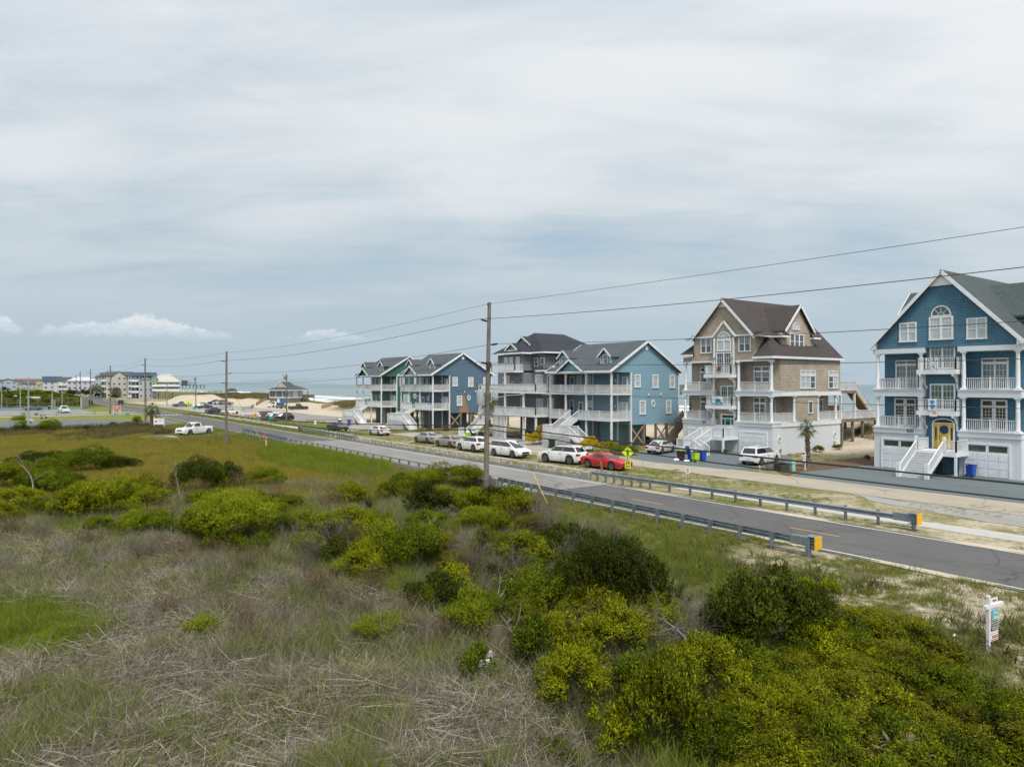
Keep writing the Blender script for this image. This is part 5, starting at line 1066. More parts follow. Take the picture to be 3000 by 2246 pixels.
    q = MB(); q.box(fx - .10, fx + .012, -hw * .48, hw * .48, hz - .34, hz - .13); parts.append(('grille', q.mesh('grille', M_BLACK), None, None))
    q = MB(); q.prism([(fx - .25, -hw * .82, .30), (fx + .02, -hw * .55, .30), (fx + .02, hw * .55, .30), (fx - .25, hw * .82, .30)], (0, 0, .14)); parts.append(('front_valance', q.mesh('front_valance', M_BLACK), None, None))
    q = MB(); q.prism([(rx + .25, -hw * .86, .30), (rx - .03, -hw * .62, .30), (rx - .03, hw * .62, .30), (rx + .25, hw * .86, .30)], (0, 0, .16)); parts.append(('rear_valance', q.mesh('rear_valance', M_BLACK if kind in ('suv', 'bigsuv', 'pickup', 'jeep') else M_BLACK), None, None))
    q = MB(); q.box(rx - .03, rx + .02, -.17, .17, .62, .76); parts.append(('number_plate', q.mesh('number_plate', M_PLATE), None, None))
    if bed: q = MB(); q.box(bed[0] + .02, bed[1] - .02, -hw * .86, hw * .86, bed[2] - .02, bed[2] + .06); parts.append(('bed_liner', q.mesh('bed_liner', M_BLACK), None, None))
    for s_ in (-1, 1):     # door seams as thin dark strips
        q = MB()
        for xx in ((g0 + g3) / 2 - .05, g3 - .75): q.box(xx - .008, xx + .008, s_ * hw * .965 - .0, s_ * (hw * .998), .38, zb - .03)
        parts.append(('door_seam', q.mesh('door_seam', M_BLACK), None, None))
        for xx in ((g0 + g3) / 2 + .08, (g0 + g3) / 2 - .95): q = MB(); q.box(xx, xx + .2, s_ * hw * .99, s_ * (hw + .025), zb - .17, zb - .13); parts.append(('door_handle', q.mesh('door_handle', M_ALU), None, None))
    q = MB(); q.box(xa - .05, xb_ + .05, -hw * .86, hw * .86, .22, .40); q.box(xa - .45, xa + .45, -hw * .62, hw * .62, .30, .80); q.box(xb_ - .45, xb_ + .45, -hw * .62, hw * .62, .30, .72); parts.append(('underbody', q.mesh('underbody', M_BLACK), None, None))
    CARCACHE[kind] = (parts, wheel_mesh(r), (xa, xb_, hw, r)); return CARCACHE[kind]
def car(kind, paint, label, x, y, hx, hy, z=None, group=None, cat=None, name=None):
    parts, (ty, rim), (xa, xb_, hw, r) = car_parts(kind); rz = math.atan2(hy, hx)
    H = thing(name or {'pickup': 'pickup_truck', 'minivan': 'minivan', 'jeep': 'off_road_car'}.get(kind, 'parked_car'), label, cat or {'pickup': 'pickup truck', 'minivan': 'minivan', 'suv': 'SUV', 'bigsuv': 'SUV', 'jeep': 'SUV'}.get(kind, 'car'), (x, y, gzs(x, y) + .04 if z is None else z), rz, group)
    for nm, me, mt, lb in parts:
        o = bpy.data.objects.new(nm, me); COL.objects.link(o); o.parent = H
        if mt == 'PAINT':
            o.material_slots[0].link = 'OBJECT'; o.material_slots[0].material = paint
    for cx in (xa, xb_):
        for s_ in (-1, 1):
            t = bpy.data.objects.new('wheel', ty); COL.objects.link(t); t.parent = H; t.location = (cx, s_ * (hw - .13), r); t.rotation_euler = (0, rnd.uniform(0, 1), math.pi if s_ > 0 else 0)
            q = bpy.data.objects.new('rim', rim); COL.objects.link(q); q.parent = t
    return H
GV = 'cars parked on the verge along the road'
# near-side wheels sit at the measured x; car centre is about 0.9 m beyond
car('sedan', P['white'], 'white sedan on the grass verge, alone before the row of verge cars', 48.2, 101.5, 0, 1, group=GV)
car('sedan', P['silver'], 'silver sedan with red tail lights, last of the row of verge cars', 47.3, 84.8, -.05, 1, group=GV)
car('sedan', P['tan'], 'champagne tan sedan between the silver sedan and a white SUV', 46.5, 77.6, -.05, 1, group=GV)
car('suv', P['white'], 'white SUV between the tan sedan and the white minivan on the verge', 45.95, 71.3, -.03, 1, group=GV)
car('minivan', P['white'], 'white minivan nose-on to the white three-row SUV on the grass verge', 45.6, 63.2, .1, -1, group=GV)
car('bigsuv', P['white'], 'large white SUV with its tail to the red coupe', 46.4, 55.2, -.22, 1, group=GV)
car('coupe', P['red'], 'bright red two-door coupe by the yellow crossing sign', 46.6, 49.0, .08, -1, group=GV)
car('sedan', P['black'], 'dark sedan on the verge by the far guardrail end', 47.1, 115.4, .12, -1, group=GV)
car('sedan', P['pearl'], 'pearl white sedan on the gravel driveway beside the light blue cottage', 62.0, 56.1, 1, .30, .03, cat='car')
car('minivan', P['white'], 'white minivan parked before the tan house garage', 61.7, 42.75, 1, .14, .02)
car('sedan', P['maroon'], 'dark red car parked under the light blue raised cottage', 70.2, 68.6, .95, -.12, 0.0)
car('pickup', P['white'], 'white pickup truck parked on the sandy pull-off beside the road', 25.2, 119.4, -.86, -.52, 0.0)
GL = 'cars in the beach parking lot'
car('suv', P['charcoal'], 'dark grey SUV by the far wooden pole in the beach lot', 49.4, 151.6, -1, .0, 0.0, GL)
car('sedan', P['black'], 'black sedan beside the dark grey SUV in the beach lot', 48.6, 155.4, -1, .05, 0.0, GL)
car('bigsuv', P['white'], 'white SUV behind the brown wooden sign in the beach lot', 51.2, 166.6, 1, .1, 0.0, GL)
car('sedan', P['white'], 'white sedan alone at the fence of the beach lot', 49.6, 193.5, 1, .3, 0.0, GL)
car('suv', P['navy'], 'navy SUV with only its tail past the white sedan', 46.6, 196.2, 1, .3, 0.0, GL)
car('pickup', P['white'], 'white pickup before the beach pavilion', 75.6, 239.5, .8, .6, 0.0, GL)
car('jeep', P['grey'], 'grey off-road car with black soft top before the beach pavilion', 74.4, 229.0, .66, .75, 0.0, GL)
car('pickup', P['charcoal'], 'charcoal crew-cab pickup in the beach lot', 74.0, 212.0, .92, -.3, 0.0, GL)
car('bigsuv', P['goldtan'], 'tan SUV parked below the grassed dune', 69.6, 278.0, .8, -.5, 0.0, GL)
car('suv', P['pearl'], 'pale SUV wedged between the tan and the navy SUV', 68.4, 282.5, -.8, .5, 0.0, GL)
car('suv', P['navy'], 'navy SUV parked at the foot of the dune', 67.6, 287.0, -.8, .5, 0.0, GL)
car('pickup', P['grey'], 'grey pickup in front of the heap of sand', 51.2, 262.5, -1, .1, 0.0, GL)
car('suv', P['white'], 'white SUV behind the dark green sedan in the beach lot', 54.8, 251.5, -1, .1, 0.0, GL)
car('sedan', P['green'], 'dark green sedan near the crossing sign in the beach lot', 53.6, 240.5, -1, .1, 0.0, GL)
car('jeep', P['black'], 'black off-road car driving away on the road', 38.2, 305.0, .1, 1, 0.0)
car('suv', P['white'], 'white SUV parked by the pale yellow house', 59.8, 438.5, .3, 1, 0.0)
car('sedan', P['grey'], 'grey sedan parked at the edge of the blue court', 8.9, 253.5, .9, .35, 0.01)
car('pickup', P['white'], 'white pickup with brake lights on in the park lot', 14.9, 228.5, -.12, 1, 0.01)
# ================================================================== guardrails and bridge parapets
def wbeam(mb, pts, side, z=0.60):
    """W-profile rail along pts (x,y); side = +1 when the face looks towards +x"""
    prof = [(-.00, .155), (.08, .12), (.08, .07), (.0, .02), (.0, -.02), (.08, -.07), (.08, -.12), (.0, -.155)]
    k = len(prof); vs = [(x + side * a, y, z + b) for x, y in pts for a, b in prof] + [(x + side * (a - .012), y, z + b) for x, y in pts for a, b in prof]; N = len(pts); o = N * k
    fs = [(i * k + j, (i + 1) * k + j, (i + 1) * k + j + 1, i * k + j + 1) for i in range(N - 1) for j in range(k - 1)]
    fs += [(o + i * k + j + 1, o + (i + 1) * k + j + 1, o + (i + 1) * k + j, o + i * k + j) for i in range(N - 1) for j in range(k - 1)]
    for j in (0, k - 1): fs += [(i * k + j, (i + 1) * k + j, o + (i + 1) * k + j, o + i * k + j) for i in range(N - 1)]
    mb.add(vs, fs)
def guardrail(label, x0, y0, x1, y1, side, dense_at, head=None):
    """posts stand on the side away from the road"""
    H = thing('guardrail', label, 'guardrail', (x0, y0, 0), group='steel guardrails at the bridge ends'); N = 14
    fx = lambda y: x0 + (x1 - x0) * (y - y0) / (y1 - y0)
    mb = MB(); wbeam(mb, [(fx(y0 + (y1 - y0) * i / N), y0 + (y1 - y0) * i / N) for i in range(N + 1)], side); mb.build('rail', M_GALV, H)
    y = y0 + .4; ys_ = []
    while y < y1 - .2: ys_.append(y); y += .95 if abs(y - dense_at) < 5.5 else 1.9
    P0 = B0 = None
    for y in ys_:
        x = fx(y) - side * .17; z = gzs(x, y) - .05
        if P0 is None:
            mb = MB(); mb.box(-.075, .075, -.01, .01, -.55, .80); mb.box(-.075, -.063, -.055, .055, -.55, .80); mb.box(.063, .075, -.055, .055, -.55, .80); P0 = mb.mesh('post', M_GALVP)
            mb = MB(); mb.box(-.05, .05, -.08, .08, .42, .78); B0 = mb.mesh('blockout', mat('blockout', (.10, .12, .135), .6))
        o = bpy.data.objects.new('post', P0); COL.objects.link(o); o.parent = H; o.location = (x - side * .06 - x0, y - y0, 0)
        q = bpy.data.objects.new('blockout', B0); COL.objects.link(q); q.parent = o; q.location = (side * .12, 0, 0)
    if head:
        hd, yh = head     # direction along y the head points to, its y
        xh = fx(yh); T = MB()
        a, b = (yh - 1.35, yh) if hd > 0 else (yh, yh + 1.35)
        T.box(xh - .10, xh + .14, a, b, .42, .84); bo = T.build('terminal_head', M_GALV, H)
        for z in (.50, .64, .78): q = MB(); q.box(xh - .22, xh + .26, yh + (hd * -.42 if hd > 0 else 0), yh + (0 if hd > 0 else .42), z - .012, z + .012); q.build('head_plate', M_GALV, bo)
        for z in (.34, .92): q = MB(); q.box(xh - .25, xh + .29, min(yh, yh - hd * .5), max(yh, yh - hd * .5), z - .012, z + .012); q.build('head_plate', M_GALV, bo)
        q = MB(); q.box(xh - .26, xh + .30, yh - .012 if hd > 0 else yh - .03, yh + .03 if hd > 0 else yh + .012, .33, .93); q.build('reflector_panel', M_YEL, bo, label='yellow reflective end panel')
        q = MB(); ye = yh - hd * .35; q.box(xh - side * .17 - .10, xh - side * .17 + .10, ye - .08, ye + .08, -.3, .86); q.build('anchor_post', M_GALV, H)
        q = MB(); q.beam((xh - side * .1, ye, .12), (xh - side * .1, ye - hd * 2.0, .12), .09, .06); q.build('ground_strut', M_GALV, H)
    return H
guardrail('steel guardrail with yellow end panel on the marsh side of the road', 30.65, 18.2, 31.45, 45.2, 1, 44, (-1, 18.2))
guardrail('steel guardrail with yellow end panel on the house side of the road', 40.55, 18.2, 39.95, 43.8, -1, 42, (-1, 18.2))
guardrail('steel guardrail past the bridge on the marsh side, dark wooden posts', 31.5, 94.6, 32.2, 118, 1, 97, (1, 118))
guardrail('steel guardrail past the bridge running to the sidewalk end', 39.95, 91.5, 41.2, 117.5, -1, 94, (1, 117.5))
def parapet(label, x, y0, y1, m_rail, near):
    H = thing('bridge_parapet', label, 'parapet', (x, y0, 0), group='bridge parapets'); w = .14
    mb = MB(); mb.box(x - w, x + w, y0, y1, -.85 if near else -.3, .30); mb.build('parapet_wall', M_CONC, H)
    n_ = int((y1 - y0) / 1.95); pm = MB(); pm.prism([(-.11, -.07, .30), (.10, -.07, .30), (.05, -.07, .64), (-.05, -.07, .64)], (0, .14, 0)); pme = pm.mesh('post', M_CONCW if not near else M_GALVP)
    for i in range(n_ + 1):
        o = bpy.data.objects.new('post', pme); COL.objects.link(o); o.parent = H; o.location = (0, .2 + (y1 - y0 - .4) * i / n_, 0)
    mb = MB(); mb.box(x - .09, x + .09, y0, y1, .64, .76); mb.build('top_rail', m_rail, H)
    for yy, d in ((y0, -1), (y1, 1)): mb = MB(); mb.prism([(x - .2, yy, -.6), (x + .2, yy, -.6), (x + .2, yy, .62), (x - .2, yy, .62)], (0, d * .9, 0)); mb.prism([(x - .2, yy + d * .9, -.6), (x + .2, yy + d * .9, -.6), (x + .2, yy + d * .9, .62), (x - .2, yy + d * .9, .62)], (0, d * .0001, 0)) if False else None; mb.build('end_block', M_CONC, H)
    if near: mb = MB(); mb.tube([(x - .32, y0, -.42), (x - .32, y1, -.42)], .06, 8); mb.build('pipe', M_CONCW, H)
parapet('weathered concrete parapet with a pipe on the marsh side of the bridge', 31.6, 46.2, 93.6, M_CONC, True)
parapet('concrete parapet with pale top rail on the house side of the bridge', 39.85, 44.8, 90.6, M_CONCW, False)

# ================================================================== utility poles and cables
GP = 'wooden utility poles along the road'
poles = [(27.95, 41.6, 13.85), (25.4, 101.4, 12.8), (23.9, 156.2, 13.0), (24.5, 215.4, 12.8), (25.4, 273.5, 12.8), (27.6, 335, 12.8), (33.6, 431, 12.5)]
labs = ['tall wooden utility pole with transformer and street lamp beside the near guardrail', 'wooden utility pole by the white pickup on the pull-off', 'wooden utility pole beside the cabbage palm and the white park sign', 'wooden utility pole beside the red park sign', 'wooden utility pole by the concrete wall at the court', 'wooden utility pole past the court wall', 'wooden utility pole where the road bends away']
ATT = [(-.15, 0, 0), (-1.25, -.75, 0), (-2.9, .75, 0), (-4.25, -.75, 0)]
for i, ((x, y, h), lb) in enumerate(zip(poles, labs)):
    z = gzs(x, y); H = thing('utility_pole', lb, 'utility pole', (x, y, z - .1), group=GP)
    lean = rnd.uniform(-.12, .12) if i else .30; mb = MB(); mb.tube([(x, y, z - .3), (x + lean * .3, y, z + h * .4), (x + lean, y, z + h)], [.20, .165, .125], 12); mb.build('shaft', M_POLE, H, smooth=True)
    for dz, dx, _ in ATT:
        zz_ = h + z + dz; q = MB(); xe = x + lean + dx
        if dx == 0: q.lathe((x + .12, y - .05, zz_ - .06), [(.04, 0), (.06, .06), (.04, .12)], 8); q.build('insulator', M_PORC, H)
        else:
            q.tube([(x + lean, y, zz_ - .12), (xe, y, zz_)], .035, 6)
            for k in range(5): t = .35 + .12 * k; c = (x + lean + dx * t, y, zz_ - .12 + .12 * t); q.lathe((c[0] - .03, c[1], c[2]), [(.04, 0), (.085, .02), (.04, .05)], 8, 'x')
            q.build('insulator_arm', M_PORC, H)
    if i == 0:
        q = MB(); q.lathe((x - .42, y + .1, 6.55), [(.02, -.05), (.26, 0), (.27, .1), (.27, .92), (.22, 1.0), (.05, 1.04)], 14); t = q.build('transformer', mat('transformer_grey', (.30, .34, .36), .45, .08), H, smooth=True)
        q = MB(); q.tube([(x - .42, y + .1, 7.55), (x - .42, y + .1, 7.85)], .04, 6); q.tube([(x - .55, y + .2, 7.5), (x - .55, y + .2, 7.75)], .04, 6); q.build('bushing', M_PORC, t)
        q = MB(); q.tube([(x, y, 6.5), (x + .6, y - .25, 6.95), (x + 1.5, y - .6, 7.15), (x + 2.3, y - .9, 7.18)], .035, 8); a_ = q.build('lamp_arm', M_GALVP, H)
        q = MB(); q.lathe((x + 2.45, y - .95, 7.08), [(.05, .0), (.16, .05), (.19, .12), (.1, .2), (.02, .22)], 10); q.build('lamp_head', M_GALV, a_, smooth=True)
        q = MB(); q.box(x - .05, x + .25, y - .3, y - .12, 9.1, 9.5); q.build('cutout_switch', M_PORC, H)
def cable(label, rad, m, off, dx, first=None, sagk=.0105):
    pts = []; A = []
    for (x, y, h) in poles: A.append(Vector((x + dx, y, gzs(x, y) + h + off)))
    A = [first or Vector((27.9 + dx, -17.0, 13.6 + off))] + A
    for p, q in zip(A, A[1:]):
        L = (q - p).length; N = 18; sk = sagk * (.5 if p is A[0] and off > -1 else 1)
        for i in range(N): t = i / N; v = p.lerp(q, t); v.z -= 4 * sk * L * t * (1 - t); pts.append(v)
    pts.append(A[-1]); mb = MB(); mb.tube(pts, rad, 5); c0 = pts[0]
    return single('overhead_cable', mb, m, label, 'cable', tuple(pts[18]), 'overhead cables strung between the poles')
cable('thin topmost cable strung between the utility poles', .011, M_WIREG, -.15, 0, sagk=.009)
cable('overhead cable one bracket below the topmost wire', .016, M_WIRE, -1.25, -.75)
cable('overhead cable on the house-side arms of the poles', .015, M_WIREG, -2.9, .75)
cable('overhead cable on the lowest insulator arms of the poles', .014, M_WIREG, -4.25, -.75)
cable('neutral cable above the transformer level', .013, M_WIREG, -6.1, .2, sagk=.007)
cable('upper of two thick black cables strung low on the poles', .04, M_WIRE, -8.65, .2, sagk=.007)
cable('lower of two thick black cables strung low on the poles', .032, M_WIRE, -8.95, .22, sagk=.011)
def guy(label, px, py, pz, ax, ay):
    z = gzs(ax, ay); H = thing('guy_wire', label, 'guy wire', (ax, ay, z)); p, q = Vector((px, py, pz)), Vector((ax, ay, z - .1)); mb = MB(); mb.tube([p, q], .012, 4); mb.build('wire', M_WIREG, H); d = (p - q).normalized()
    mb = MB(); mb.tube([q, q + d * 2.5], .04, 8); mb.build('guard', mat('yellow_guy_guard', (.62, .50, .10), .5), H)
guy('yellow guarded guy wire anchored beside the near guardrail', 27.6, 42, 9.6, 29.6, 36.6); x_, y_, _ = gp(786, 1285); guy('yellow guarded guy wire beside the far guardrail end', 25.4, 101.4, 8.5, 30.6, 103.0)
def plain_pole(label, u, v, h, r0=.15, r1=.11, m=None, name='utility_pole', arms=False, group=None):
    x, y, D = gp(u, v); z = gzs(x, y); H = thing(name, label, name.replace('_', ' '), (x, y, z), group=group); mb = MB(); mb.tube([(x, y, z - .3), (x, y, z + h)], [r0, r1], 10); mb.build('shaft', m or M_POLE, H, smooth=True)
    if arms: q = MB(); q.beam((x - .9, y + .4, z + h - .25), (x + .3, y - .15, z + h - .6), .07, .1); q.build('arm', M_WOOD, H); q = MB(); q.lathe((x - .35, y, z + h - 1.2), [(.1, 0), (.22, .1), (.22, .7), (.1, .8)], 10); q.build('transformer', M_GALVP, H)
    return H
plain_pole('wooden pole with small transformer beside the dark SUV in the beach lot', 839.5, 1240, 10.0, arms=True); plain_pole('thin wooden pole near the crossing sign in the beach lot', 573.5, 1197, 10.2, arms=True)
plain_pole('thin pole beyond the road before the grey-white house', 489, 1188, 8.5); 
GLT = 'concrete sport lighting poles'
for u, v, h, lb in ((83.5, 1255, 9.1, 'leaning concrete light pole beside the young green shrub'), (59.5, 1212, 8.3, 'pair-bodied concrete light pole by the grass clump'), (153, 1198, 7.6, 'concrete light pole behind the white park pickup'), (5, 1194, 8.0, 'concrete light pole at the near end of the blue court'), (182, 1190, 7.2, 'concrete light pole at the court fence')): plain_pole(lb, u, v, h, .17, .10, mat('pole_concrete', (.30, .32, .30), .8), 'light_pole', group=GLT)

# ================================================================== signs
def sign_frame(name, label, cat, x, y, rz, z=None, group=None): return thing(name, label, cat, (x, y, gzs(x, y) if z is None else z), rz, group)
def lpost(H, h, w=.05, m=None, x=0, y=.03, name='post'): mb = MB(); mb.box(x - w / 2, x + w / 2, y - w / 2, y + w / 2, -.2, h); return mb.build(name, m or M_GALVP, H, local=True)
def diamond(H, zc, s, m, th=.012, y=0.0):
    mb = MB(); d = s / math.sqrt(2); mb.prism([(-d, y, zc), (0, y, zc - d), (d, y, zc), (0, y, zc + d)], (0, th, 0)); o = mb.build('diamond_plate', m, H, local=True)
    mb = MB()
    for a, b in (((-1, 0), (0, -1)), ((0, -1), (1, 0)), ((1, 0), (0, 1)), ((0, 1), (-1, 0))): k = d * .93; mb.beam((a[0] * k, y - .003, zc + a[1] * k), (b[0] * k, y - .003, zc + b[1] * k), .006, .02, (0, 1, 0))
    mb.build('border', M_BLACK, o, local=True); return o
def walker(H, zc, s, y=-.006):
    """walking figure of a crossing sign"""
    mb = MB(); e = lambda pts: mb.prism([(a * s, y, zc + b * s) for a, b in pts], (0, .005, 0))
    mb.lathe((.0, y, zc + .36 * s), [(.001, 0), (.075 * s, 0), (.075 * s, .005)], 12, 'y')
    e([(-.08, .26), (.09, .26), (.08, -.02), (-.07, -.02)]); e([(-.06, 0), (.03, 0), (-.10, -.42), (-.17, -.42), (-.10, -.18)]); e([(-.01, 0), (.08, 0), (.12, -.2), (.20, -.42), (.12, -.42), (.05, -.2)])
    e([(-.08, .25), (-.05, .2), (-.15, .08), (-.12, -.04), (-.17, -.04), (-.21, .08)]); e([(.09, .25), (.06, .18), (.14, .08), (.22, .02), (.2, -.02), (.11, .04)]); mb.build('walking_figure', M_BLACK, H, local=True)
H = sign_frame('crossing_sign', 'fluorescent yellow diamond crossing sign with a 35 MPH plate below', 'road sign', 44.8, 44.4, R(-45)); lpost(H, 2.55, .06); o = diamond(H, 2.0, .76, M_FLUO); walker(o, 1.98, .8)
mb = MB(); mb.box(-.25, .25, -.012, 0, .62, 1.30); o = mb.build('speed_plate', mat('speed_plate_yellow', (.66, .62, .03), .45), H, local=True); text_mesh('35', .40, 'lettering', M_BLACK, o, (0, -.016, 1.06), ROT_S, .002, bold=.012); text_mesh('MPH', .19, 'lettering', M_BLACK, o, (0, -.016, .77), ROT_S, .002, bold=.006)
mb = MB(); mb.box(-.16, -.04, .05, .13, -.2, .75); mb.build('stub_post', M_WOOD, H, local=True)
x, y, _ = gp(552, 1213); H = sign_frame('crossing_sign', 'double fluorescent yellow crossing sign beside the far crosswalk', 'road sign', x, y, R(-20)); lpost(H, 3.0, .07); o = diamond(H, 2.75, .95, M_FLUO); walker(o, 2.7, .95); o = diamond(H, 1.75, .6, M_FLUO, y=-.02); mb = MB(); mb.prism([(-.2, -.03, 1.9), (.15, -.03, 1.6), (.2, -.03, 1.68), (-.15, -.03, 1.95)], (0, .006, 0)); mb.build('arrow', M_BLACK, o, local=True)
x, y, _ = gp(747.6, 1243.5); H = sign_frame('warning_sign', 'amber diamond warning sign on the grass strip by the sidewalk', 'road sign', x, y, R(-30)); lpost(H, 2.3, .06); o = diamond(H, 1.75, .76, M_ASIGN); mb = MB()
for k in range(2): mb.box(-.26, .26, -.006, -.002, 1.66 + k * .13, 1.73 + k * .13)
mb.build('text_bar', M_BLACK, o, local=True)
for u, v, h, w, lb in ((793.7, 1249, 2.0, .75, 'teal green street-name panel on the sidewalk beside the amber diamond'), (569, 1214.5, 1.9, .7, 'teal green panel beside the double crossing sign'), (374, 1222, 1.0, .9, 'dark teal board on the park lawn')):
    x, y, _ = gp(u, v); H = sign_frame('small_green_sign', lb, 'sign', x, y, R(-32)); lpost(H, h, .05); mb = MB(); mb.box(-w / 2, w / 2, -.015, 0, h - .55, h); mb.build('panel', M_SGREEN, H, local=True)
x, y, _ = gp(773, 1231); H = sign_frame('wooden_sign', 'brown wooden lot sign on two posts before the white SUV', 'sign', x, y, R(-32)); lpost(H, 2.0, .12, M_WOOD, -.6); lpost(H, 2.0, .12, M_WOOD, .6); mb = MB(); mb.box(-.8, .8, -.05, 0, 1.15, 2.05); o = mb.build('board', mat('sign_brown', (.16, .08, .05), .7, .2), H, local=True); mb = MB(); mb.box(-.72, -.45, -.056, -.05, 1.5, 1.8); mb.build('emblem', M_SBLUE, o, local=True)
M_SWHITE = mat('sign_white', (.72, .74, .75), .45, .04)
x, y = 45.0, 37.9; H = sign_frame('parking_sign', 'small white no-parking sign with red lettering behind the guardrail', 'road sign', x, y, R(-50)); lpost(H, 1.25, .05); mb = MB(); mb.box(-.16, .16, -.012, 0, .8, 1.28); o = mb.build('plate', M_SWHITE, H, local=True); mb = MB()
for k, w in ((1.2, .2), (1.1, .24), (1.0, .18), (.9, .22)): mb.box(-w / 2, w / 2, -.016, -.012, k - .03, k + .03)
mb.build('text_bar', M_RED, o, local=True)
x, y = 44.4, 118.7; H = sign_frame('parking_sign', 'small white sign on a post behind the dark sedan', 'road sign', x, y, R(-25)); lpost(H, 1.6, .05); mb = MB(); mb.box(-.2, .2, -.012, 0, 1.05, 1.65); mb.build('plate', M_SWHITE, H, local=True)
# estate signs
def estate(label, x, y, arm, rz, h, cols):
    H = sign_frame('sale_sign', label, 'sign', x, y, rz); w = .085; mb = MB(); mb.box(-w / 2, w / 2, -w / 2, w / 2, -.2, h); mb.add([(-w / 2, -w / 2, h), (w / 2, -w / 2, h), (w / 2, w / 2, h), (-w / 2, w / 2, h), (0, 0, h + .05)], [(0, 1, 4), (1, 2, 4), (2, 3, 4), (3, 0, 4)]); mb.build('post', M_WHITE, H, local=True)
    a0, a1 = (-.2, arm) if arm > 0 else (arm, .2); z = h - .36; mb = MB(); mb.box(a0, a1, -w / 2 - .003, w / 2 + .003, z, z + .1); mb.build('arm', M_WHITE, H, local=True)
    s_ = 1 if arm > 0 else -1; c = s_ * (w / 2 + .27); pw = .23; zt = z - .05; mb = MB(); mb.box(c - pw, c + pw, -.01, .01, zt - .74, zt); p = mb.build('panel', M_SWHITE, H, local=True)
    for k in (-.2, .2): q = MB(); q.tube([(c + k, 0, zt - .02), (c + k, 0, z + .01)], .008, 5); q.build('hook', M_GALV, H, local=True)
    if cols:
        q = MB(); q.box(c - pw + .03, c + pw - .03, -.016, -.0105, zt - .34, zt - .03); o = q.build('block', mat('sign_cyan', (.02, .38, .46), .5), p, local=True); text_mesh('For', .15, 'lettering', M_SWHITE, o, (c + .06, -.018, zt - .12), ROT_S, .001, bold=.004); text_mesh('Sale', .15, 'lettering', M_SWHITE, o, (c + .06, -.018, zt - .26), ROT_S, .001, bold=.004)
        q = MB(); q.box(c - pw + .03, c - pw + .10, -.0185, -.0165, zt - .5, zt - .08); q.build('figure', mat('sign_orange', (.55, .16, .04), .6, .4, 20), p, local=True)
        q = MB(); q.box(c - pw + .03, c + pw - .03, -.016, -.0105, zt - .66, zt - .36); o = q.build('block', mat('sign_charcoal', (.04, .042, .045), .5), p, local=True); q = MB()
        for k, ww in ((.41, .19), (.48, .14), (.55, .20), (.61, .17)): q.box(c + .03 - ww, c + .03 + ww, -.019, -.017, zt - k - .018, zt - k + .018)
        q.build('text_bar', mat('sign_grey_text', (.4, .41, .42), .5), o, local=True)
        q = MB(); q.box(c - pw, c + pw, -.01, .01, zt - .96, zt - .77); o = q.build('rider', M_SWHITE, H, local=True); text_mesh('BAKER', .11, 'lettering', M_RED, o, (c + .04, -.013, zt - .84), ROT_S, .001, bold=.004); q = MB(); q.box(c - .18, c + .2, -.014, -.011, zt - .935, zt - .91); q.build('text_bar', M_RED, o, local=True)
        q = MB(); q.box(c - .25, c + .2, -.01, .01, z + .1, z + .27); o = q.build('rider', M_SWHITE, H, local=True); text_mesh('Baker', .10, 'lettering', M_RED, o, (c + .02, -.013, z + .2), ROT_S, .001, bold=.003)
    else:
        q = MB(); q.box(c - pw, c + pw, -.014, -.0105, zt - .74, zt - .55); q.build('block', M_RED, p, local=True); q = MB(); q.box(c - .1, c + .15, -.014, -.0105, zt - .3, zt - .12); q.build('emblem', mat('sign_pink', (.5, .2, .22), .5), p, local=True)
        q = MB(); q.box(c - pw, c + pw, -.01, .01, z + .1, z + .3); q.build('rider', M_RED, H, local=True)
estate('white post with hanging For Sale sign at the edge of the shrubs', 24.0, 8.8, .78, R(-6), 1.68, True)
estate('white post with red and white hanging sign beside the palm', 60.4, 37.1, -.8, R(12), 1.75, False)
# park signs
x, y, _ = gp(342, 1213.5); H = sign_frame('park_sign', 'red park sign with white lettering on white posts', 'sign', x, y, R(-8))
for k in (-.75, .75): lpost(H, 2.5, .12, M_WHITE, k)
mb = MB(); mb.box(-.72, .72, -.04, 0, 1.2, 2.45); o = mb.build('board', M_RED, H, local=True); mb = MB()
for k in range(5): mb.box(-.55, .55 - .15 * (k % 2), -.046, -.04, 1.38 + k * .2, 1.45 + k * .2)
mb.build('text_bar', M_SWHITE, o, local=True)
x, y, _ = gp(466, 1252); H = sign_frame('park_sign', 'white park sign with a red band beside the cabbage palm', 'sign', x, y, R(-25))
for k in (-.85, .85): lpost(H, 1.9, .12, M_WHITE, k)
mb = MB(); mb.box(-.8, .8, -.04, 0, .6, 1.8); o = mb.build('board', M_SWHITE, H, local=True); mb = MB(); mb.box(-.8, .8, -.046, -.04, 1.68, 1.78); mb.build('band', mat('sign_red_band', (.45, .10, .07), .5), o, local=True); mb = MB(); mb.lathe((-.5, -.046, 1.15), [(.001, 0), (.2, 0), (.2, .005)], 12, 'y'); mb.build('emblem', mat('sign_emblem', (.25, .18, .10), .6, .4, 15), o, local=True); mb = MB(); mb.box(-.15, .6, -.046, -.04, 1.35, 1.40); mb.box(-.1, .55, -.046, -.04, 1.22, 1.27); mb.build('text_bar', M_WOOD, o, local=True)
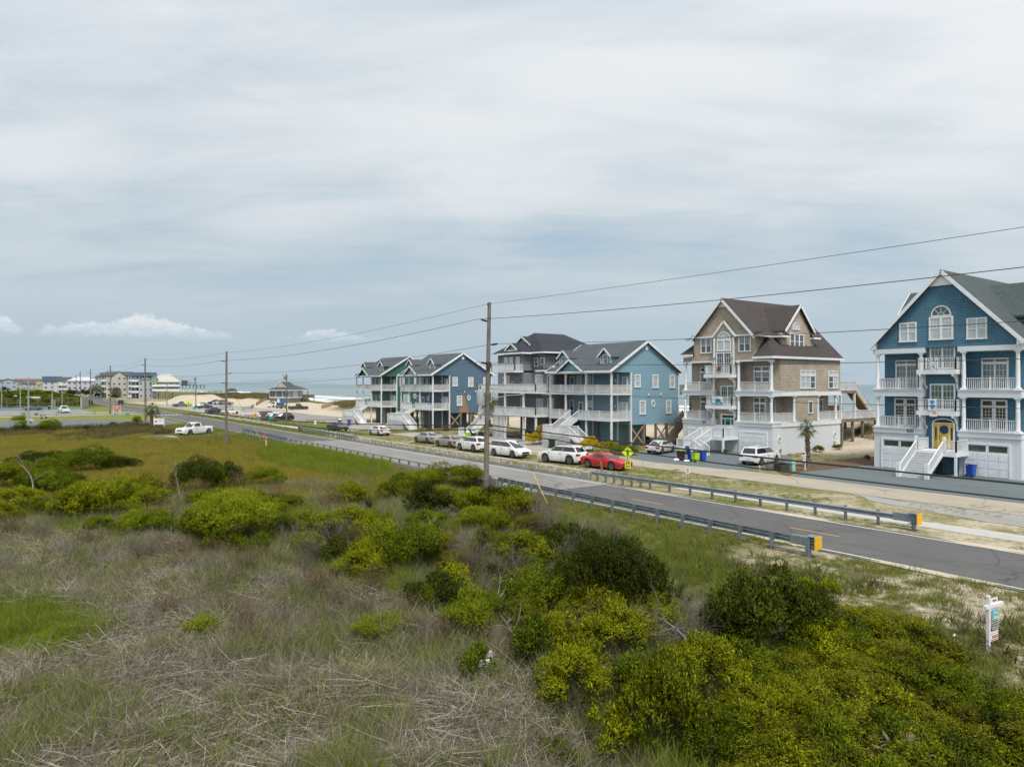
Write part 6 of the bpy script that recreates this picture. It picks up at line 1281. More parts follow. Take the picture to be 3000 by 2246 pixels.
for u, v, lb in ((123, 1217, 'blue accessible-parking sign beside the park path'), (167, 1228, 'blue accessible-parking sign by the round green shrub'), (277, 1226, 'blue accessible-parking sign on the park lawn strip'), (337, 1235, 'small grey-blue sign before the red park sign')):
    x, y, _ = gp(u, v); H = sign_frame('parking_sign', lb, 'road sign', x, y, R(-5), group='blue parking signs in the park'); lpost(H, 1.5, .05); mb = MB(); mb.box(-.2, .2, -.012, 0, 1.0, 1.55); o = mb.build('plate', M_SBLUE, H, local=True); mb = MB(); mb.box(-.08, .08, -.016, -.012, 1.15, 1.4); mb.build('symbol', M_SWHITE, o, local=True)
# marker posts
for x, y, lb, hh in ((30.2, 47.3, 'orange and white marker post by the bridge parapet', 1.25), (29.8, 98.5, 'short orange marker post in the golden field', 1.3), (27.8, 91.5, 'short white marker stake in the golden field', .9)):
    H = thing('marker_post', lb, 'marker post', (x, y, gzs(x, y))); mb = MB(); mb.tube([(0, 0, -.1), (0, 0, hh * .62)], .055, 8); mb.build('lower_sleeve', mat('marker_orange', (.65, .12, .03), .5) if 'orange' in lb else M_WHITE, H, local=True); mb = MB(); mb.tube([(0, 0, hh * .62), (.02, 0, hh)], .055, 8); mb.build('upper_sleeve', M_SWHITE if hh != 1.3 else mat('marker_orange', (.65, .12, .03), .5), H, local=True)
H = thing('timber_post', 'short leaning timber post beside the red coupe', 'post', (44.6, 47.4, -.04)); mb = MB(); mb.tube([(0, 0, -.2), (-.1, .12, .95)], [.1, .09], 8); mb.build('stump', M_WOOD, H, local=True)

# ================================================================== bins, bags, boxes
def bin_(label, x, y, m_body, m_lid, rz=0.0, open_=False, z=0.0, group='wheeled bins by the houses', fill=None):
    H = thing('wheeled_bin', label, 'bin', (x, y, z), rz, group); mb = MB(); b = [(-.24, -.26), (.24, -.26), (.24, .26), (-.24, .26)]; t = [(-.30, -.31), (.30, -.31), (.30, .33), (-.30, .33)]
    vs = [(a, c, .05) for a, c in b] + [(a, c, 1.0) for a, c in t] + [(a * .9, c * .9, 1.0) for a, c in t] + [(a * .85, c * .85, .6) for a, c in t]; mb.add(vs, [(3, 2, 1, 0)] + [(i, (i + 1) % 4, 4 + (i + 1) % 4, 4 + i) for i in range(4)] + [(4 + i, 4 + (i + 1) % 4, 8 + (i + 1) % 4, 8 + i) for i in range(4)] + [(8 + i, 8 + (i + 1) % 4, 12 + (i + 1) % 4, 12 + i) for i in range(4)] + [(12, 13, 14, 15)])
    mb.box(-.32, .32, .30, .40, .93, .99); mb.build('body', m_body, H, local=True)
    mb = MB()
    if open_: mb.beam((0, .36, 1.0), (0, .62, 1.55), .62, .05, (0, 1, 0))
    else: mb.prism([(-.33, -.34, 1.0), (.33, -.34, 1.0), (.33, .38, 1.06), (-.33, .38, 1.06)], (0, 0, .06))
    mb.build('lid', m_lid, H, local=True)
    for s_ in (-1, 1): mb = MB(); mb.lathe((s_ * .27 - .03, .27, .13), [(.13, 0), (.13, .06)], 12, 'x'); mb.build('wheel', M_RUBBER, H, local=True)
    return H
def bag(label, x, y, s=.3, z=0.0, m=None, group='plastic refuse bags'):
    mb = MB(); K = 10; prof = [(.02, -.02), (.8, .02), (1.0, .35), (.85, .75), (.45, 1.0), (.15, 1.15), (.3, 1.3)]; vs = []
    for i, (r_, h) in enumerate(prof):
        for j in range(K): t = 2 * math.pi * j / K; q = 1 + .15 * math.sin(j * 2.3 + i * 1.7); vs.append((s * r_ * q * math.cos(t), s * r_ * q * math.sin(t), s * h * .95))
    mb.add(vs, [(i * K + j, i * K + (j + 1) % K, (i + 1) * K + (j + 1) % K, (i + 1) * K + j) for i in range(len(prof) - 1) for j in range(K)] + [tuple(range(K))[::-1], tuple(range((len(prof) - 1) * K, len(prof) * K))])
    return single('rubbish_bag', mb, m or M_BAG, label, 'bag', (x, y, z), group, True, 0, True)
bin_('lime green wheeled bin before the tan house steps', 57.5, 47.4, M_BIN_LIME, M_BIN_DARK, R(80)); bin_('blue wheeled bin with its lid thrown open at the tan house', 58.3, 48.6, M_BIN_BLUE, M_BIN_BLUE, R(80), True); bin_('dark wheeled bin with lime lid at the tan house', 57.6, 49.4, mat('brown_bin', (.05, .02, .015), .5), M_BIN_LIME, R(80)); bin_('second blue bin behind the lime bin at the tan house', 59.2, 47.9, M_BIN_BLUE, M_BIN_BLUE, R(80))
bag('white rubbish bag before the dark lime-lidded bin', 56.8, 49.3, .3); bag('white rubbish bag before the blue open bin', 57.0, 48.1, .3); bag('white bag spilling from the open blue bin', 58.3, 48.6, .24, .8)
bin_('dark green wheeled bin under the entrance landing of the blue house', 66.9, 28.2, M_BIN_DARK, M_BIN_DARK, R(85)); bin_('blue wheeled bin beside the landing of the blue house', 67.6, 26.1, M_BIN_BLUE, M_BIN_BLUE, R(85))
x, y, _ = gp(1617, 1312); bin_('dark bin against the lattice of the light blue cottage', x, y, M_BIN_DARK, M_BIN_DARK, R(80)); bin_('dark bin in the shade under the grey house', 62.6, 82.2, M_BIN_DARK, M_BIN_DARK, R(80))
bin_('lime bin heaped with bags before the grey house stair', 54.9, 86.4, M_BIN_LIME, M_BIN_DARK, R(70), True); bin_('dark bin heaped with bags before the grey house stair', 55.2, 85.4, M_BIN_DARK, M_BIN_DARK, R(80), True); bin_('black bin right of the heaped bins at the grey house', 55.9, 84.4, M_BLACK, M_BLACK, R(80))
bag('white bag on the heaped lime bin', 54.9, 86.4, .32, .85); bag('white bag on the heaped dark bin', 55.2, 85.4, .32, .85); bag('dark bag on top of the heaped bins', 55.6, 86.0, .35, .9, M_BLACK)
x, y, _ = gp(1023, 1246); bin_('blue wheeled bin beside the green cottage platform', x, y, M_BIN_BLUE, M_BIN_BLUE, R(70)); bin_('dark bin with a white bag beside the blue bin at the green cottage', x - 1.4, y + 1.2, M_BIN_DARK, M_BIN_DARK, R(70), True); bag('white bag on the dark bin at the green cottage', x - 1.4, y + 1.2, .35, .9)
mb = MB(); mb.prism([(-.55, -.45, 0), (.55, -.45, 0), (.55, .45, 0), (-.55, .45, 0)], (0, 0, .62)); mb.prism([(-.58, -.48, .62), (.58, -.48, .62), (.5, .4, .78), (-.5, .4, .78)], (0, 0, .03)); single('utility_cabinet', mb, mat('cabinet_green', (.035, .05, .035), .5), 'low dark green utility cabinet in the mulch bed', 'cabinet', (58.5, 38.3, 0), None, False, R(70), True)
H = thing('cable_pedestal', 'pale cyan cable pedestal beside the green cabinet', 'pedestal', (58.9, 37.35, 0)); mb = MB(); mb.lathe((0, 0, 0), [(.17, 0), (.17, .62), (.15, .68)], 14); mb.build('base_tube', mat('pedestal_cyan', (.24, .50, .47), .5), H, local=True, smooth=True); mb = MB(); mb.lathe((0, 0, .68), [(.21, 0), (.21, .16), (.14, .24), (.02, .25)], 14); mb.build('cap', mat('pedestal_cyan', (.24, .50, .47), .5), H, local=True, smooth=True)
mb = MB(); mb.lathe((0, 0, 0), [(.08, 0), (.08, .45), (.06, .5)], 10); single('meter_post', mb, mat('meter_tan', (.5, .42, .34), .6), 'short tan meter post at the mulch edge', 'post', (56.6, 39.3, 0), None, True, 0, True)
mb = MB(); mb.lathe((0, 0, 0), [(.36, 0), (.36, .012), (.30, .014), (.30, .01), (.05, .012)], 18); single('manhole_cover', mb, mat('cast_iron', (.09, .065, .05), .7, .3, 8), 'rusty round manhole cover in the frontage path', 'manhole', (50.9, 44.2, .012), None, False, 0, True)

# ================================================================== fences
def post_rail(label, pts, h=1.0, rails=(.45, .9), sp=2.6, m=None, pr=.06, name='rail_fence'):
    z0 = gzs(*pts[0]); H = thing(name, label, 'fence', (pts[0][0], pts[0][1], z0))
    for (x0, y0), (x1, y1) in zip(pts, pts[1:]):
        L = math.hypot(x1 - x0, y1 - y0); k = max(1, round(L / sp))
        for i in range(k + 1): t = i / k; x, y = x0 + (x1 - x0) * t, y0 + (y1 - y0) * t; z = gzs(x, y); q = MB(); q.tube([(x, y, z - .2), (x, y, z + h)], pr, 6); q.build('post', m or M_WOOD, H)
        for r_ in rails: q = MB(); q.beam((x0, y0, gzs(x0, y0) + r_), (x1, y1, gzs(x1, y1) + r_), .05, .12); q.build('rail', m or M_WOOD, H)
post_rail('low timber rail fence between the beach lot and the sidewalk grass', [(46.4, 129), (46.2, 150), (46.2, 168)], .9, (.75,), 3.2)
post_rail('timber post fence along the front of the beach lot', [(46.4, 172), (46.0, 188), (45.6, 204)], 1.0, (.35,), 2.2)
post_rail('timber rail fence across the sandy beach lot', [(58, 214), (64, 226), (70, 244)], 1.1, (.5, 1.0), 3.0); post_rail('timber rail run by the far end of the lot', [(48, 214), (54, 222), (61, 236)], 1.2, (.5, 1.0), 3.5); post_rail('heavy timber bumper rail at the green cottage end of the lot', [(58, 132), (51, 141)], .7, (.62,), 4, None, .09)
def sand_fence(label, pts, h=1.15):
    """wire-bound slat fence: posts plus fine slats"""
    H = thing('sand_fence', label, 'fence', (pts[0][0], pts[0][1], gzs(*pts[0]))); sl = MB(); m = mat('sand_fence_slat', (.36, .25, .15), .85, .2, 3)
    for (x0, y0), (x1, y1) in zip(pts, pts[1:]):
        L = math.hypot(x1 - x0, y1 - y0); k = max(1, round(L / 2.6))
        for i in range(k): t = i / k; x, y = x0 + (x1 - x0) * t, y0 + (y1 - y0) * t; z = gzs(x, y); q = MB(); q.tube([(x, y, z - .2), (x, y, z + h + .15)], .05, 6); q.build('post', M_WOOD, H)
        for i in range(int(L / .11)):
            t = (i + .5) / int(L / .11); x, y = x0 + (x1 - x0) * t, y0 + (y1 - y0) * t; z = gzs(x, y); sl.box(x - .02, x + .02, y - .006, y + .006, z - .05, z + h + rnd.uniform(-.08, .05))
    o = sl.build('slats', m, H); o['kind'] = 'stuff'
sand_fence('brown slat sand fence before the beach beside the grassed dune', [(79, 206), (86, 216), (94, 232)]); sand_fence('brown slat sand fence left of the beach pavilion', [(76, 262), (84, 285), (92, 302)]); sand_fence('slat sand fence on the sand behind the blue house', [(92, 38), (94, 43), (95, 52)], 1.2)
def chain_fence(label, pts, h=3.0):
    H = thing('court_fence', label, 'fence', (pts[0][0], pts[0][1], 0)); m = mat('fence_mesh_steel', (.25, .27, .27), .6)
    for (x0, y0), (x1, y1) in zip(pts, pts[1:]):
        L = math.hypot(x1 - x0, y1 - y0); k = max(1, round(L / 3))
        for i in range(k + 1): t = i / k; q = MB(); q.tube([(x0 + (x1 - x0) * t, y0 + (y1 - y0) * t, 0), (x0 + (x1 - x0) * t, y0 + (y1 - y0) * t, h)], .04, 5); q.build('post', m, H)
        for z in (.1, h / 2, h): q = MB(); q.beam((x0, y0, z), (x1, y1, z), .04, .04); q.build('rail', m, H)
        w = MB()
        for i in range(int(L / .5)): t = i / int(L / .5); w.box(x0 + (x1 - x0) * t - .006, x0 + (x1 - x0) * t + .006, y0 + (y1 - y0) * t - .006, y0 + (y1 - y0) * t + .006, .1, h)
        for i in range(int(h / .5)): w.beam((x0, y0, .1 + i * .5), (x1, y1, .1 + i * .5), .012, .012)
        w.build('wire', m, H)['kind'] = 'stuff'
chain_fence('tall wire fence round the far side of the sport courts', [(0, 283), (14, 283), (22.5, 283)], 3.2); chain_fence('tall wire fence between the blue and the green court', [(14.8, 260), (14.8, 282)], 3.0)
mb = MB(); mb.box(21.0, 21.4, 259, 262.8, 0, 4.6); mb.box(21.4, 25.6, 259.0, 285, 0, .02) if False else None; H = thing('practice_wall', 'tall bare concrete practice wall with a rust streak at the court', 'wall', (21.3, 259, 0)); mw = MB(); mw.prism([(21.3, 258.8, 0), (25.5, 284.5, 0), (25.5, 284.5, 3.6), (21.3, 258.8, 3.6)], (.35, -.05, 0)); mw.build('wall_slab', mat('wall_concrete', (.38, .37, .34), .9, .1, .8, dirt=.3), H); mw = MB(); mw.box(21.3, 21.7, 258.0, 258.7, 0, .4); mw.build('footing', M_CONC, H)

# ================================================================== people and deck furniture
def person(x, y, z, rz):
    """bare-chested person leaning forearms towards the deck rail; one skinned body"""
    H = thing('person', 'bare-chested person in dark shorts standing at the grey house rail', 'person', (x, y, z), rz)
    J = [((0, 0, .92), .15), ((0, .02, 1.10), .145), ((0, .05, 1.34), .165), ((0, .07, 1.48), .075), ((0, .10, 1.56), .06), ((0, .13, 1.66), .105), ((0, .13, 1.75), .09)]
    E = [(0, 1), (1, 2), (2, 3), (3, 4), (4, 5), (5, 6)]
    for s_ in (-1, 1):
        b = len(J); J += [((s_ * .19, .05, 1.41), .07), ((s_ * .26, .10, 1.14), .05), ((s_ * .16, .34, 1.08), .04), ((s_ * .12, .42, 1.08), .04), ((s_ * .10, 0, .86), .095), ((s_ * .11, .03, .48), .065), ((s_ * .11, -.02, .09), .045), ((s_ * .12, .12, .03), .04)]
        E += [(2, b), (b, b + 1), (b + 1, b + 2), (b + 2, b + 3), (0, b + 4), (b + 4, b + 5), (b + 5, b + 6), (b + 6, b + 7)]
    me = bpy.data.meshes.new('body'); me.from_pydata([j[0] for j in J], E, []); o = bpy.data.objects.new('body', me); COL.objects.link(o)
    md = o.modifiers.new('s', 'SKIN'); 
    for v, j in zip(me.skin_vertices[0].data, J): v.radius = (j[1], j[1] * (.72 if j[1] > .12 else 1))
    me.skin_vertices[0].data[0].use_root = True; o.modifiers.new('u', 'SUBSURF').levels = 2; o.modifiers['u'].render_levels = 2
    dg = bpy.context.evaluated_depsgraph_get(); nm = bpy.data.meshes.new_from_object(o.evaluated_get(dg)); bpy.data.objects.remove(o); nm.name = 'body'; nm.materials.clear(); nm.materials.append(mat('skin', (.36, .20, .14), .55)); nm.polygons.foreach_set('use_smooth', [True] * len(nm.polygons))
    o = bpy.data.objects.new('body', nm); COL.objects.link(o); o.parent = H
    q = MB(); q.lathe((0, .02, .55), [(.19, 0), (.2, .2), (.185, .42), (.16, .44)], 14); q.build('shorts', mat('dark_shorts', (.03, .035, .05), .8), H, local=True, smooth=True); q = MB(); q.lathe((0, .115, 1.70), [(.112, 0), (.112, .06), (.08, .12), (.02, .145)], 12); q.build('hair', mat('dark_hair', (.03, .02, .015), .8), H, local=True, smooth=True)
person(60.55, 83.2, 6.85, R(90))
def chair(label, x, y, z, rz, m, group):
    H = thing('deck_chair', label, 'chair', (x, y, z), rz, group); mb = MB(); mb.box(-.25, .25, -.25, .25, .40, .44); mb.build('seat', m, H, local=True); mb = MB(); mb.prism([(-.25, .24, .44), (.25, .24, .44), (.27, .36, .95), (-.27, .36, .95)], (0, .03, 0)); mb.build('backrest', m, H, local=True)
    for a in (-.23, .23):
        for b in (-.23, .23): mb = MB(); mb.tube([(a, b, .42), (a * 1.15, b * 1.15, 0)], .025, 6); mb.build('leg', m, H, local=True)
        mb = MB(); mb.box(a - .03, a + .03, -.26, .28, .62, .65); mb.build('armrest', m, H, local=True)
for y in (79.5, 80.9): chair('white plastic chair on the upper grey house deck', 61.0, y, 6.85, R(100), M_WHITE, 'white chairs on the grey house deck')
for y in (85.4, 87.9): chair('teal plastic chair on the upper grey house deck', 61.0, y, 6.85, R(70), M_TEAL, 'teal chairs on the grey house deck')
# park bench
x, y, _ = gp(129, 1227); H = thing('park_bench', 'white slatted park bench with dark ends on the lawn', 'bench', (x, y, 0), R(50)); 
for k in range(3): mb = MB(); mb.box(-.8, .8, -.22 + k * .16, -.09 + k * .16, .44, .48); mb.build('slat', M_WHITE, H, local=True)
for k in range(2): mb = MB(); mb.box(-.8, .8, .27, .31, .58 + k * .17, .70 + k * .17); mb.build('slat', M_WOOD, H, local=True)
for s_ in (-.7, .7): mb = MB(); mb.box(s_ - .04, s_ + .04, -.22, .25, 0, .44); mb.box(s_ - .04, s_ + .04, .24, .31, .44, .95); mb.build('leg', M_BLACK, H, local=True)
# ================================================================== beach pavilion, pier, far houses
def pavilion():
    cx, cy, _ = gp(847, 1184); d = Vector((.307, .952, 0)); p = Vector((.952, -.307, 0)); a = (-p * math.cos(R(40)) + d * math.sin(R(40))); b = (p * math.cos(R(50)) + d * math.sin(R(50)))
    rz = math.atan2(b.y, b.x)            # local +x along b, local +y along a
    H = thing('beach_pavilion', 'raised beach pavilion with glazed sides, grey hipped roof and timber deck', 'pavilion', (cx, cy, 0), rz); A, B = 9.6, 7.6
    def bx(n_, m_, *q): mb = MB(); mb.box(*q); return mb.build(n_, m_, H, local=True)
    bx('base_wall', mat('pavilion_base', (.17, .15, .13), .85, .2, 1.5, .3, 15), .2, B - .2, .2, A - .2, -.3, 2.2); bx('floor_band', M_TRIM, -.05, B + .05, -.05, A + .05, 2.2, 2.65); bx('core', mat('pavilion_dark_glass', (.10, .125, .14), .25), .12, B - .12, .12, A - .12, 2.65, 5.3); bx('eave_band', M_TRIM, -.02, B + .02, -.02, A + .02, 5.1, 5.4)
    for k in range(4): y0 = A * k / 3; bx('frame_post', M_TRIM, -.03, .14, max(0, y0 - .12), min(A, y0 + .12), 2.65, 5.1)
    for k in range(4): x0 = B * k / 3; bx('frame_post', M_TRIM, max(0, x0 - .12), min(B, x0 + .12), -.03, .14, 2.65, 5.1)
    for k in range(3): bx('shutter', M_BLIND if k == 1 else mat('pavilion_pane', (.20, .24, .25), .3), B * k / 3 + .3, B * (k + 1) / 3 - .3, .05, .115, 2.75, 5.0); bx('shutter', mat('pavilion_pane_dark', (.12, .15, .17), .25), .05, .115, A * k / 3 + .3, A * (k + 1) / 3 - .3, 2.75, 5.0)
    e = 1.1; x0, x1, y0, y1, z0, z1 = -e, B + 4.2, -e, A + e, 5.4, 7.6; ym = A / 2; mb = MB(); r0, r1 = (3.2, ym, z1), (B + .4, ym, z1)
    mb.prism([(x0, y0, z0), (x1, y0, z0), r1, r0], (0, 0, -.1)); mb.prism([(x1, y1, z0), (x0, y1, z0), r0, r1], (0, 0, -.1)); mb.prism([(x0, y1, z0), (x0, y0, z0), r0], (0, 0, -.1)); mb.prism([(x1, y0, z0), (x1, y1, z0), r1], (0, 0, -.1))
    for s_ in (-1, 1): mb.prism([(.6, ym + s_ * 2.9, 6.4), (.6, ym, 8.6), (B - 1.5, ym, 8.6), (B - .2, ym + s_ * 2.9, 6.4)], (0, 0, -.1))
    rf = mb.build('roof', M_ROOF_GREEN, H, local=True); mb = MB(); mb.prism([(.75, ym - 2.5, 6.5), (.75, ym + 2.5, 6.5), (.75, ym, 8.4)], (.2, 0, 0)); mb.build('gablet', mat('pavilion_gablet', (.42, .42, .40), .7), rf, local=True); mb = MB()
    for s_ in (-1, 1): mb.beam((.58, ym + s_ * 2.95, 6.3), (.58, ym, 8.52), .06, .2)
    mb.build('rake_board', M_TRIM, rf, local=True); mb = MB(); mb.box(x0, x1, y0 - .04, y0, 5.2, 5.42); mb.box(x0 - .04, x0, y0, y1, 5.2, 5.42); mb.build('fascia', M_TRIM, rf, local=True)
    bx('deck', M_WOOD, B + .06, B + 8, -.2, A, 2.1, 2.35); 
    for xx in (B + .5, B + 3.6, B + 7.8): bx('pile', M_WOOD, xx, xx + .25, -.1, .15, -1, 2.1)
    for xx in (B + .6, B + 3.8): bx('post', M_WOOD, xx, xx + .2, 0, .2, 2.35, 5.3)
    mb = MB(); mb.box(B + .1, B + 8, -.2, -.15, 2.4, 3.45); mb.box(B + 7.95, B + 8, -.2, A, 2.4, 3.45); mb.build('deck_screen', M_WOOD, H, local=True)
    bx('sign_board', M_SBLUE, .12, .19, 1.2, 4.4, .6, 2.0); bx('door', M_WHITE, .12, .19, 4.8, 5.8, 0, 2.0)
pavilion()
def pier():
    H = thing('fishing_pier', 'long fishing pier on piles standing in the far sea', 'pier', (250, 1390, SEA)); mb = MB(); mb.box(215, 312, 1388, 1394, 4.2, 5.0); mb.build('deck', mat('hazed_pier_timber', (.06, .09, .11), .9), H)  # bluish tint puts distance haze into the timber colour
    for i in range(16): mb = MB(); mb.beam((218 + i * 6.1, 1391, SEA - 2), (218 + i * 6.1, 1391, 4.3), 1.0, 1.0); mb.build('pile', MATS['hazed_pier_timber'], H)
    mb = MB(); mb.box(272, 281, 1387, 1395, 5, 13.5); mb.build('hut', MATS['hazed_pier_timber'], H); mb = MB(); mb.box(281, 296, 1387, 1395, 8.2, 9.0); mb.build('shelter_roof', MATS['hazed_pier_timber'], H)
    for xx in (284, 293): mb = MB(); mb.box(xx, xx + .6, 1390, 1390.6, 5, 8.2); mb.build('post', MATS['hazed_pier_timber'], H)
pier()
def far_house(name, label, u0, u1, vt, ve, D, wallm, roofm, storeys=3, cols=3, style='side', depth=10, tw=0.0, piles=0.0, balc=None, gables=(), vb=None):
    """house whose front looks at the road; size from its pixels at the distance of its lot"""
    uc = (u0 + u1) / 2; k = (uc - U0) / FPX; x, y = D * (SY + CY * k), D * (CY - SY * k); z = gzs(x, y); s = D / FPX; w = (u1 - u0) * s; rz = math.atan2(-(x), y) + tw     # local -y looks at the camera
    H = thing(name, label, 'house', (x, y, z), rz, 'far houses along the shore'); h1 = CAM_H - (ve - V0) * s - z; h2 = CAM_H - (vt - V0) * s - z; hw = w / 2
    def bx(n_, m_, *q): mb = MB(); mb.box(*q); return mb.build(n_, m_, H, local=True)
    bx('wall', wallm, -hw, hw, 0, depth, piles, h1); mb = MB(); e = .5
    if style == 'side': mb.prism([(-hw - e, -e, h1), (hw + e, -e, h1), (hw + e, depth / 2, h2), (-hw - e, depth / 2, h2)], (0, 0, -.25)); mb.prism([(-hw - e, depth + e, h1), (hw + e, depth + e, h1), (hw + e, depth / 2, h2), (-hw - e, depth / 2, h2)], (0, 0, -.25)); wl = MB(); wl.prism([(-hw, 0, h1), (-hw, depth, h1), (-hw, depth / 2, h2 - .2)], (.2, 0, 0)); wl.prism([(hw, 0, h1), (hw, depth, h1), (hw, depth / 2, h2 - .2)], (-.2, 0, 0)); wl.build('gable_wall', wallm, H, local=True)
    elif style == 'hip': r = min(hw * .7, depth * .5); a, b = (-hw + r, depth / 2, h2), (hw - r, depth / 2, h2); c = [(-hw - e, -e, h1), (hw + e, -e, h1), (hw + e, depth + e, h1), (-hw - e, depth + e, h1)]; mb.prism([c[0], c[1], b, a], (0, 0, -.2)); mb.prism([c[2], c[3], a, b], (0, 0, -.2)); mb.prism([c[3], c[0], a], (0, 0, -.2)); mb.prism([c[1], c[2], b], (0, 0, -.2))
    else:
        for s_ in (-1, 1): mb.prism([(s_ * (hw + e), -e, h1), (0, -e, h2), (0, depth, h2), (s_ * (hw + e), depth, h1)], (0, 0, -.25))
        wl = MB(); wl.prism([(-hw, 0, h1), (hw, 0, h1), (0, 0, h2 - .25)], (0, .3, 0)); wl.build('gable_wall', wallm, H, local=True)
    mb.build('roof', roofm, H, local=True)
    for gu0, gu1, gvt, gve in gables:
        a, b = (gu0 - uc) * s, (gu1 - uc) * s; g1, g2 = CAM_H - (gve - V0) * s - z, CAM_H - (gvt - V0) * s - z; q = MB(); q.prism([(a, -.8, piles), (b, -.8, piles), (b, -.8, g1), ((a + b) / 2, -.8, g2 - .2), (a, -.8, g1)], (0, 3, 0)); q.build('gable_wing', wallm, H, local=True); q = MB()
        for c in (a - .4, b + .4): q.prism([(c, -1.1, g1 - .25), ((a + b) / 2, -1.1, g2), ((a + b) / 2, depth / 2, g2), (c, depth / 2, g1 - .25)], (0, 0, -.2))
        q.build('gable_roof', roofm, H, local=True)
    fh = (h1 - piles) / storeys
    for i in range(storeys):
        for c in range(cols):
            if rnd.random() < .12: continue
            xa = -hw + w * (c + .5) / cols; ww = min(1.0, w / cols * .28); zb = piles + fh * i + fh * .32; zt = zb + fh * .42; on_g = any((g0 - uc) * s < xa < (g1 - uc) * s for g0, g1, _, _ in gables); yf = -.8 if on_g else 0
            q = MB(); q.box(xa - ww, xa + ww, yf - .06, yf, zb, zt); o = q.build('window', M_TRIM, H, local=True); q = MB(); q.box(xa - ww + .12, xa + ww - .12, yf - .08, yf - .06, zb + .12, zt - .12); q.build('pane', M_GLASS, o, local=True)
    if balc:
        for i in range(1, storeys + (1 if piles else 0)):
            for a, b in balc: zz_ = piles + fh * (i - (1 if piles else 0)); q = MB(); q.box(a * w, b * w, -2.0, 0, zz_ - .2, zz_); o = q.build('balcony', M_WHITE, H, local=True); q = MB(); q.box(a * w, b * w, -2.0, -1.92, zz_, zz_ + .95); q.build('balustrade', M_RAIL, o, local=True)
            for a, b in balc:
                for c in (a, (a + b) / 2, b): q = MB(); q.box(c * w - .1, c * w + .1, -1.98, -1.8, 0, piles + fh * storeys - .2); q.build('post', M_RAIL, H, local=True)
    for i in range(int(w / 3) + 1):
        if piles: xx = -hw + w * i / max(1, int(w / 3)); q = MB(); q.box(xx - .15, xx + .15, .1, .4, -.3, piles); q.build('pile', M_WOOD, H, local=True); q = MB(); q.box(xx - .15, xx + .15, depth - .4, depth - .1, -.3, piles); q.build('pile', M_WOOD, H, local=True)
    return H
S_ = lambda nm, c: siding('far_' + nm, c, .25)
M_METALR = mat('pale_metal_roof', (.42, .42, .39), .45, .06, .6); M_FPY = S_('pale_yellow', (.46, .45, .39)); M_FGR = S_('pale_green', (.23, .29, .21)); M_FLA = S_('lavender', (.44, .46, .52)); M_FWH = S_('white', (.50, .52, .54)); M_FLB = S_('light_blue', (.33, .42, .48)); M_FNB = S_('deep_blue', (.06, .11, .18)); M_FGY = S_('pale_grey', (.36, .39, .41)); M_FTA = S_('beige', (.42, .38, .30)); M_LAVR = mat('lavender_roof', (.48, .49, .54), .6, .05, .5)  # far-house colours dulled: distance haze is put into the paint
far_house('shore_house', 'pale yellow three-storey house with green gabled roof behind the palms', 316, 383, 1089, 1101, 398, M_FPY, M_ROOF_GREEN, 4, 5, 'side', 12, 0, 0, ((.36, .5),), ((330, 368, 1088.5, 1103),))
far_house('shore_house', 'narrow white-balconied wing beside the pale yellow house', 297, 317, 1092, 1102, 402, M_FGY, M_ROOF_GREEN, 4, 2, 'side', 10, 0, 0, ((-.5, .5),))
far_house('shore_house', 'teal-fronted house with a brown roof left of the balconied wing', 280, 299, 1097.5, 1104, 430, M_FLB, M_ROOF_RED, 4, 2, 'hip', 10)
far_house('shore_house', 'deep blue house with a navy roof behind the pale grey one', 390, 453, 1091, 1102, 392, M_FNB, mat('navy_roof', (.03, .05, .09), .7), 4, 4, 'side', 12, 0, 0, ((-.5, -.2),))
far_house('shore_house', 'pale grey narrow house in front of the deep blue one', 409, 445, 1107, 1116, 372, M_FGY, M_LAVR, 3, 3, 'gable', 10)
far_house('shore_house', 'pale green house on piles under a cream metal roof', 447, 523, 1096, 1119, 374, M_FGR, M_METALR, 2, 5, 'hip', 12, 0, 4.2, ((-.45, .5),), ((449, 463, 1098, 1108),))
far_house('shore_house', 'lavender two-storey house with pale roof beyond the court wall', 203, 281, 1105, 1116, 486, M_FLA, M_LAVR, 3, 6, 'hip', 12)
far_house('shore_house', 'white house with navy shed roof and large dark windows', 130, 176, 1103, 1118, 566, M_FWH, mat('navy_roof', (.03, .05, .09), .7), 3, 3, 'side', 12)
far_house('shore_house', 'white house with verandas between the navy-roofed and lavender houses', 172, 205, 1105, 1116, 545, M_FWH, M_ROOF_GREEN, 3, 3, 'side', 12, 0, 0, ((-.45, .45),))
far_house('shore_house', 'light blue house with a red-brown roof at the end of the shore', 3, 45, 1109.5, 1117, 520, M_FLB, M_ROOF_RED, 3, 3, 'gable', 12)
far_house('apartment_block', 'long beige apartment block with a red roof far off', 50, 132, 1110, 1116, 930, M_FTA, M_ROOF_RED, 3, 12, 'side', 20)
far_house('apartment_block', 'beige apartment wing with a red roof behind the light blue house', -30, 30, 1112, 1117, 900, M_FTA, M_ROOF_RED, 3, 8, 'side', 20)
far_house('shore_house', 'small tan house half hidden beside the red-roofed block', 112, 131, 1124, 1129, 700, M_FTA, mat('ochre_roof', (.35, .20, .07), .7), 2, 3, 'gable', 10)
far_house('shore_house', 'grey house left of the red-roofed block', 60, 100, 1119, 1125, 760, M_FGY, M_ROOF_GREY, 2, 5, 'side', 10)
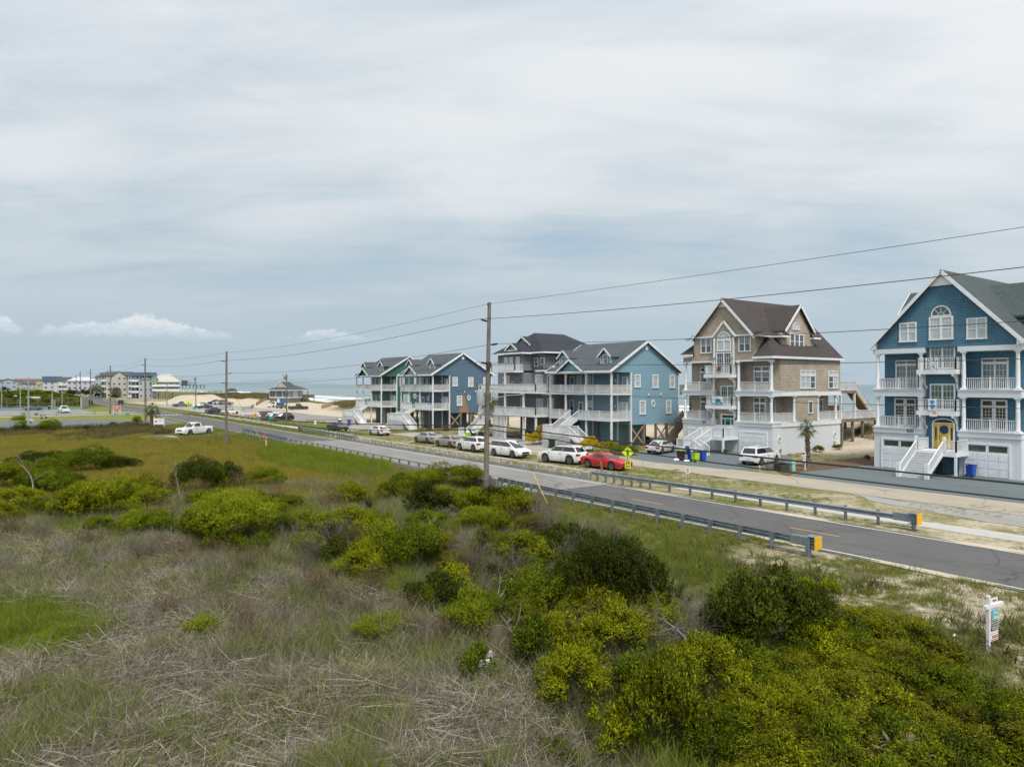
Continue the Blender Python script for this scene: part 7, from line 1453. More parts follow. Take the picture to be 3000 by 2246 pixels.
# white porch building and boardwalk right of the green house, dune shelter
H = thing('dune_shelter', 'small brown shelter with pitched roof on the dune boardwalk', 'shelter', (96, 372, gzs(96, 372)), R(-20)); z = 0
for a in (-2, 2):
    for b in (-1.5, 1.5): mb = MB(); mb.box(a - .1, a + .1, b - .1, b + .1, 0, 2.3); mb.build('post', M_WOOD, H, local=True)
mb = MB()
for s_ in (-1, 1): mb.prism([(-2.8, s_ * 2.2, 2.2), (2.8, s_ * 2.2, 2.2), (1.2, 0, 3.5), (-1.2, 0, 3.5)], (0, 0, -.1)); mb.prism([(s_ * 2.8, -2.2, 2.2), (s_ * 2.8, 2.2, 2.2), (s_ * 1.2, 0, 3.5)], (0, 0, -.1))
mb.build('roof', M_ROOF_BROWN, H, local=True)
H = thing('boardwalk', 'timber boardwalk with rails crossing the dune by the green house', 'boardwalk', (80, 385, 2)); mb = MB(); mb.beam((72, 392, 3.6), (100, 371, 2.9), 2, .2); mb.build('deck', M_WOOD, H)
for s_ in (-1, 1): railing(H, [(72, 392 + s_, 3.7), (98, 372.5 + s_, 3.0)], 1.0, .4, M_RAIL, 3)
# portable hut, trailer, dumpster at the left
x, y, _ = gp(46, 1179); H = thing('portable_toilet', 'small pale blue portable toilet in the scrub', 'portable toilet', (x, y, gzs(x, y)), R(20)); mb = MB(); mb.box(-.6, .6, -.6, .6, 0, 2.1); mb.build('cabin', mat('hut_blue', (.40, .50, .55), .6), H, local=True); mb = MB(); mb.prism([(-.65, -.65, 2.1), (.65, -.65, 2.1), (.65, .65, 2.1), (-.65, .65, 2.1)], (0, 0, .12)); mb.lathe((0, 0, 2.2), [(.55, 0), (.4, .15), (.02, .22)], 10); mb.build('roof', M_WHITE, H, local=True); mb = MB(); mb.box(-.4, .4, -.63, -.6, .1, 1.9); mb.build('door', M_FLB, H, local=True)
x, y, _ = gp(99, 1183); H = thing('box_trailer', 'white box trailer parked in the scrub', 'trailer', (x, y, gzs(x, y)), R(-12)); mb = MB(); mb.box(-2.2, 2.2, -1.1, 1.1, .5, 2.5); mb.build('box_body', M_WHITE, H, local=True)
for a in (-.5, .5): mb = MB(); mb.lathe((a, -1.15, .4), [(.38, 0), (.38, .2)], 12, 'y'); mb.build('wheel', M_RUBBER, H, local=True)
mb = MB(); mb.beam((-2.2, 0, .55), (-3.3, 0, .5), .1, .1); mb.build('drawbar', M_GALVP, H, local=True)
x, y, _ = gp(144, 1200); bin_('black litter drum with lime liner at the court edge', x, y, M_BLACK, M_BIN_LIME, 0)

# ================================================================== palms
def leaf_strip(mb, base, d, L, w, droop, seg=3, up=Vector((0, 0, 1))):
    d = d.normalized(); s_ = d.cross(up); s_ = (s_.normalized() if s_.length > .05 else Vector((1, 0, 0))); pts = []
    for i in range(seg + 1): t = i / seg; p = base + d * (L * t) - up * (droop * L * t * t); ww = w * (1 - t) ** .7 * (.6 + .4 * min(1, t * 4)); pts += [p - s_ * ww / 2, p + s_ * ww / 2]
    mb.add(pts, [(2 * i, 2 * i + 1, 2 * i + 3, 2 * i + 2) for i in range(seg)])
def fan_frond(mb, base, dirv, pet, r, droop, rg):
    dirv = dirv.normalized(); tip = base + dirv * pet - Vector((0, 0, droop * pet * .5)); leaf_strip(mb, base, tip - base, (tip - base).length, .06, 0, 2)
    side = dirv.cross(Vector((0, 0, 1))); side = side.normalized() if side.length > .1 else Vector((1, 0, 0))
    for k in range(15): a = R(-95 + 190 * k / 14); d = (dirv * math.cos(a) + side * math.sin(a)); d.z += .15 - .3 * abs(math.sin(a)) - droop * .4; leaf_strip(mb, tip, d, r * (.85 + .15 * math.cos(a)) * rg.uniform(.9, 1.1), .075, .35, 3)
def palm_meshes(seed, dead=.2, nf=26, r=.95, pet=.75):
    rg = random.Random(seed); g, b = MB(), MB()
    for k in range(nf):
        az = k * 2.39996 + rg.uniform(-.2, .2); el = R(75 - 125 * k / nf) + rg.uniform(-.12, .12); d = Vector((math.cos(az) * math.cos(el), math.sin(az) * math.cos(el), math.sin(el))); fan_frond(b if k > nf * (1 - dead) else g, Vector((0, 0, 0)), d, pet * rg.uniform(.85, 1.15), r, .3 + .5 * k / nf, rg)
    return g.mesh('fronds', M_PALMG), b.mesh('dead_fronds', M_PALMD)
M_PALMG = foliage('palm_green', [(0, (.045, .065, .016)), (.5, (.085, .115, .028)), (1, (.16, .17, .05))], .2, .5); M_PALMD = foliage('palm_dead', [(0, (.10, .075, .045)), (1, (.25, .20, .13))], .1, .8); M_TRUNK = mat('palm_trunk', (.16, .135, .105), .95, .3, 3, .8, 12)
PV = [palm_meshes(i) for i in (1, 2, 3)]
def palm(label, x, y, h, s=1.0, r=.17, lean=.1, group=None, v=0, scruffy=True, name='palm_tree'):
    z = gzs(x, y); H = thing(name, label, 'palm', (x, y, z), 0, group); mb = MB(); N = 14; pts = [Vector((lean * (i / N) ** 1.5, lean * .4 * (i / N), -.2 + (h + .2) * i / N)) for i in range(N + 1)]; mb.tube(pts, [r * (1.25 if i == 0 else 1 + .12 * (i % 2)) for i in range(N + 1)], 9)
    if scruffy:
        for i in range(70): t = rnd.uniform(.05, .98); a = rnd.uniform(0, 6.28); p = pts[0].lerp(pts[-1], t); p.x = lean * t ** 1.5; d = Vector((math.cos(a), math.sin(a), .9)); mb.beam(p + Vector((math.cos(a), math.sin(a), 0)) * r * .9, p + Vector((math.cos(a), math.sin(a), 0)) * r * .9 + d * .16, .09, .03)
    mb.build('trunk', M_TRUNK, H, local=True)
    for me, nm in zip(PV[v % 3], ('fronds', 'dead_fronds')): o = bpy.data.objects.new(nm, me); COL.objects.link(o); o.parent = H; o.location = pts[-1]; o.scale = (s,) * 3; o.rotation_euler = (0, 0, rnd.uniform(0, 6))
    return H
palm('cabbage palm with a shaggy trunk before the tan house side wall', 63.3, 38.6, 3.9, .72, .19, -.6); palm('tall palm before the lattice of the grey house', 59.4, 87.9, 5.6, 1.05, .2, .1, v=1); palm('cabbage palm beside the white park sign', 23.4, 146.5, 3.3, 1.15, .22, .15, v=2)
GPL = 'palms before the pale yellow house'
for i, (u, v, h) in enumerate(((333, 1166, 4.6), (341, 1166, 4.2), (352, 1160, 6.8), (365, 1160, 7.0), (372, 1160, 6.4), (270, 1165, 5.6), (281, 1165, 6.2), (290, 1166, 5.2))): x, y, _ = gp(u, v); palm('cluster palm before the far shore houses' if i > 4 else 'palm standing before the pale yellow house', x, y, h, 1.9, .25, .3, GPL, i)
for u, v, lb in ((1125.5, 1243, 'pruned bare palm trunk before the green cottage'), (1236.5, 1262, 'pruned bare palm trunk before the navy cottage')):
    x, y, D = gp(u, v); H = thing('palm_stump', lb, 'palm', (x, y, 0)); mb = MB(); mb.tube([(0, 0, -.2), (.05, 0, 1.3), (-.05, .05, 2.5)], [.22, .2, .26], 9)
    for i in range(40): a = rnd.uniform(0, 6.28); zz_ = rnd.uniform(.6, 2.6); mb.beam((.2 * math.cos(a), .2 * math.sin(a), zz_), (.36 * math.cos(a), .36 * math.sin(a), zz_ + .25), .09, .03)
    mb.build('trunk', M_TRUNK, H, local=True); mb = MB(); rg = random.Random(5)
    for k in range(5): a = k * 1.3; fan_frond(mb, Vector((0, 0, 2.5)), Vector((math.cos(a) * .4, math.sin(a) * .4, 1)), .35, .45, .2, rg)
    mb.build('fronds', M_PALMD, H, local=True)
# ================================================================== vegetation
def nrm(a): return a / np.maximum(1e-6, np.linalg.norm(a, axis=-1, keepdims=True))
def leaf_quads(P, Dv, L, Wd, rg, cup=.15):
    """diamond leaves: base P, axis Dv"""
    N = len(P); Dv = nrm(Dv); S = nrm(np.cross(Dv, rg.normal(size=(N, 3)))); U = np.cross(S, Dv); L = L[:, None]; Wd = Wd[:, None]
    V = np.stack([P, P + Dv * L * .5 + S * Wd * .5 + U * L * cup * .3, P + Dv * L - U * L * cup, P + Dv * L * .5 - S * Wd * .5 + U * L * cup * .3], 1)
    return V.reshape(-1, 3), np.arange(4 * N).reshape(-1, 4)
def bush_mesh(seed, r, h, nleaf, ll, lw, m, lumps=10, ragged=.18, flat=0.0, per=6, spread=.9):
    rg = np.random.default_rng(seed)
    a = rg.uniform(0, 2 * np.pi, lumps); q = np.sqrt(rg.uniform(0, 1, lumps)) * .84; cz = h * (.16 + .68 * np.sqrt(1 - q ** 2) * rg.uniform(.62, 1.1, lumps))
    C = np.stack([np.cos(a) * q * r, np.sin(a) * q * r, cz], 1); Rl = r * rg.uniform(.12, .31, lumps) * (10 / lumps) ** .12; Rz = np.minimum(Rl * rg.uniform(.7, 1.0, lumps), h * .3)
    ns = nleaf // per; k = rg.choice(lumps, ns, p=Rl ** 2 / np.sum(Rl ** 2)); d = nrm(rg.normal(size=(ns, 3)) + np.array([0, 0, .35])); sc = rg.uniform(.66, 1.0 + ragged, ns) ** .6; sc = np.where(rg.uniform(size=ns) < .06, sc * rg.uniform(1.1, 1.6, ns), sc); shoot = np.where(rg.uniform(size=ns) < .10, rg.uniform(2.5, 4.5, ns), 1.3)
    P = C[k] + d * np.stack([Rl[k], Rl[k], Rz[k]], 1) * sc[:, None]; low = P[:, 2] < .03 * h; P[low, 2] = rg.uniform(.03, .3, low.sum()) * h
    ax = nrm(d * .8 + np.array([0, 0, .55]) + rg.normal(size=(ns, 3)) * .35)
    t = np.tile(np.linspace(0, 1, per), ns); Pi = np.repeat(P, per, 0) + np.repeat(ax, per, 0) * (t * ll * np.repeat(shoot, per))[:, None]
    Di = nrm(np.repeat(ax, per, 0) * .7 + rg.normal(size=(ns * per, 3)) * spread * (.35 + .65 * (1 - t))[:, None]); n_ = ns * per
    V, F = leaf_quads(Pi, Di, ll * rg.uniform(.5, 1.4, n_), lw * rg.uniform(.7, 1.3, n_), rg); me = mesh_np('foliage', V, F, m)
    sn = nrm(d + np.array([0, 0, .25])); at = me.attributes.new('spray', 'FLOAT_VECTOR', 'POINT'); at.data.foreach_set('vector', np.repeat(sn, per * 4, 0).astype(np.float32).ravel()); return me
def twig_mesh(seed, r, h, m, stems=26, sub=5, w=.012, lean=.6, fine=True, name='twigs'):
    """upright spray of bare stems that fork"""
    rg = np.random.default_rng(seed); Vs, Fs = [], []; nb = 0
    def ribbon(P0, d, L, w0, seg=4, curl=.25):
        nonlocal nb
        d = d / np.linalg.norm(d); pts = [P0]; p = P0.copy()
        for i in range(seg): d = d + rg.normal(size=3) * curl * .5; d[2] += .05; d /= np.linalg.norm(d); p = p + d * L / seg; pts.append(p)
        s_ = np.cross(d, rg.normal(size=3)); s_ /= np.linalg.norm(s_); s2 = np.cross(d, s_)
        for q in (s_, s2):
            V = []
            for i, p_ in enumerate(pts): ww = w0 * (1 - .8 * i / seg); V += [p_ - q * ww / 2, p_ + q * ww / 2]
            Vs.append(np.array(V)); Fs.append(np.array([(nb + 2 * i, nb + 2 * i + 1, nb + 2 * i + 3, nb + 2 * i + 2) for i in range(seg)])); nb += len(V)
            if w0 < .008: break
        return pts, d
    for k in range(stems):
        a = rg.uniform(0, 6.283); q = rg.uniform(0, .35) * r; d = np.array([math.cos(a) * lean * rg.uniform(.2, 1), math.sin(a) * lean * rg.uniform(.2, 1), 1.0]); pts, dd = ribbon(np.array([math.cos(a) * q, math.sin(a) * q, -.05]), d, h * rg.uniform(.6, 1.0), w * rg.uniform(.7, 1.4))
        for j in range(sub):
            i = rg.integers(1, len(pts)); b, d2 = ribbon(pts[i], dd + rg.normal(size=3) * .7, h * rg.uniform(.2, .5), w * .6, 3)
            if fine:
                for l in range(4): ribbon(b[rg.integers(1, len(b))], d2 + rg.normal(size=3) * .9, h * rg.uniform(.08, .22), w * .4, 2)
    return mesh_np(name, np.concatenate(Vs), np.concatenate(Fs), m)
YG = [(0, (.016, .024, .001)), (.3, (.100, .120, .002)), (.6, (.285, .310, .004)), (1, (.520, .520, .007))]
DG = [(0, (.006, .012, .001)), (.4, (.038, .054, .002)), (.75, (.125, .148, .003)), (1, (.290, .295, .006))]
MG = [(0, (.010, .020, .001)), (.35, (.075, .110, .002)), (.7, (.215, .265, .004)), (1, (.410, .440, .007))]
BG = [(0, (.020, .020, .002)), (.3, (.095, .095, .003)), (.55, (.215, .235, .004)), (.82, (.280, .235, .008)), (1, (.340, .215, .018))]
WG = [(0, (.050, .070, .003)), (.5, (.220, .270, .008)), (1, (.440, .470, .020))]
M_LEAF = {'yellow': foliage('myrtle_leaves', YG, .2, clump='spray', isl=.42, bigscale=1.3), 'dark': foliage('dark_leaves', DG, .15, clump='spray', isl=.42, bigscale=1.3), 'mid': foliage('mid_leaves', MG, .2, clump='spray', isl=.42, bigscale=1.3), 'brown': foliage('vine_leaves', BG, .2, bigcol=(.15, .17, .015), big=.75, bigscale=1.3, clump='spray', isl=.42), 'willow': foliage('willow_leaves', WG, .22, clump='spray', isl=.42, bigscale=1.3), 'flower': foliage('yellow_flowers', [(0, (.05, .07, .01)), (.42, (.10, .12, .012)), (.5, (.55, .40, .01)), (1, (.80, .60, .02))], .2)}
M_TWIG = foliage('bare_twigs', [(0, (.085, .075, .062)), (1, (.24, .215, .185))], .0, .9); M_TWIGB = foliage('brown_twigs', [(0, (.075, .050, .032)), (1, (.19, .135, .085))], .05, .9); M_STEM = mat('shrub_stem', (.10, .085, .065), .9, .3, 5); M_DEADWOOD = mat('bleached_deadwood', (.20, .185, .165), .85, .25, 3, .4, 20)
SIZES = {'s': (.6, .85, 3000), 'm': (1.2, 1.5, 11500), 'l': (2.2, 2.4, 36000)}
BUSH = {}
for ti, t in enumerate(M_LEAF):
    for si, (s_, (r, h, nl)) in enumerate(SIZES.items()):
        ll, lw = {'willow': (.09, .020), 'brown': (.075, .032), 'dark': (.07, .036), 'flower': (.07, .045)}.get(t, (.078, .030))
        if t == 'flower' and s_ == 'l': continue
        if t == 'willow': nl = int(nl * 1.2)
        BUSH[t, s_] = [bush_mesh(100 + ti * 10 + si * 3 + v, r, h, nl, ll, lw, M_LEAF[t], {'s': 9, 'm': 20, 'l': 40}[s_], .38, per=6) for v in range(2 if s_ != 'l' else 2)]
STEMS = {s_: twig_mesh(50 + i, r * .9, h * .8, M_STEM, 14, 2, .03 if s_ != 's' else .018, .75, False, 'stems') for i, (s_, (r, h, _)) in enumerate(SIZES.items())}
BARE = {('grey', 's'): [twig_mesh(60, .5, .9, M_TWIG, 30, 4)], ('grey', 'm'): [twig_mesh(61 + i, 1.0, 1.6, M_TWIG, 44, 5, .014) for i in range(2)], ('grey', 'l'): [twig_mesh(64 + i, 1.8, 2.6, M_TWIG, 60, 6, .02) for i in range(2)], ('rust', 's'): [twig_mesh(70, .5, .9, M_TWIGB, 36, 5)], ('rust', 'm'): [twig_mesh(71 + i, 1.0, 1.4, M_TWIGB, 60, 6, .014) for i in range(2)], ('rust', 'l'): [twig_mesh(74, 1.8, 2.0, M_TWIGB, 80, 7, .016)]}
KLAB = {'yellow': 'yellow-green shrub', 'dark': 'dark green shrub', 'mid': 'mid green shrub', 'brown': 'brown-green vine tangle', 'willow': 'pale feathery shrub', 'flower': 'yellow-flowered shrub', 'grey': 'grey leafless bush', 'rust': 'rust-brown twiggy bush'}
LM = [(27.6, 42, 'the transformer pole'), (24, 8.8, 'the For Sale sign'), (30.6, 19, 'the near guardrail end'), (31, 33, 'the near guardrail'), (29.6, 36.6, 'the guarded guy wire'), (31.4, 47, 'the bridge end'), (28, 72, 'the lush reed bed'), (4, 27, 'the lush grass patch')] + [gp(u, v, -.5)[:2] + (s,) for u, v, s in ((98, 1452, 'the pale standing snag'), (533, 1470, 'the leaning snag'), (1081, 1500, 'the dark yucca'), (1410, 1925, 'the foam sheet'), (1480, 1722, 'the bleached fallen branch'), (1968, 1800, 'the large fan palmetto'), (1268, 1566, 'the centre palmetto'), (2050, 1960, 'the tall bare dead shrub'), (2640, 2240, 'the grey drooping palmetto'), (700, 1700, 'the dead reed thatch'), (1300, 1950, 'the thatch edge'), (2300, 1900, 'the broad dark bush'), (1850, 2150, 'the tall yellow-green thicket'), (330, 1380, 'the golden field'), (2500, 1800, 'the sandy verge'), (1555, 1900, 'the forked grey stem'))]
def bush_label(t, x, y, w):
    d = sorted((math.hypot(x - a, y - b), s) for a, b, s in LM); s = d[0][1]; far = 'beside' if d[0][0] < 3.2 else 'between %s and' % s
    return '%s %s %s %s' % ('small' if w < 1.4 else 'medium' if w < 2.4 else 'large' if w < 3.6 else 'very large', KLAB[t], far, s if far == 'beside' else d[1][1])
def bush(t, x, y, w, h, z=None, label=None, group=None):
    s_ = 's' if w < 1.7 else 'm' if w < 3.4 else 'l'; r, hh, _ = SIZES[s_]
    H = thing('shrub', label or bush_label(t, x, y, w), 'shrub', (x, y, (gzs(x, y) - .05) if z is None else z), rnd.uniform(0, 6.28), group or 'shrubs of the marsh thicket', (w / (2 * r), w / (2 * r), min(1.8, max(.5, h / hh))))
    if t in ('grey', 'rust'):
        o = bpy.data.objects.new('twigs', rnd.choice(BARE[t, s_])); COL.objects.link(o); o.parent = H; return H
    if (t, s_) not in BUSH: s_ = 'm'
    o = bpy.data.objects.new('foliage', rnd.choice(BUSH[t, s_])); COL.objects.link(o); o.parent = H
    o = bpy.data.objects.new('stems', STEMS[s_]); COL.objects.link(o); o.parent = H; return H
def ubush(t, u, v, wpx, hpx, label=None, z=-.55):
    x, y, D = gp(u, v, z); w = max(.5, 1.32 * wpx * D / FPX); h = max(.55, 1.2 * hpx * D / FPX); d = w * .38; k = (u - U0) / FPX; n_ = math.hypot(SY + CY * k, CY - SY * k); x += d * (SY + CY * k) / n_; y += d * (CY - SY * k) / n_
    return bush(t, x, y, w, h, None, label)
LIST = [  # kind, centre u, foot v, width, height (photo pixels)
 ('dark', 110, 1378, 130, 48), ('mid', 262, 1388, 115, 66), ('dark', 346, 1379, 95, 38), ('yellow', 35, 1440, 130, 66), ('mid', 163, 1452, 130, 60), ('yellow', 57, 1510, 110, 62), ('yellow', 205, 1532, 105, 80), ('yellow', 280, 1532, 115, 98), ('mid', 292, 1556, 70, 42), ('yellow', 5, 1545, 80, 60), ('willow', 358, 1492, 80, 80), ('yellow', 440, 1497, 95, 60), ('rust', 470, 1568, 115, 95), ('dark', 580, 1455, 125, 84), ('dark', 667, 1432, 75, 64), ('mid', 612, 1490, 90, 50), ('willow', 690, 1612, 225, 140), ('willow', 600, 1580, 110, 80), ('rust', 800, 1502, 110, 70), ('grey', 745, 1600, 90, 80), ('mid', 150, 1420, 90, 44), ('mid', 60, 1392, 80, 36), ('rust', 700, 1440, 70, 50),
 ('mid', 1187, 1441, 62, 38), ('mid', 989, 1482, 38, 40), ('yellow', 1320, 1456, 165, 54), ('yellow', 1260, 1448, 80, 40), ('dark', 1255, 1524, 120, 95), ('yellow', 1390, 1512, 100, 56), ('dark', 1447, 1508, 80, 58), ('yellow', 1504, 1550, 115, 90), ('grey', 1597, 1566, 110, 110), ('willow', 1400, 1562, 110, 66), ('yellow', 1025, 1592, 120, 80), ('mid', 1095, 1560, 90, 60), ('yellow', 900, 1572, 95, 55), ('yellow', 960, 1600, 110, 66), ('yellow', 1422, 1652, 80, 95), ('mid', 1205, 1684, 140, 122), ('willow', 1125, 1674, 125, 112), ('rust', 1045, 1652, 90, 90), ('grey', 900, 1684, 95, 115), ('grey', 850, 1640, 80, 80), ('dark', 1560, 1644, 140, 84), ('dark', 1650, 1626, 140, 78), ('dark', 1720, 1640, 110, 70), ('mid', 1573, 1834, 150, 130), ('mid', 1480, 1620, 90, 60),
 ('dark', 1660, 1800, 130, 130), ('yellow', 1341, 1722, 90, 62), ('willow', 1394, 1832, 80, 90), ('mid', 1250, 1802, 66, 66), ('rust', 995, 1772, 95, 66), ('rust', 1100, 1740, 80, 70), ('mid', 1560, 1985, 125, 122), ('mid', 1393, 2014, 100, 90), ('brown', 1723, 1886, 150, 110), ('dark', 1800, 1890, 250, 220), ('dark', 1720, 1760, 150, 130), ('yellow', 1886, 1834, 110, 115), ('yellow', 1680, 2124, 190, 150), ('yellow', 1810, 1970, 190, 110), ('yellow', 1700, 2010, 120, 90), ('yellow', 1950, 2240, 230, 250), ('mid', 1860, 2120, 150, 140), ('mid', 1640, 2230, 110, 80), ('yellow', 1780, 2200, 130, 120), ('rust', 1620, 2240, 120, 90), ('rust', 1400, 1900, 80, 70), ('rust', 1300, 1880, 90, 70), ('rust', 1480, 1950, 80, 90),
 ('dark', 2240, 1960, 250, 220), ('dark', 2380, 1950, 170, 150), ('mid', 2160, 1860, 130, 110), ('dark', 2110, 1900, 120, 130), ('grey', 2040, 1910, 110, 210), ('grey', 2020, 1980, 140, 120), ('yellow', 2070, 2110, 220, 170), ('yellow', 2434, 1822, 60, 60), ('willow', 2360, 1790, 60, 44), ('mid', 2170, 2010, 190, 120), ('mid', 2100, 2250, 190, 130), ('brown', 2050, 2190, 150, 90), ('grey', 1990, 1890, 80, 140), ('yellow', 2330, 2180, 170, 100), ('mid', 2300, 2090, 180, 100), ('grey', 1490, 1735, 150, 110), ('grey', 1400, 1700, 110, 90), ('grey', 1690, 1720, 100, 130), ('grey', 2070, 1870, 110, 190), ('grey', 1610, 1600, 90, 100), ('grey', 1900, 1960, 110, 120), ('grey', 2210, 1880, 90, 150), ('rust', 930, 1750, 110, 90), ('rust', 1060, 1800, 90, 80), ('rust', 1180, 1840, 100, 80), ('grey', 1230, 1760, 90, 90), ('rust', 640, 1640, 90, 60), ('rust', 30, 1580, 90, 60), ('yellow', 1640, 1960, 140, 110), ('yellow', 2200, 2240, 190, 120), ('yellow', 2480, 2010, 160, 80)]
for it in LIST: ubush(*it)
rg = random.Random(11)
def in_poly(u, v, P):
    c = False
    for (x0, y0), (x1, y1) in zip(P, P[1:] + P[:1]):
        if (y0 > v) != (y1 > v) and u < (x1 - x0) * (v - y0) / (y1 - y0) + x0: c = not c
    return c
THICK = [(2300, 1990), (2420, 1915), (2520, 1885), (2640, 1920), (2760, 2000), (2880, 2090), (3000, 2130), (3120, 2160), (3120, 2330), (2150, 2330), (2180, 2150)]
k = 0; taken = []
while k < 72:
    u, v = rg.uniform(2150, 3120), rg.uniform(1860, 2330)
    if not in_poly(u, v, THICK) or any(abs(u - a) < 62 and abs(v - b) < 26 for a, b in taken):
        taken = taken[-70:]; k += .02; continue
    taken.append((u, v)); ubush(rg.choice(['brown', 'brown', 'mid', 'yellow', 'mid', 'dark', 'brown', 'yellow']), u, v, rg.uniform(110, 190), rg.uniform(55, 95), z=-.25); k += 1
MIDZ = [(0, 1380), (420, 1395), (700, 1420), (900, 1450), (1250, 1450), (1450, 1500), (1640, 1540), (1800, 1620), (2000, 1740), (2050, 1900), (1700, 1960), (1420, 1880), (1200, 1780), (900, 1700), (500, 1590), (0, 1540)]
k = 0
while k < 92:
    u, v = rg.uniform(0, 2050), rg.uniform(1380, 1960)
    if not in_poly(u, v, MIDZ): continue
    near = (v - 1380) / 500; ubush(rg.choice(['yellow', 'mid', 'mid', 'rust', 'rust', 'grey', 'brown', 'willow', 'yellow', 'dark', 'yellow']), u, v, rg.uniform(44, 90) * (1 + near), rg.uniform(32, 54) * (1 + near)); k += 1
k = 0
while k < 30:      # dry and half-green bushes standing in the reed flat
    u, v = rg.uniform(-40, 1350), rg.uniform(1575, 1930)
    if v < np.interp(u, [-400, 0, 600, 900, 1300], [1560, 1570, 1630, 1680, 1850]) or (u < 420 and 1740 < v): continue
    ubush(rg.choice(['rust', 'rust', 'grey', 'rust', 'grey', 'willow']), u, v, rg.uniform(70, 130), rg.uniform(45, 75)); k += 1
# park and yard shrubs
GY2 = 'shrubs about the houses and the park'
for u, v, w, h, t, lb in ((148, 1263, 64, 36, 'mid', 'large round bright green shrub before the park asphalt'), (62, 1264, 42, 24, 'mid', 'round bright green shrub beside the leaning light pole'), (118, 1262, 40, 20, 'mid', 'small green shrub left of the large round one'), (55, 1240, 46, 24, 'willow', 'silvery green spreading shrub on the park lawn'), (72, 1248, 34, 18, 'willow', 'second silvery shrub beside the spreading one'), (5, 1268, 26, 18, 'mid', 'green shrub at the end of the park lot'), (70, 1217, 18, 10, 'rust', 'brown ornamental grass clump on the park lawn'), (107, 1217, 20, 10, 'rust', 'brown grass clump by the park path'), (213, 1260, 26, 16, 'rust', 'dry brown shrub at the park asphalt edge'), (253, 1260, 26, 16, 'dark', 'dark shrub at the park asphalt edge'), (297, 1255, 18, 12, 'mid', 'little green shrub at the park asphalt edge'), (330, 1250, 24, 14, 'dark', 'dark shrub beside the park picnic board'), (400, 1250, 30, 30, 'yellow', 'yellow-green shrub beside the third utility pole'), (372, 1248, 40, 14, 'mid', 'low hedge-like shrub before the third utility pole')):
    x, y, D = gp(u, v); bush(t, x, y, w * D / FPX, h * D / FPX, None, lb, GY2)
for x, y, w, h, t, lb in ((56.6, 73.3, 2.4, 1.6, 'flower', 'yellow-flowering shrub left of the driveway at the grey house'), (58.6, 73.2, 3.2, 2.4, 'flower', 'large yellow-flowering shrub beside the light blue cottage platform'), (60.2, 74.6, 2.6, 2.4, 'mid', 'green shrub behind the yellow-flowering ones'), (56.8, 62.4, 2.8, 1.7, 'flower', 'yellow-flowering shrub before the light blue cottage stair'), (57.2, 59.8, 2.2, 1.4, 'flower', 'yellow-flowering shrub by the front post of the light blue cottage'), (57.4, 57.4, 2.8, 1.1, 'mid', 'low green shrub by the pearl white sedan'), (60.4, 61.5, 2.6, .9, 'rust', 'dry grass clump under the light blue cottage corner'), (63.5, 62.0, 2.4, .8, 'rust', 'dry grass clump by the cottage piles'), (57.9, 39.2, 1.6, .9, 'rust', 'dry grass clump by the cable pedestal'), (60.2, 39.6, 1.4, 1.0, 'rust', 'dry grass clump by the mulch bed palm'), (74, 38.4, .8, .5, 'mid', 'small round green plant in the mulch bed'), (76.5, 38.0, .8, .5, 'mid', 'second small round plant in the mulch bed'), (59.3, 105.5, 3.0, 1.0, 'rust', 'dry clump before the navy cottage'), (61.5, 103.5, 3.2, 1.2, 'rust', 'dry clump by the navy cottage piles'), (61.2, 86.6, 1.3, .8, 'mid', 'green plant at the foot of the tall palm'), (66.6, 50.6, .6, .7, 'mid', 'young green plant beside the tan house landing'), (78.0, 46.2, 1.6, .7, 'mid', 'low green weeds along the tan house wall'), (81.5, 45.8, 1.4, .6, 'mid', 'green weeds at the back corner of the tan house')): bush(t, x, y, w, h, None, lb, GY2)
# dark oaks and scrub far left
GT = 'scrub trees before the far houses'
for u, v, w, h, t, lb in ((205, 1163, 22, 30, 'dark', 'dark live oak before the lavender house'), (222, 1163, 22, 34, 'dark', 'tall dark live oak before the lavender house'), (245, 1163, 30, 24, 'dark', 'spreading dark tree before the lavender house'), (262, 1164, 24, 26, 'dark', 'dark tree by the court wall'), (285, 1166, 20, 14, 'dark', 'dark shrub below the cluster palms'), (335, 1168, 26, 12, 'dark', 'dark shrub below the yellow house palms'), (10, 1156, 40, 20, 'dark', 'dark tree below the light blue far house')):
    x, y, D = gp(u, v); bush(t, x, y, w * D / FPX, h * D / FPX, None, lb, GT)
# fallen and standing dead wood
def deadwood(label, x, y, h, lean, seed, L=None, thick=.09, name='dead_tree'):
    rg = random.Random(seed); z = gzs(x, y); H = thing(name, label, 'dead tree', (x, y, z), rg.uniform(0, 6)); tr, br = MB(), MB()
    def grow(mb, p, d, L, r, lev):
        pts = [p]; rad = [r]
        for i in range(5): d = (d + Vector((rg.gauss(0, .22), rg.gauss(0, .22), rg.gauss(0, .16)))).normalized(); p = p + d * L / 5; pts.append(p); rad.append(r * (1 - .15 * (i + 1)))
        mb.tube(pts, rad, 5)
        if lev < 3:
            for _ in range(3 if lev else 5): i = rg.randint(1, 5); grow(br, pts[i], (d + Vector((rg.gauss(0, .8), rg.gauss(0, .8), rg.gauss(.15, .5)))).normalized(), L * rg.uniform(.35, .65), rad[i] * .55, lev + 1)
    grow(tr, Vector((0, 0, -.1)), Vector((lean, lean * .3, 1 if h else .12)).normalized(), L or h, thick, 0); tr.build('trunk', M_DEADWOOD, H, local=True, smooth=True); br.build('branches', M_DEADWOOD, H, local=True)
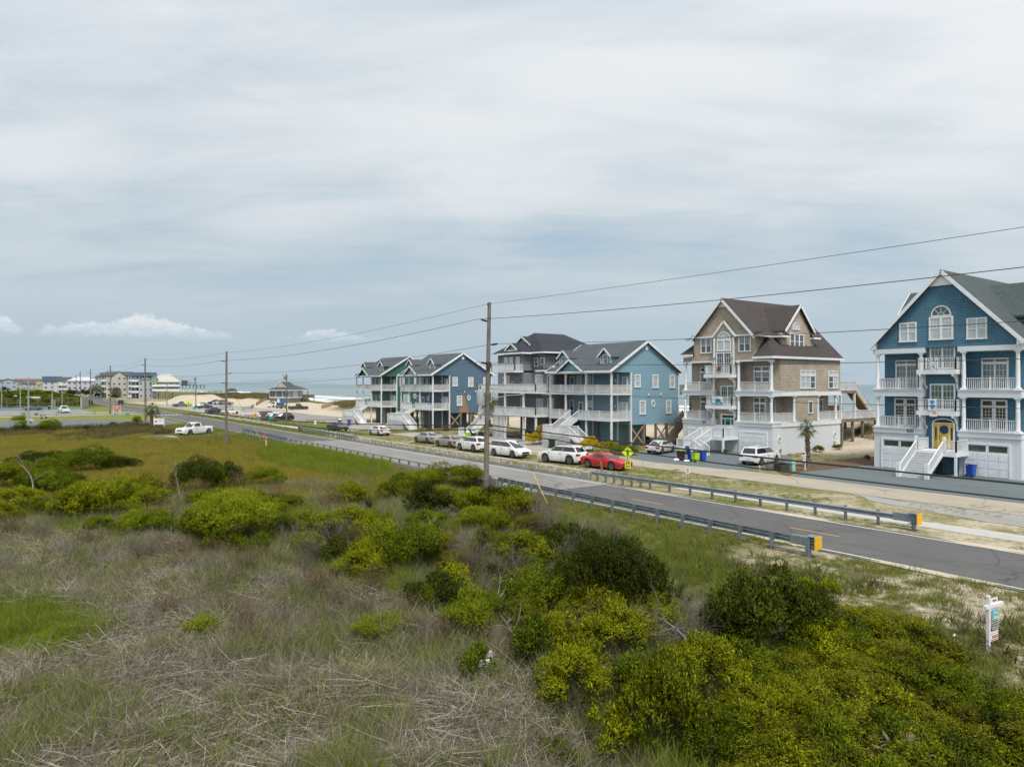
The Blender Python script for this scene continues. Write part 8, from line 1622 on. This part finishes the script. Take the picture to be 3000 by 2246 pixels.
for u, v, h, lean, L, th, lb in ((98, 1452, 3.2, .15, None, .09, 'pale bare snag standing among the left shrubs'), (533, 1470, 2.6, .4, None, .08, 'leaning grey snag beside the dark shrub'), (1480, 1722, 0, 1, 3.8, .08, 'bleached fallen branch sprawling over the dry thatch'), (1420, 1760, 0, 1, 2.6, .06, 'bleached branch curving over the fallen tangle'), (1530, 1740, 0, 1, 2.4, .05, 'tangle of grey fallen twigs'), (1555, 1900, 1.7, .5, None, .06, 'forked grey dead stem beside the bright shrub'), (905, 1480, 0, 1, 1.8, .04, 'small grey fallen branch in the field edge'), (290, 1560, 0, 1, 2.4, .05, 'grey fallen limb before the left shrubs'), (2050, 1960, 1.9, .3, None, .07, 'tall bare dead shrub before the large dark bush'), (2190, 1880, 1.6, .2, None, .04, 'thin bare branches poking from the dark bush'), (1600, 1560, 1.8, .2, None, .05, 'grey windswept dead shrub near the guy wire'), (870, 1800, 0, 1, 1.6, .04, 'twisted pale root lying in the thatch'), (1150, 1660, 0, 1, 2.0, .05, 'pale stick lying under the big green shrub'), (560, 1480, 0, 1, 2.0, .06, 'heap of grey driftwood limbs by the leaning snag')):
    x, y, D = gp(u, v, -.5); deadwood(lb, x, y, h, lean, int(u), L, th)
# yucca, palmettos
def spiky(label, u, v, h, n_, m, w=.05, seed=1, z=-.5, fan=False, cat='plant'):
    x, y, D = gp(u, v, z); H = thing('spiky_plant', label, cat, (x, y, gzs(x, y))); mb = MB(); rg2 = random.Random(seed)
    if fan:
        for k in range(n_): a = k * 2.4; el = R(rg2.uniform(35, 80)); fan_frond(mb, Vector((0, 0, 0)), Vector((math.cos(a) * math.cos(el), math.sin(a) * math.cos(el), math.sin(el))), h * .65, h * .45, .15, rg2)
    else:
        for k in range(n_): a = k * 2.4; el = R(rg2.uniform(5, 88)); leaf_strip(mb, Vector((0, 0, h * .3)), Vector((math.cos(a) * math.cos(el), math.sin(a) * math.cos(el), math.sin(el))), h * rg2.uniform(.5, .75), w, .05)
        mb.tube([(0, 0, -.1), (0, 0, h * .35)], .07, 7)
    mb.build('leaves', m, H, local=True)
M_YUC = foliage('yucca_leaves', [(0, (.018, .032, .014)), (1, (.06, .085, .035))], .1, .45); spiky('dark spiky yucca alone in the marsh grass', 1081, 1500, 1.7, 90, M_YUC, .06); spiky('yellow-green fan palmetto among the centre shrubs', 1268, 1566, 1.5, 12, M_PALMG, fan=True, seed=2); spiky('fan palmetto beside the large dark shrub', 1968, 1800, 1.7, 14, M_PALMG, fan=True, seed=3); spiky('fan palmetto right of the fallen branches', 1640, 1640, 1.3, 12, M_PALMG, fan=True, seed=4); spiky('grey drooping palmetto at the lower right', 2640, 2240, .9, 10, M_PALMD, fan=True, seed=5, z=-.3)
# litter
mb = MB(); mb.prism([(-.3, -.12, .0), (.28, -.10, .02), (.3, .14, .12), (-.27, .16, .14)], (0, 0, .05)); x, y, _ = gp(1410, 1925, -.3); single('foam_sheet', mb, M_BAG, 'broken white foam sheet dumped among the shrubs', 'litter', (x, y, gzs(x, y) + .25), None, False, R(-25), True)
mb = MB(); mb.add([(-.22, 0, 0), (0, -.15, .05), (.25, .02, .0), (.02, .16, .12), (0, 0, .2)], [(0, 1, 4), (1, 2, 4), (2, 3, 4), (3, 0, 4), (3, 2, 1, 0)]); x, y, _ = gp(1438, 1892, -.3); single('plastic_scrap', mb, M_BAG, 'crumpled white plastic scrap behind the foam sheet', 'litter', (x, y, gzs(x, y) + .2), None, False, 0, True)
mb = MB(); mb.add([(-.12, 0, 0), (0, -.08, .02), (.12, .01, 0), (.01, .08, .03), (0, 0, .07)], [(0, 1, 4), (1, 2, 4), (2, 3, 4), (3, 0, 4), (3, 2, 1, 0)]); x, y, _ = gp(2797, 1861); single('plastic_scrap', mb, M_BAG, 'small white scrap on the ground left of the For Sale sign', 'litter', (x, y, gzs(x, y) + .03), None, False, 0, True)

# ---- grasses and reeds: scattered clumps
def blades(seed, n_, r, h, w, up, m, name, seg=2, curl=.35, zlift=0.0):
    """clump of ribbons. up: 1 upright .. 0 lying"""
    rg = np.random.default_rng(seed); a = rg.uniform(0, 2 * np.pi, n_); q = np.sqrt(rg.uniform(0, 1, n_)) * r; P = np.stack([np.cos(a) * q, np.sin(a) * q, rg.uniform(0, zlift, n_)], 1)
    b = rg.uniform(0, 2 * np.pi, n_); el = np.where(rg.uniform(size=n_) < up, rg.uniform(.9, 1.5, n_), rg.uniform(-.08, .45, n_)); D = np.stack([np.cos(b) * np.cos(el), np.sin(b) * np.cos(el), np.sin(el)], 1)
    L = h * rg.uniform(.5, 1.2, n_); S = nrm(np.cross(D, rg.normal(size=(n_, 3)))); ww = w * rg.uniform(.6, 1.4, n_); V = []; bend = rg.normal(size=(n_, 3)) * curl; bend[:, 2] = -np.abs(bend[:, 2]) * .6
    for i in range(seg + 1): t = i / seg; c = P + D * (L * t)[:, None] + bend * (L * t * t)[:, None] * .5; k = (1 - .75 * t) if up > .3 else (1 - .3 * t); V += [c - S * (ww * k / 2)[:, None], c + S * (ww * k / 2)[:, None]]
    V = np.stack(V, 1); V[:, :, 2] = np.maximum(V[:, :, 2], -.03); K = 2 * (seg + 1); base = (np.arange(n_) * K)[:, None]; F = np.concatenate([base + np.array([2 * i, 2 * i + 1, 2 * i + 3, 2 * i + 2]) for i in range(seg)], 0)
    return mesh_np(name, V.reshape(-1, 3), F, m)
M_THATCH = foliage('dead_reed', [(0, (.050, .041, .030)), (.35, (.135, .116, .088)), (.66, (.285, .254, .204)), (1, (.570, .520, .440))], .08, .8, bigscale=.5, clump='up'); M_DEADG = foliage('dead_grass', [(0, (.058, .054, .032)), (.5, (.150, .138, .092)), (1, (.310, .285, .210))], .15, .8, bigscale=.5, clump='up')
M_GG = foliage('green_grass', [(0, (.050, .075, .010)), (.5, (.115, .155, .018)), (1, (.220, .250, .035))], .3, .5, bigscale=.4, clump='up'); M_LUSH = foliage('lush_grass', [(0, (.080, .120, .010)), (.6, (.165, .220, .014)), (1, (.250, .300, .024))], .35, .5, clump='up'); M_GOLDG = foliage('golden_grass', [(0, (.105, .108, .012)), (.4, (.200, .178, .028)), (.75, (.280, .225, .042)), (1, (.370, .300, .070))], .25, .7, bigcol=(.175, .180, .026), clump='up', big=.75, bigscale=.09); M_VERGE = foliage('verge_grass', [(0, (.070, .090, .014)), (.5, (.145, .170, .026)), (1, (.250, .240, .060))], .25, .6, bigcol=(.20, .17, .075), clump='up', big=.6, bigscale=.22); M_DUNE = foliage('dune_grass', [(0, (.080, .075, .030)), (1, (.210, .190, .090))], .2, .7, clump='up'); M_BRSH = foliage('dark_brush', [(0, (.040, .036, .020)), (.6, (.090, .078, .038)), (1, (.150, .135, .060))], .1, .8, clump='up')
def scatter(name, label, cat, meshes, X, Y, S, Z=None, tilt=.12):
    """one stuff object: points that carry clumps (geometry nodes)"""
    N = len(X); rg = np.random.default_rng(len(name) + N); Z = gz(X, Y) - .03 if Z is None else Z
    me = bpy.data.meshes.new(name); me.vertices.add(N); me.vertices.foreach_set('co', np.stack([X, Y, Z], 1).astype(np.float32).ravel())
    for nm, ty, data in (('rot', 'FLOAT_VECTOR', np.stack([rg.normal(0, tilt, N), rg.normal(0, tilt, N), rg.uniform(0, 6.283, N)], 1)), ('scl', 'FLOAT', S), ('idx', 'INT', rg.integers(0, len(meshes), N))):
        at = me.attributes.new(nm, ty, 'POINT'); at.data.foreach_set('vector' if ty == 'FLOAT_VECTOR' else 'value', np.ascontiguousarray(data, dtype=np.int32 if ty == 'INT' else np.float32).ravel())
    coll = bpy.data.collections.new(name + '_clumps')
    for i, m_ in enumerate(meshes): o = bpy.data.objects.new('%s_clump_%02d' % (name, i), m_); coll.objects.link(o)
    t = bpy.data.node_groups.new(name, 'GeometryNodeTree'); t.interface.new_socket('Geometry', in_out='INPUT', socket_type='NodeSocketGeometry'); t.interface.new_socket('Geometry', in_out='OUTPUT', socket_type='NodeSocketGeometry')
    nn = t.nodes; gi, go = nn.new('NodeGroupInput'), nn.new('NodeGroupOutput'); ip = nn.new('GeometryNodeInstanceOnPoints'); ci = nn.new('GeometryNodeCollectionInfo'); ci.inputs['Collection'].default_value = coll; ci.inputs['Separate Children'].default_value = True; ci.inputs['Reset Children'].default_value = True
    def attr(nm, dt): a = nn.new('GeometryNodeInputNamedAttribute'); a.data_type = dt; a.inputs['Name'].default_value = nm; return a.outputs[0]
    t.links.new(gi.outputs[0], ip.inputs['Points']); t.links.new(ci.outputs[0], ip.inputs['Instance']); ip.inputs['Pick Instance'].default_value = True; t.links.new(attr('idx', 'INT'), ip.inputs['Instance Index'])
    e2r = nn.new('FunctionNodeEulerToRotation'); t.links.new(attr('rot', 'FLOAT_VECTOR'), e2r.inputs[0]); t.links.new(e2r.outputs[0], ip.inputs['Rotation']); t.links.new(attr('scl', 'FLOAT'), ip.inputs['Scale']); t.links.new(ip.outputs[0], go.inputs[0])
    o = bpy.data.objects.new(name, me); COL.objects.link(o); md = o.modifiers.new('clumps', 'NODES'); md.node_group = t
    return tag(o, label, cat, None, 'stuff')
NR = np.random.default_rng(3)
def pts(x0, x1, y0, y1, dens, keep):
    N = int((x1 - x0) * (y1 - y0) * dens); X = NR.uniform(x0, x1, N); Y = NR.uniform(y0, y1, N); D = SY * X + CY * Y; Xc = CY * X - SY * Y
    D = np.maximum(D, .5); u = U0 + FPX * Xc / D; v = V0 + (CAM_H + .5) * FPX / D; ok = (u > -260) & (u < 3260) & (v < 2650) & keep(X, Y, u, v); return X[ok], Y[ok], u[ok], v[ok]
TB_u = [-400, 0, 250, 450, 600, 900, 1000, 1150, 1300, 1400, 1600, 1750, 1850]; TB_v = [1530, 1540, 1570, 1565, 1600, 1650, 1700, 1760, 1850, 1950, 2050, 2246, 2500]
tb = lambda u: np.interp(u, TB_u, TB_v)
lush = lambda u, v: np.exp(-(((u - 90) / 215) ** 2 + ((v - 1850) / 90) ** 2))
isT = lambda u, v: (v > tb(u)) & (u < 1900)
th_m = [blades(200 + i, 40, .40, .70, .0095, .10, M_THATCH, 'thatch', 3, .55, .22) for i in range(6)]
X, Y, u, v = pts(-5, 16, 2, 52, 22, lambda X, Y, u, v: isT(u, v + 25 * np.sin(u * .03)) & (lush(u, v) < .25 + .35 * vnoise(X, Y, .9, 27)) & (vnoise(X, Y, 2.2, 21) + .25 * (vnoise(X, Y, .7, 28) - .5) > .50) & (X < 27)); scatter('reed_thatch', 'flattened grey-beige dead reeds covering the marsh', 'reeds', th_m, X, Y, NR.uniform(.7, 1.35, len(X)), tilt=.12)
sd_m = [blades(220 + i, 34, .26, .95, .010, .72, M_DEADG, 'standing', 3, .6) for i in range(5)] + [blades(228 + i, 30, .24, 1.0, .009, .7, M_THATCH, 'standing', 3, .6) for i in range(2)]
X, Y, u, v = pts(-5, 29, 2, 60, 13, lambda X, Y, u, v: ((isT(u, v) & (vnoise(X, Y, 2.2, 21) < .68)) | (~isT(u, v) & (v > 1400) & (u < 1950) & (marsh_w(X, Y) > .25) & (vnoise(X, Y, 2.6, 23) > .58))) & (lush(u, v) < .35)); scatter('standing_dead_grass', 'upright dry stalks standing among the marsh plants', 'grass', sd_m, X, Y, NR.uniform(.45, 1.1, len(X)))
gg_m = [blades(240 + i, 34, .24, .62, .012, .95, M_GG, 'green', 3, .4) for i in range(5)]
X, Y, u, v = pts(-5, 29, 2, 60, 9, lambda X, Y, u, v: (v > 1395) & (marsh_w(X, Y) > .15) & (((~isT(u, v)) & (vnoise(X, Y, 3.0, 24) > .30)) | (isT(u, v) & (vnoise(X, Y, 1.7, 25) > .38)))); scatter('green_marsh_grass', 'fresh green grass coming up through the marsh', 'grass', gg_m, X, Y, NR.uniform(.6, 1.4, len(X)))
lu_m = [blades(260 + i, 60, .26, .34, .012, 1, M_LUSH, 'lush', 2, .5) for i in range(4)]
X, Y, u, v = pts(-5, 12, 12, 40, 34, lambda X, Y, u, v: (lush(u, v) > .30) & isT(u, v)); scatter('lush_grass_patch', 'bright green soft grass patch at the left marsh edge', 'grass', lu_m, X, Y, NR.uniform(.7, 1.2, len(X)))
X, Y, u, v = pts(14, 31, 55, 96, 7, lambda X, Y, u, v: (np.exp(-(((X - 28) / 4.2) ** 2 + ((Y - 74) / 15) ** 2)) > .35)); scatter('lush_reed_bed', 'bright green reeds growing below the bridge parapet', 'reeds', [blades(270 + i, 40, .3, .9, .022, 1, M_LUSH, 'lush', 2, .4) for i in range(3)], X, Y, NR.uniform(.7, 1.1, len(X)))
go_m = [blades(280 + i, 42, .36, .50, .022, .9, M_GOLDG, 'gold', 2, .5) for i in range(5)]
X, Y, u, v = pts(-4, 30, 40, 150, 9, lambda X, Y, u, v: (v < 1470 + 60 * vnoise(X, Y, 6, 31)) & (marsh_w(X, Y) > .2) & (X < 29.5)); scatter('golden_field_grass', 'golden brown grass filling the marsh field', 'grass', go_m, X, Y, NR.uniform(.7, 1.25, len(X)))
br_m = [blades(290 + i, 46, .42, .8, .03, .85, M_BRSH, 'brush', 2, .5) for i in range(3)]
X, Y, u, v = pts(-4, 24, 122, 150, 2.2, lambda X, Y, u, v: vnoise(X, Y, 7, 32) > .42); scatter('dark_field_brush', 'dark dry brush along the far edge of the field', 'brush', br_m, X, Y, NR.uniform(.7, 1.3, len(X)))
ve_m = [blades(300 + i, 34, .22, .26, .014, .8, M_VERGE, 'verge', 2, .6) for i in range(5)]
def vk(X, Y, u, v):
    near = (X > 22) & (X < 31.9) & (Y < 150) & (marsh_w(X, Y) < .75); sandy = (Y < 22) & (vnoise(X, Y, 2.1, 41) < .52); return near & ~sandy & ~((X > 31.2) & (Y > 44) & (Y < 96))
X, Y, u, v = pts(16, 32, -2, 150, 11, vk); scatter('near_verge_grass', 'short patchy grass on the marsh-side road verge', 'grass', ve_m, X, Y, NR.uniform(.6, 1.5, len(X)))
X, Y, u, v = pts(39.7, 50.2, 0, 122, 7, lambda X, Y, u, v: (vnoise(X, Y, 3.0, 42) > .36 + .22 * (Y < 34)) & ~((X > 41.7) & (X < 44.3) & (Y < 37))); scatter('house_verge_grass', 'short worn grass on the house-side verge', 'grass', ve_m, X, Y, NR.uniform(.35, .8, len(X)))
X, Y, u, v = pts(55.6, 78, 30, 150, 3, lambda X, Y, u, v: (vnoise(X, Y, 4.0, 43) > .52) & ~((Y > 22) & (Y < 58) & (X < 69.5)) & ~((X > 55) & (X < 64) & (Y > 69) & (Y < 91))); scatter('yard_grass', 'thin grass in the house yards', 'grass', ve_m, X, Y, NR.uniform(.6, 1.3, len(X)))
du_m = [blades(310 + i, 40, .5, .8, .035, .9, M_DUNE, 'dune', 2, .6) for i in range(4)]
X, Y, u, v = pts(78, 110, 20, 420, 1.6, lambda X, Y, u, v: (gz(X, Y) > 1.0) & (vnoise(X, Y, 6, 44) > np.where(Y < 125, .5, .22)) & (X > 80)); scatter('dune_grass', 'dry grass covering the dune tops', 'grass', du_m, X, Y, NR.uniform(.8, 1.5, len(X)))
X, Y, u, v = pts(40, 47.5, 104, 205, 4, lambda X, Y, u, v: ((X < 43) | (X > 45.4)) & (X > 40.2)); scatter('lot_edge_grass', 'green grass strips beside the sidewalk', 'grass', ve_m, X, Y, NR.uniform(.7, 1.5, len(X)))
hb_m = [blades(320 + i, 26, .35, .5, .05, .7, M_BRSH if i % 2 else M_GG, 'herb', 2, .6) for i in range(4)]
X, Y, u, v = pts(12, 29, -4, 26, 4, lambda X, Y, u, v: (u > 1900) & (vnoise(X, Y, 2.4, 45) > .38) & (X < 28.5)); scatter('dry_herbs', 'low dry weeds between the thicket and the road', 'weeds', hb_m, X, Y, NR.uniform(.5, 1.2, len(X)))
X, Y, u, v = pts(10, 28, 0, 30, 3, lambda X, Y, u, v: (u > 1950) & (v < 2100) & (vnoise(X, Y, 2.0, 46) > .5)); scatter('olive_tussocks', 'olive grass tussocks on the bank below the road', 'grass', [blades(330 + i, 60, .2, .75, .012, .97, M_BRSH if i else M_GG, 'tussock', 3, .35) for i in range(3)], X, Y, NR.uniform(.5, 1.15, len(X)))
X, Y, u, v = pts(-8, 34, 290, 480, .06, lambda X, Y, u, v: np.abs(X - road_cx(Y)) > 8)
scatter('far_scrub', 'low scrub covering the rise beyond the courts', 'scrub', [BUSH[t, 'l'][0] for t in ('dark', 'mid', 'mid', 'brown', 'yellow')], X, Y, NR.uniform(.45, 1.0, len(X)))
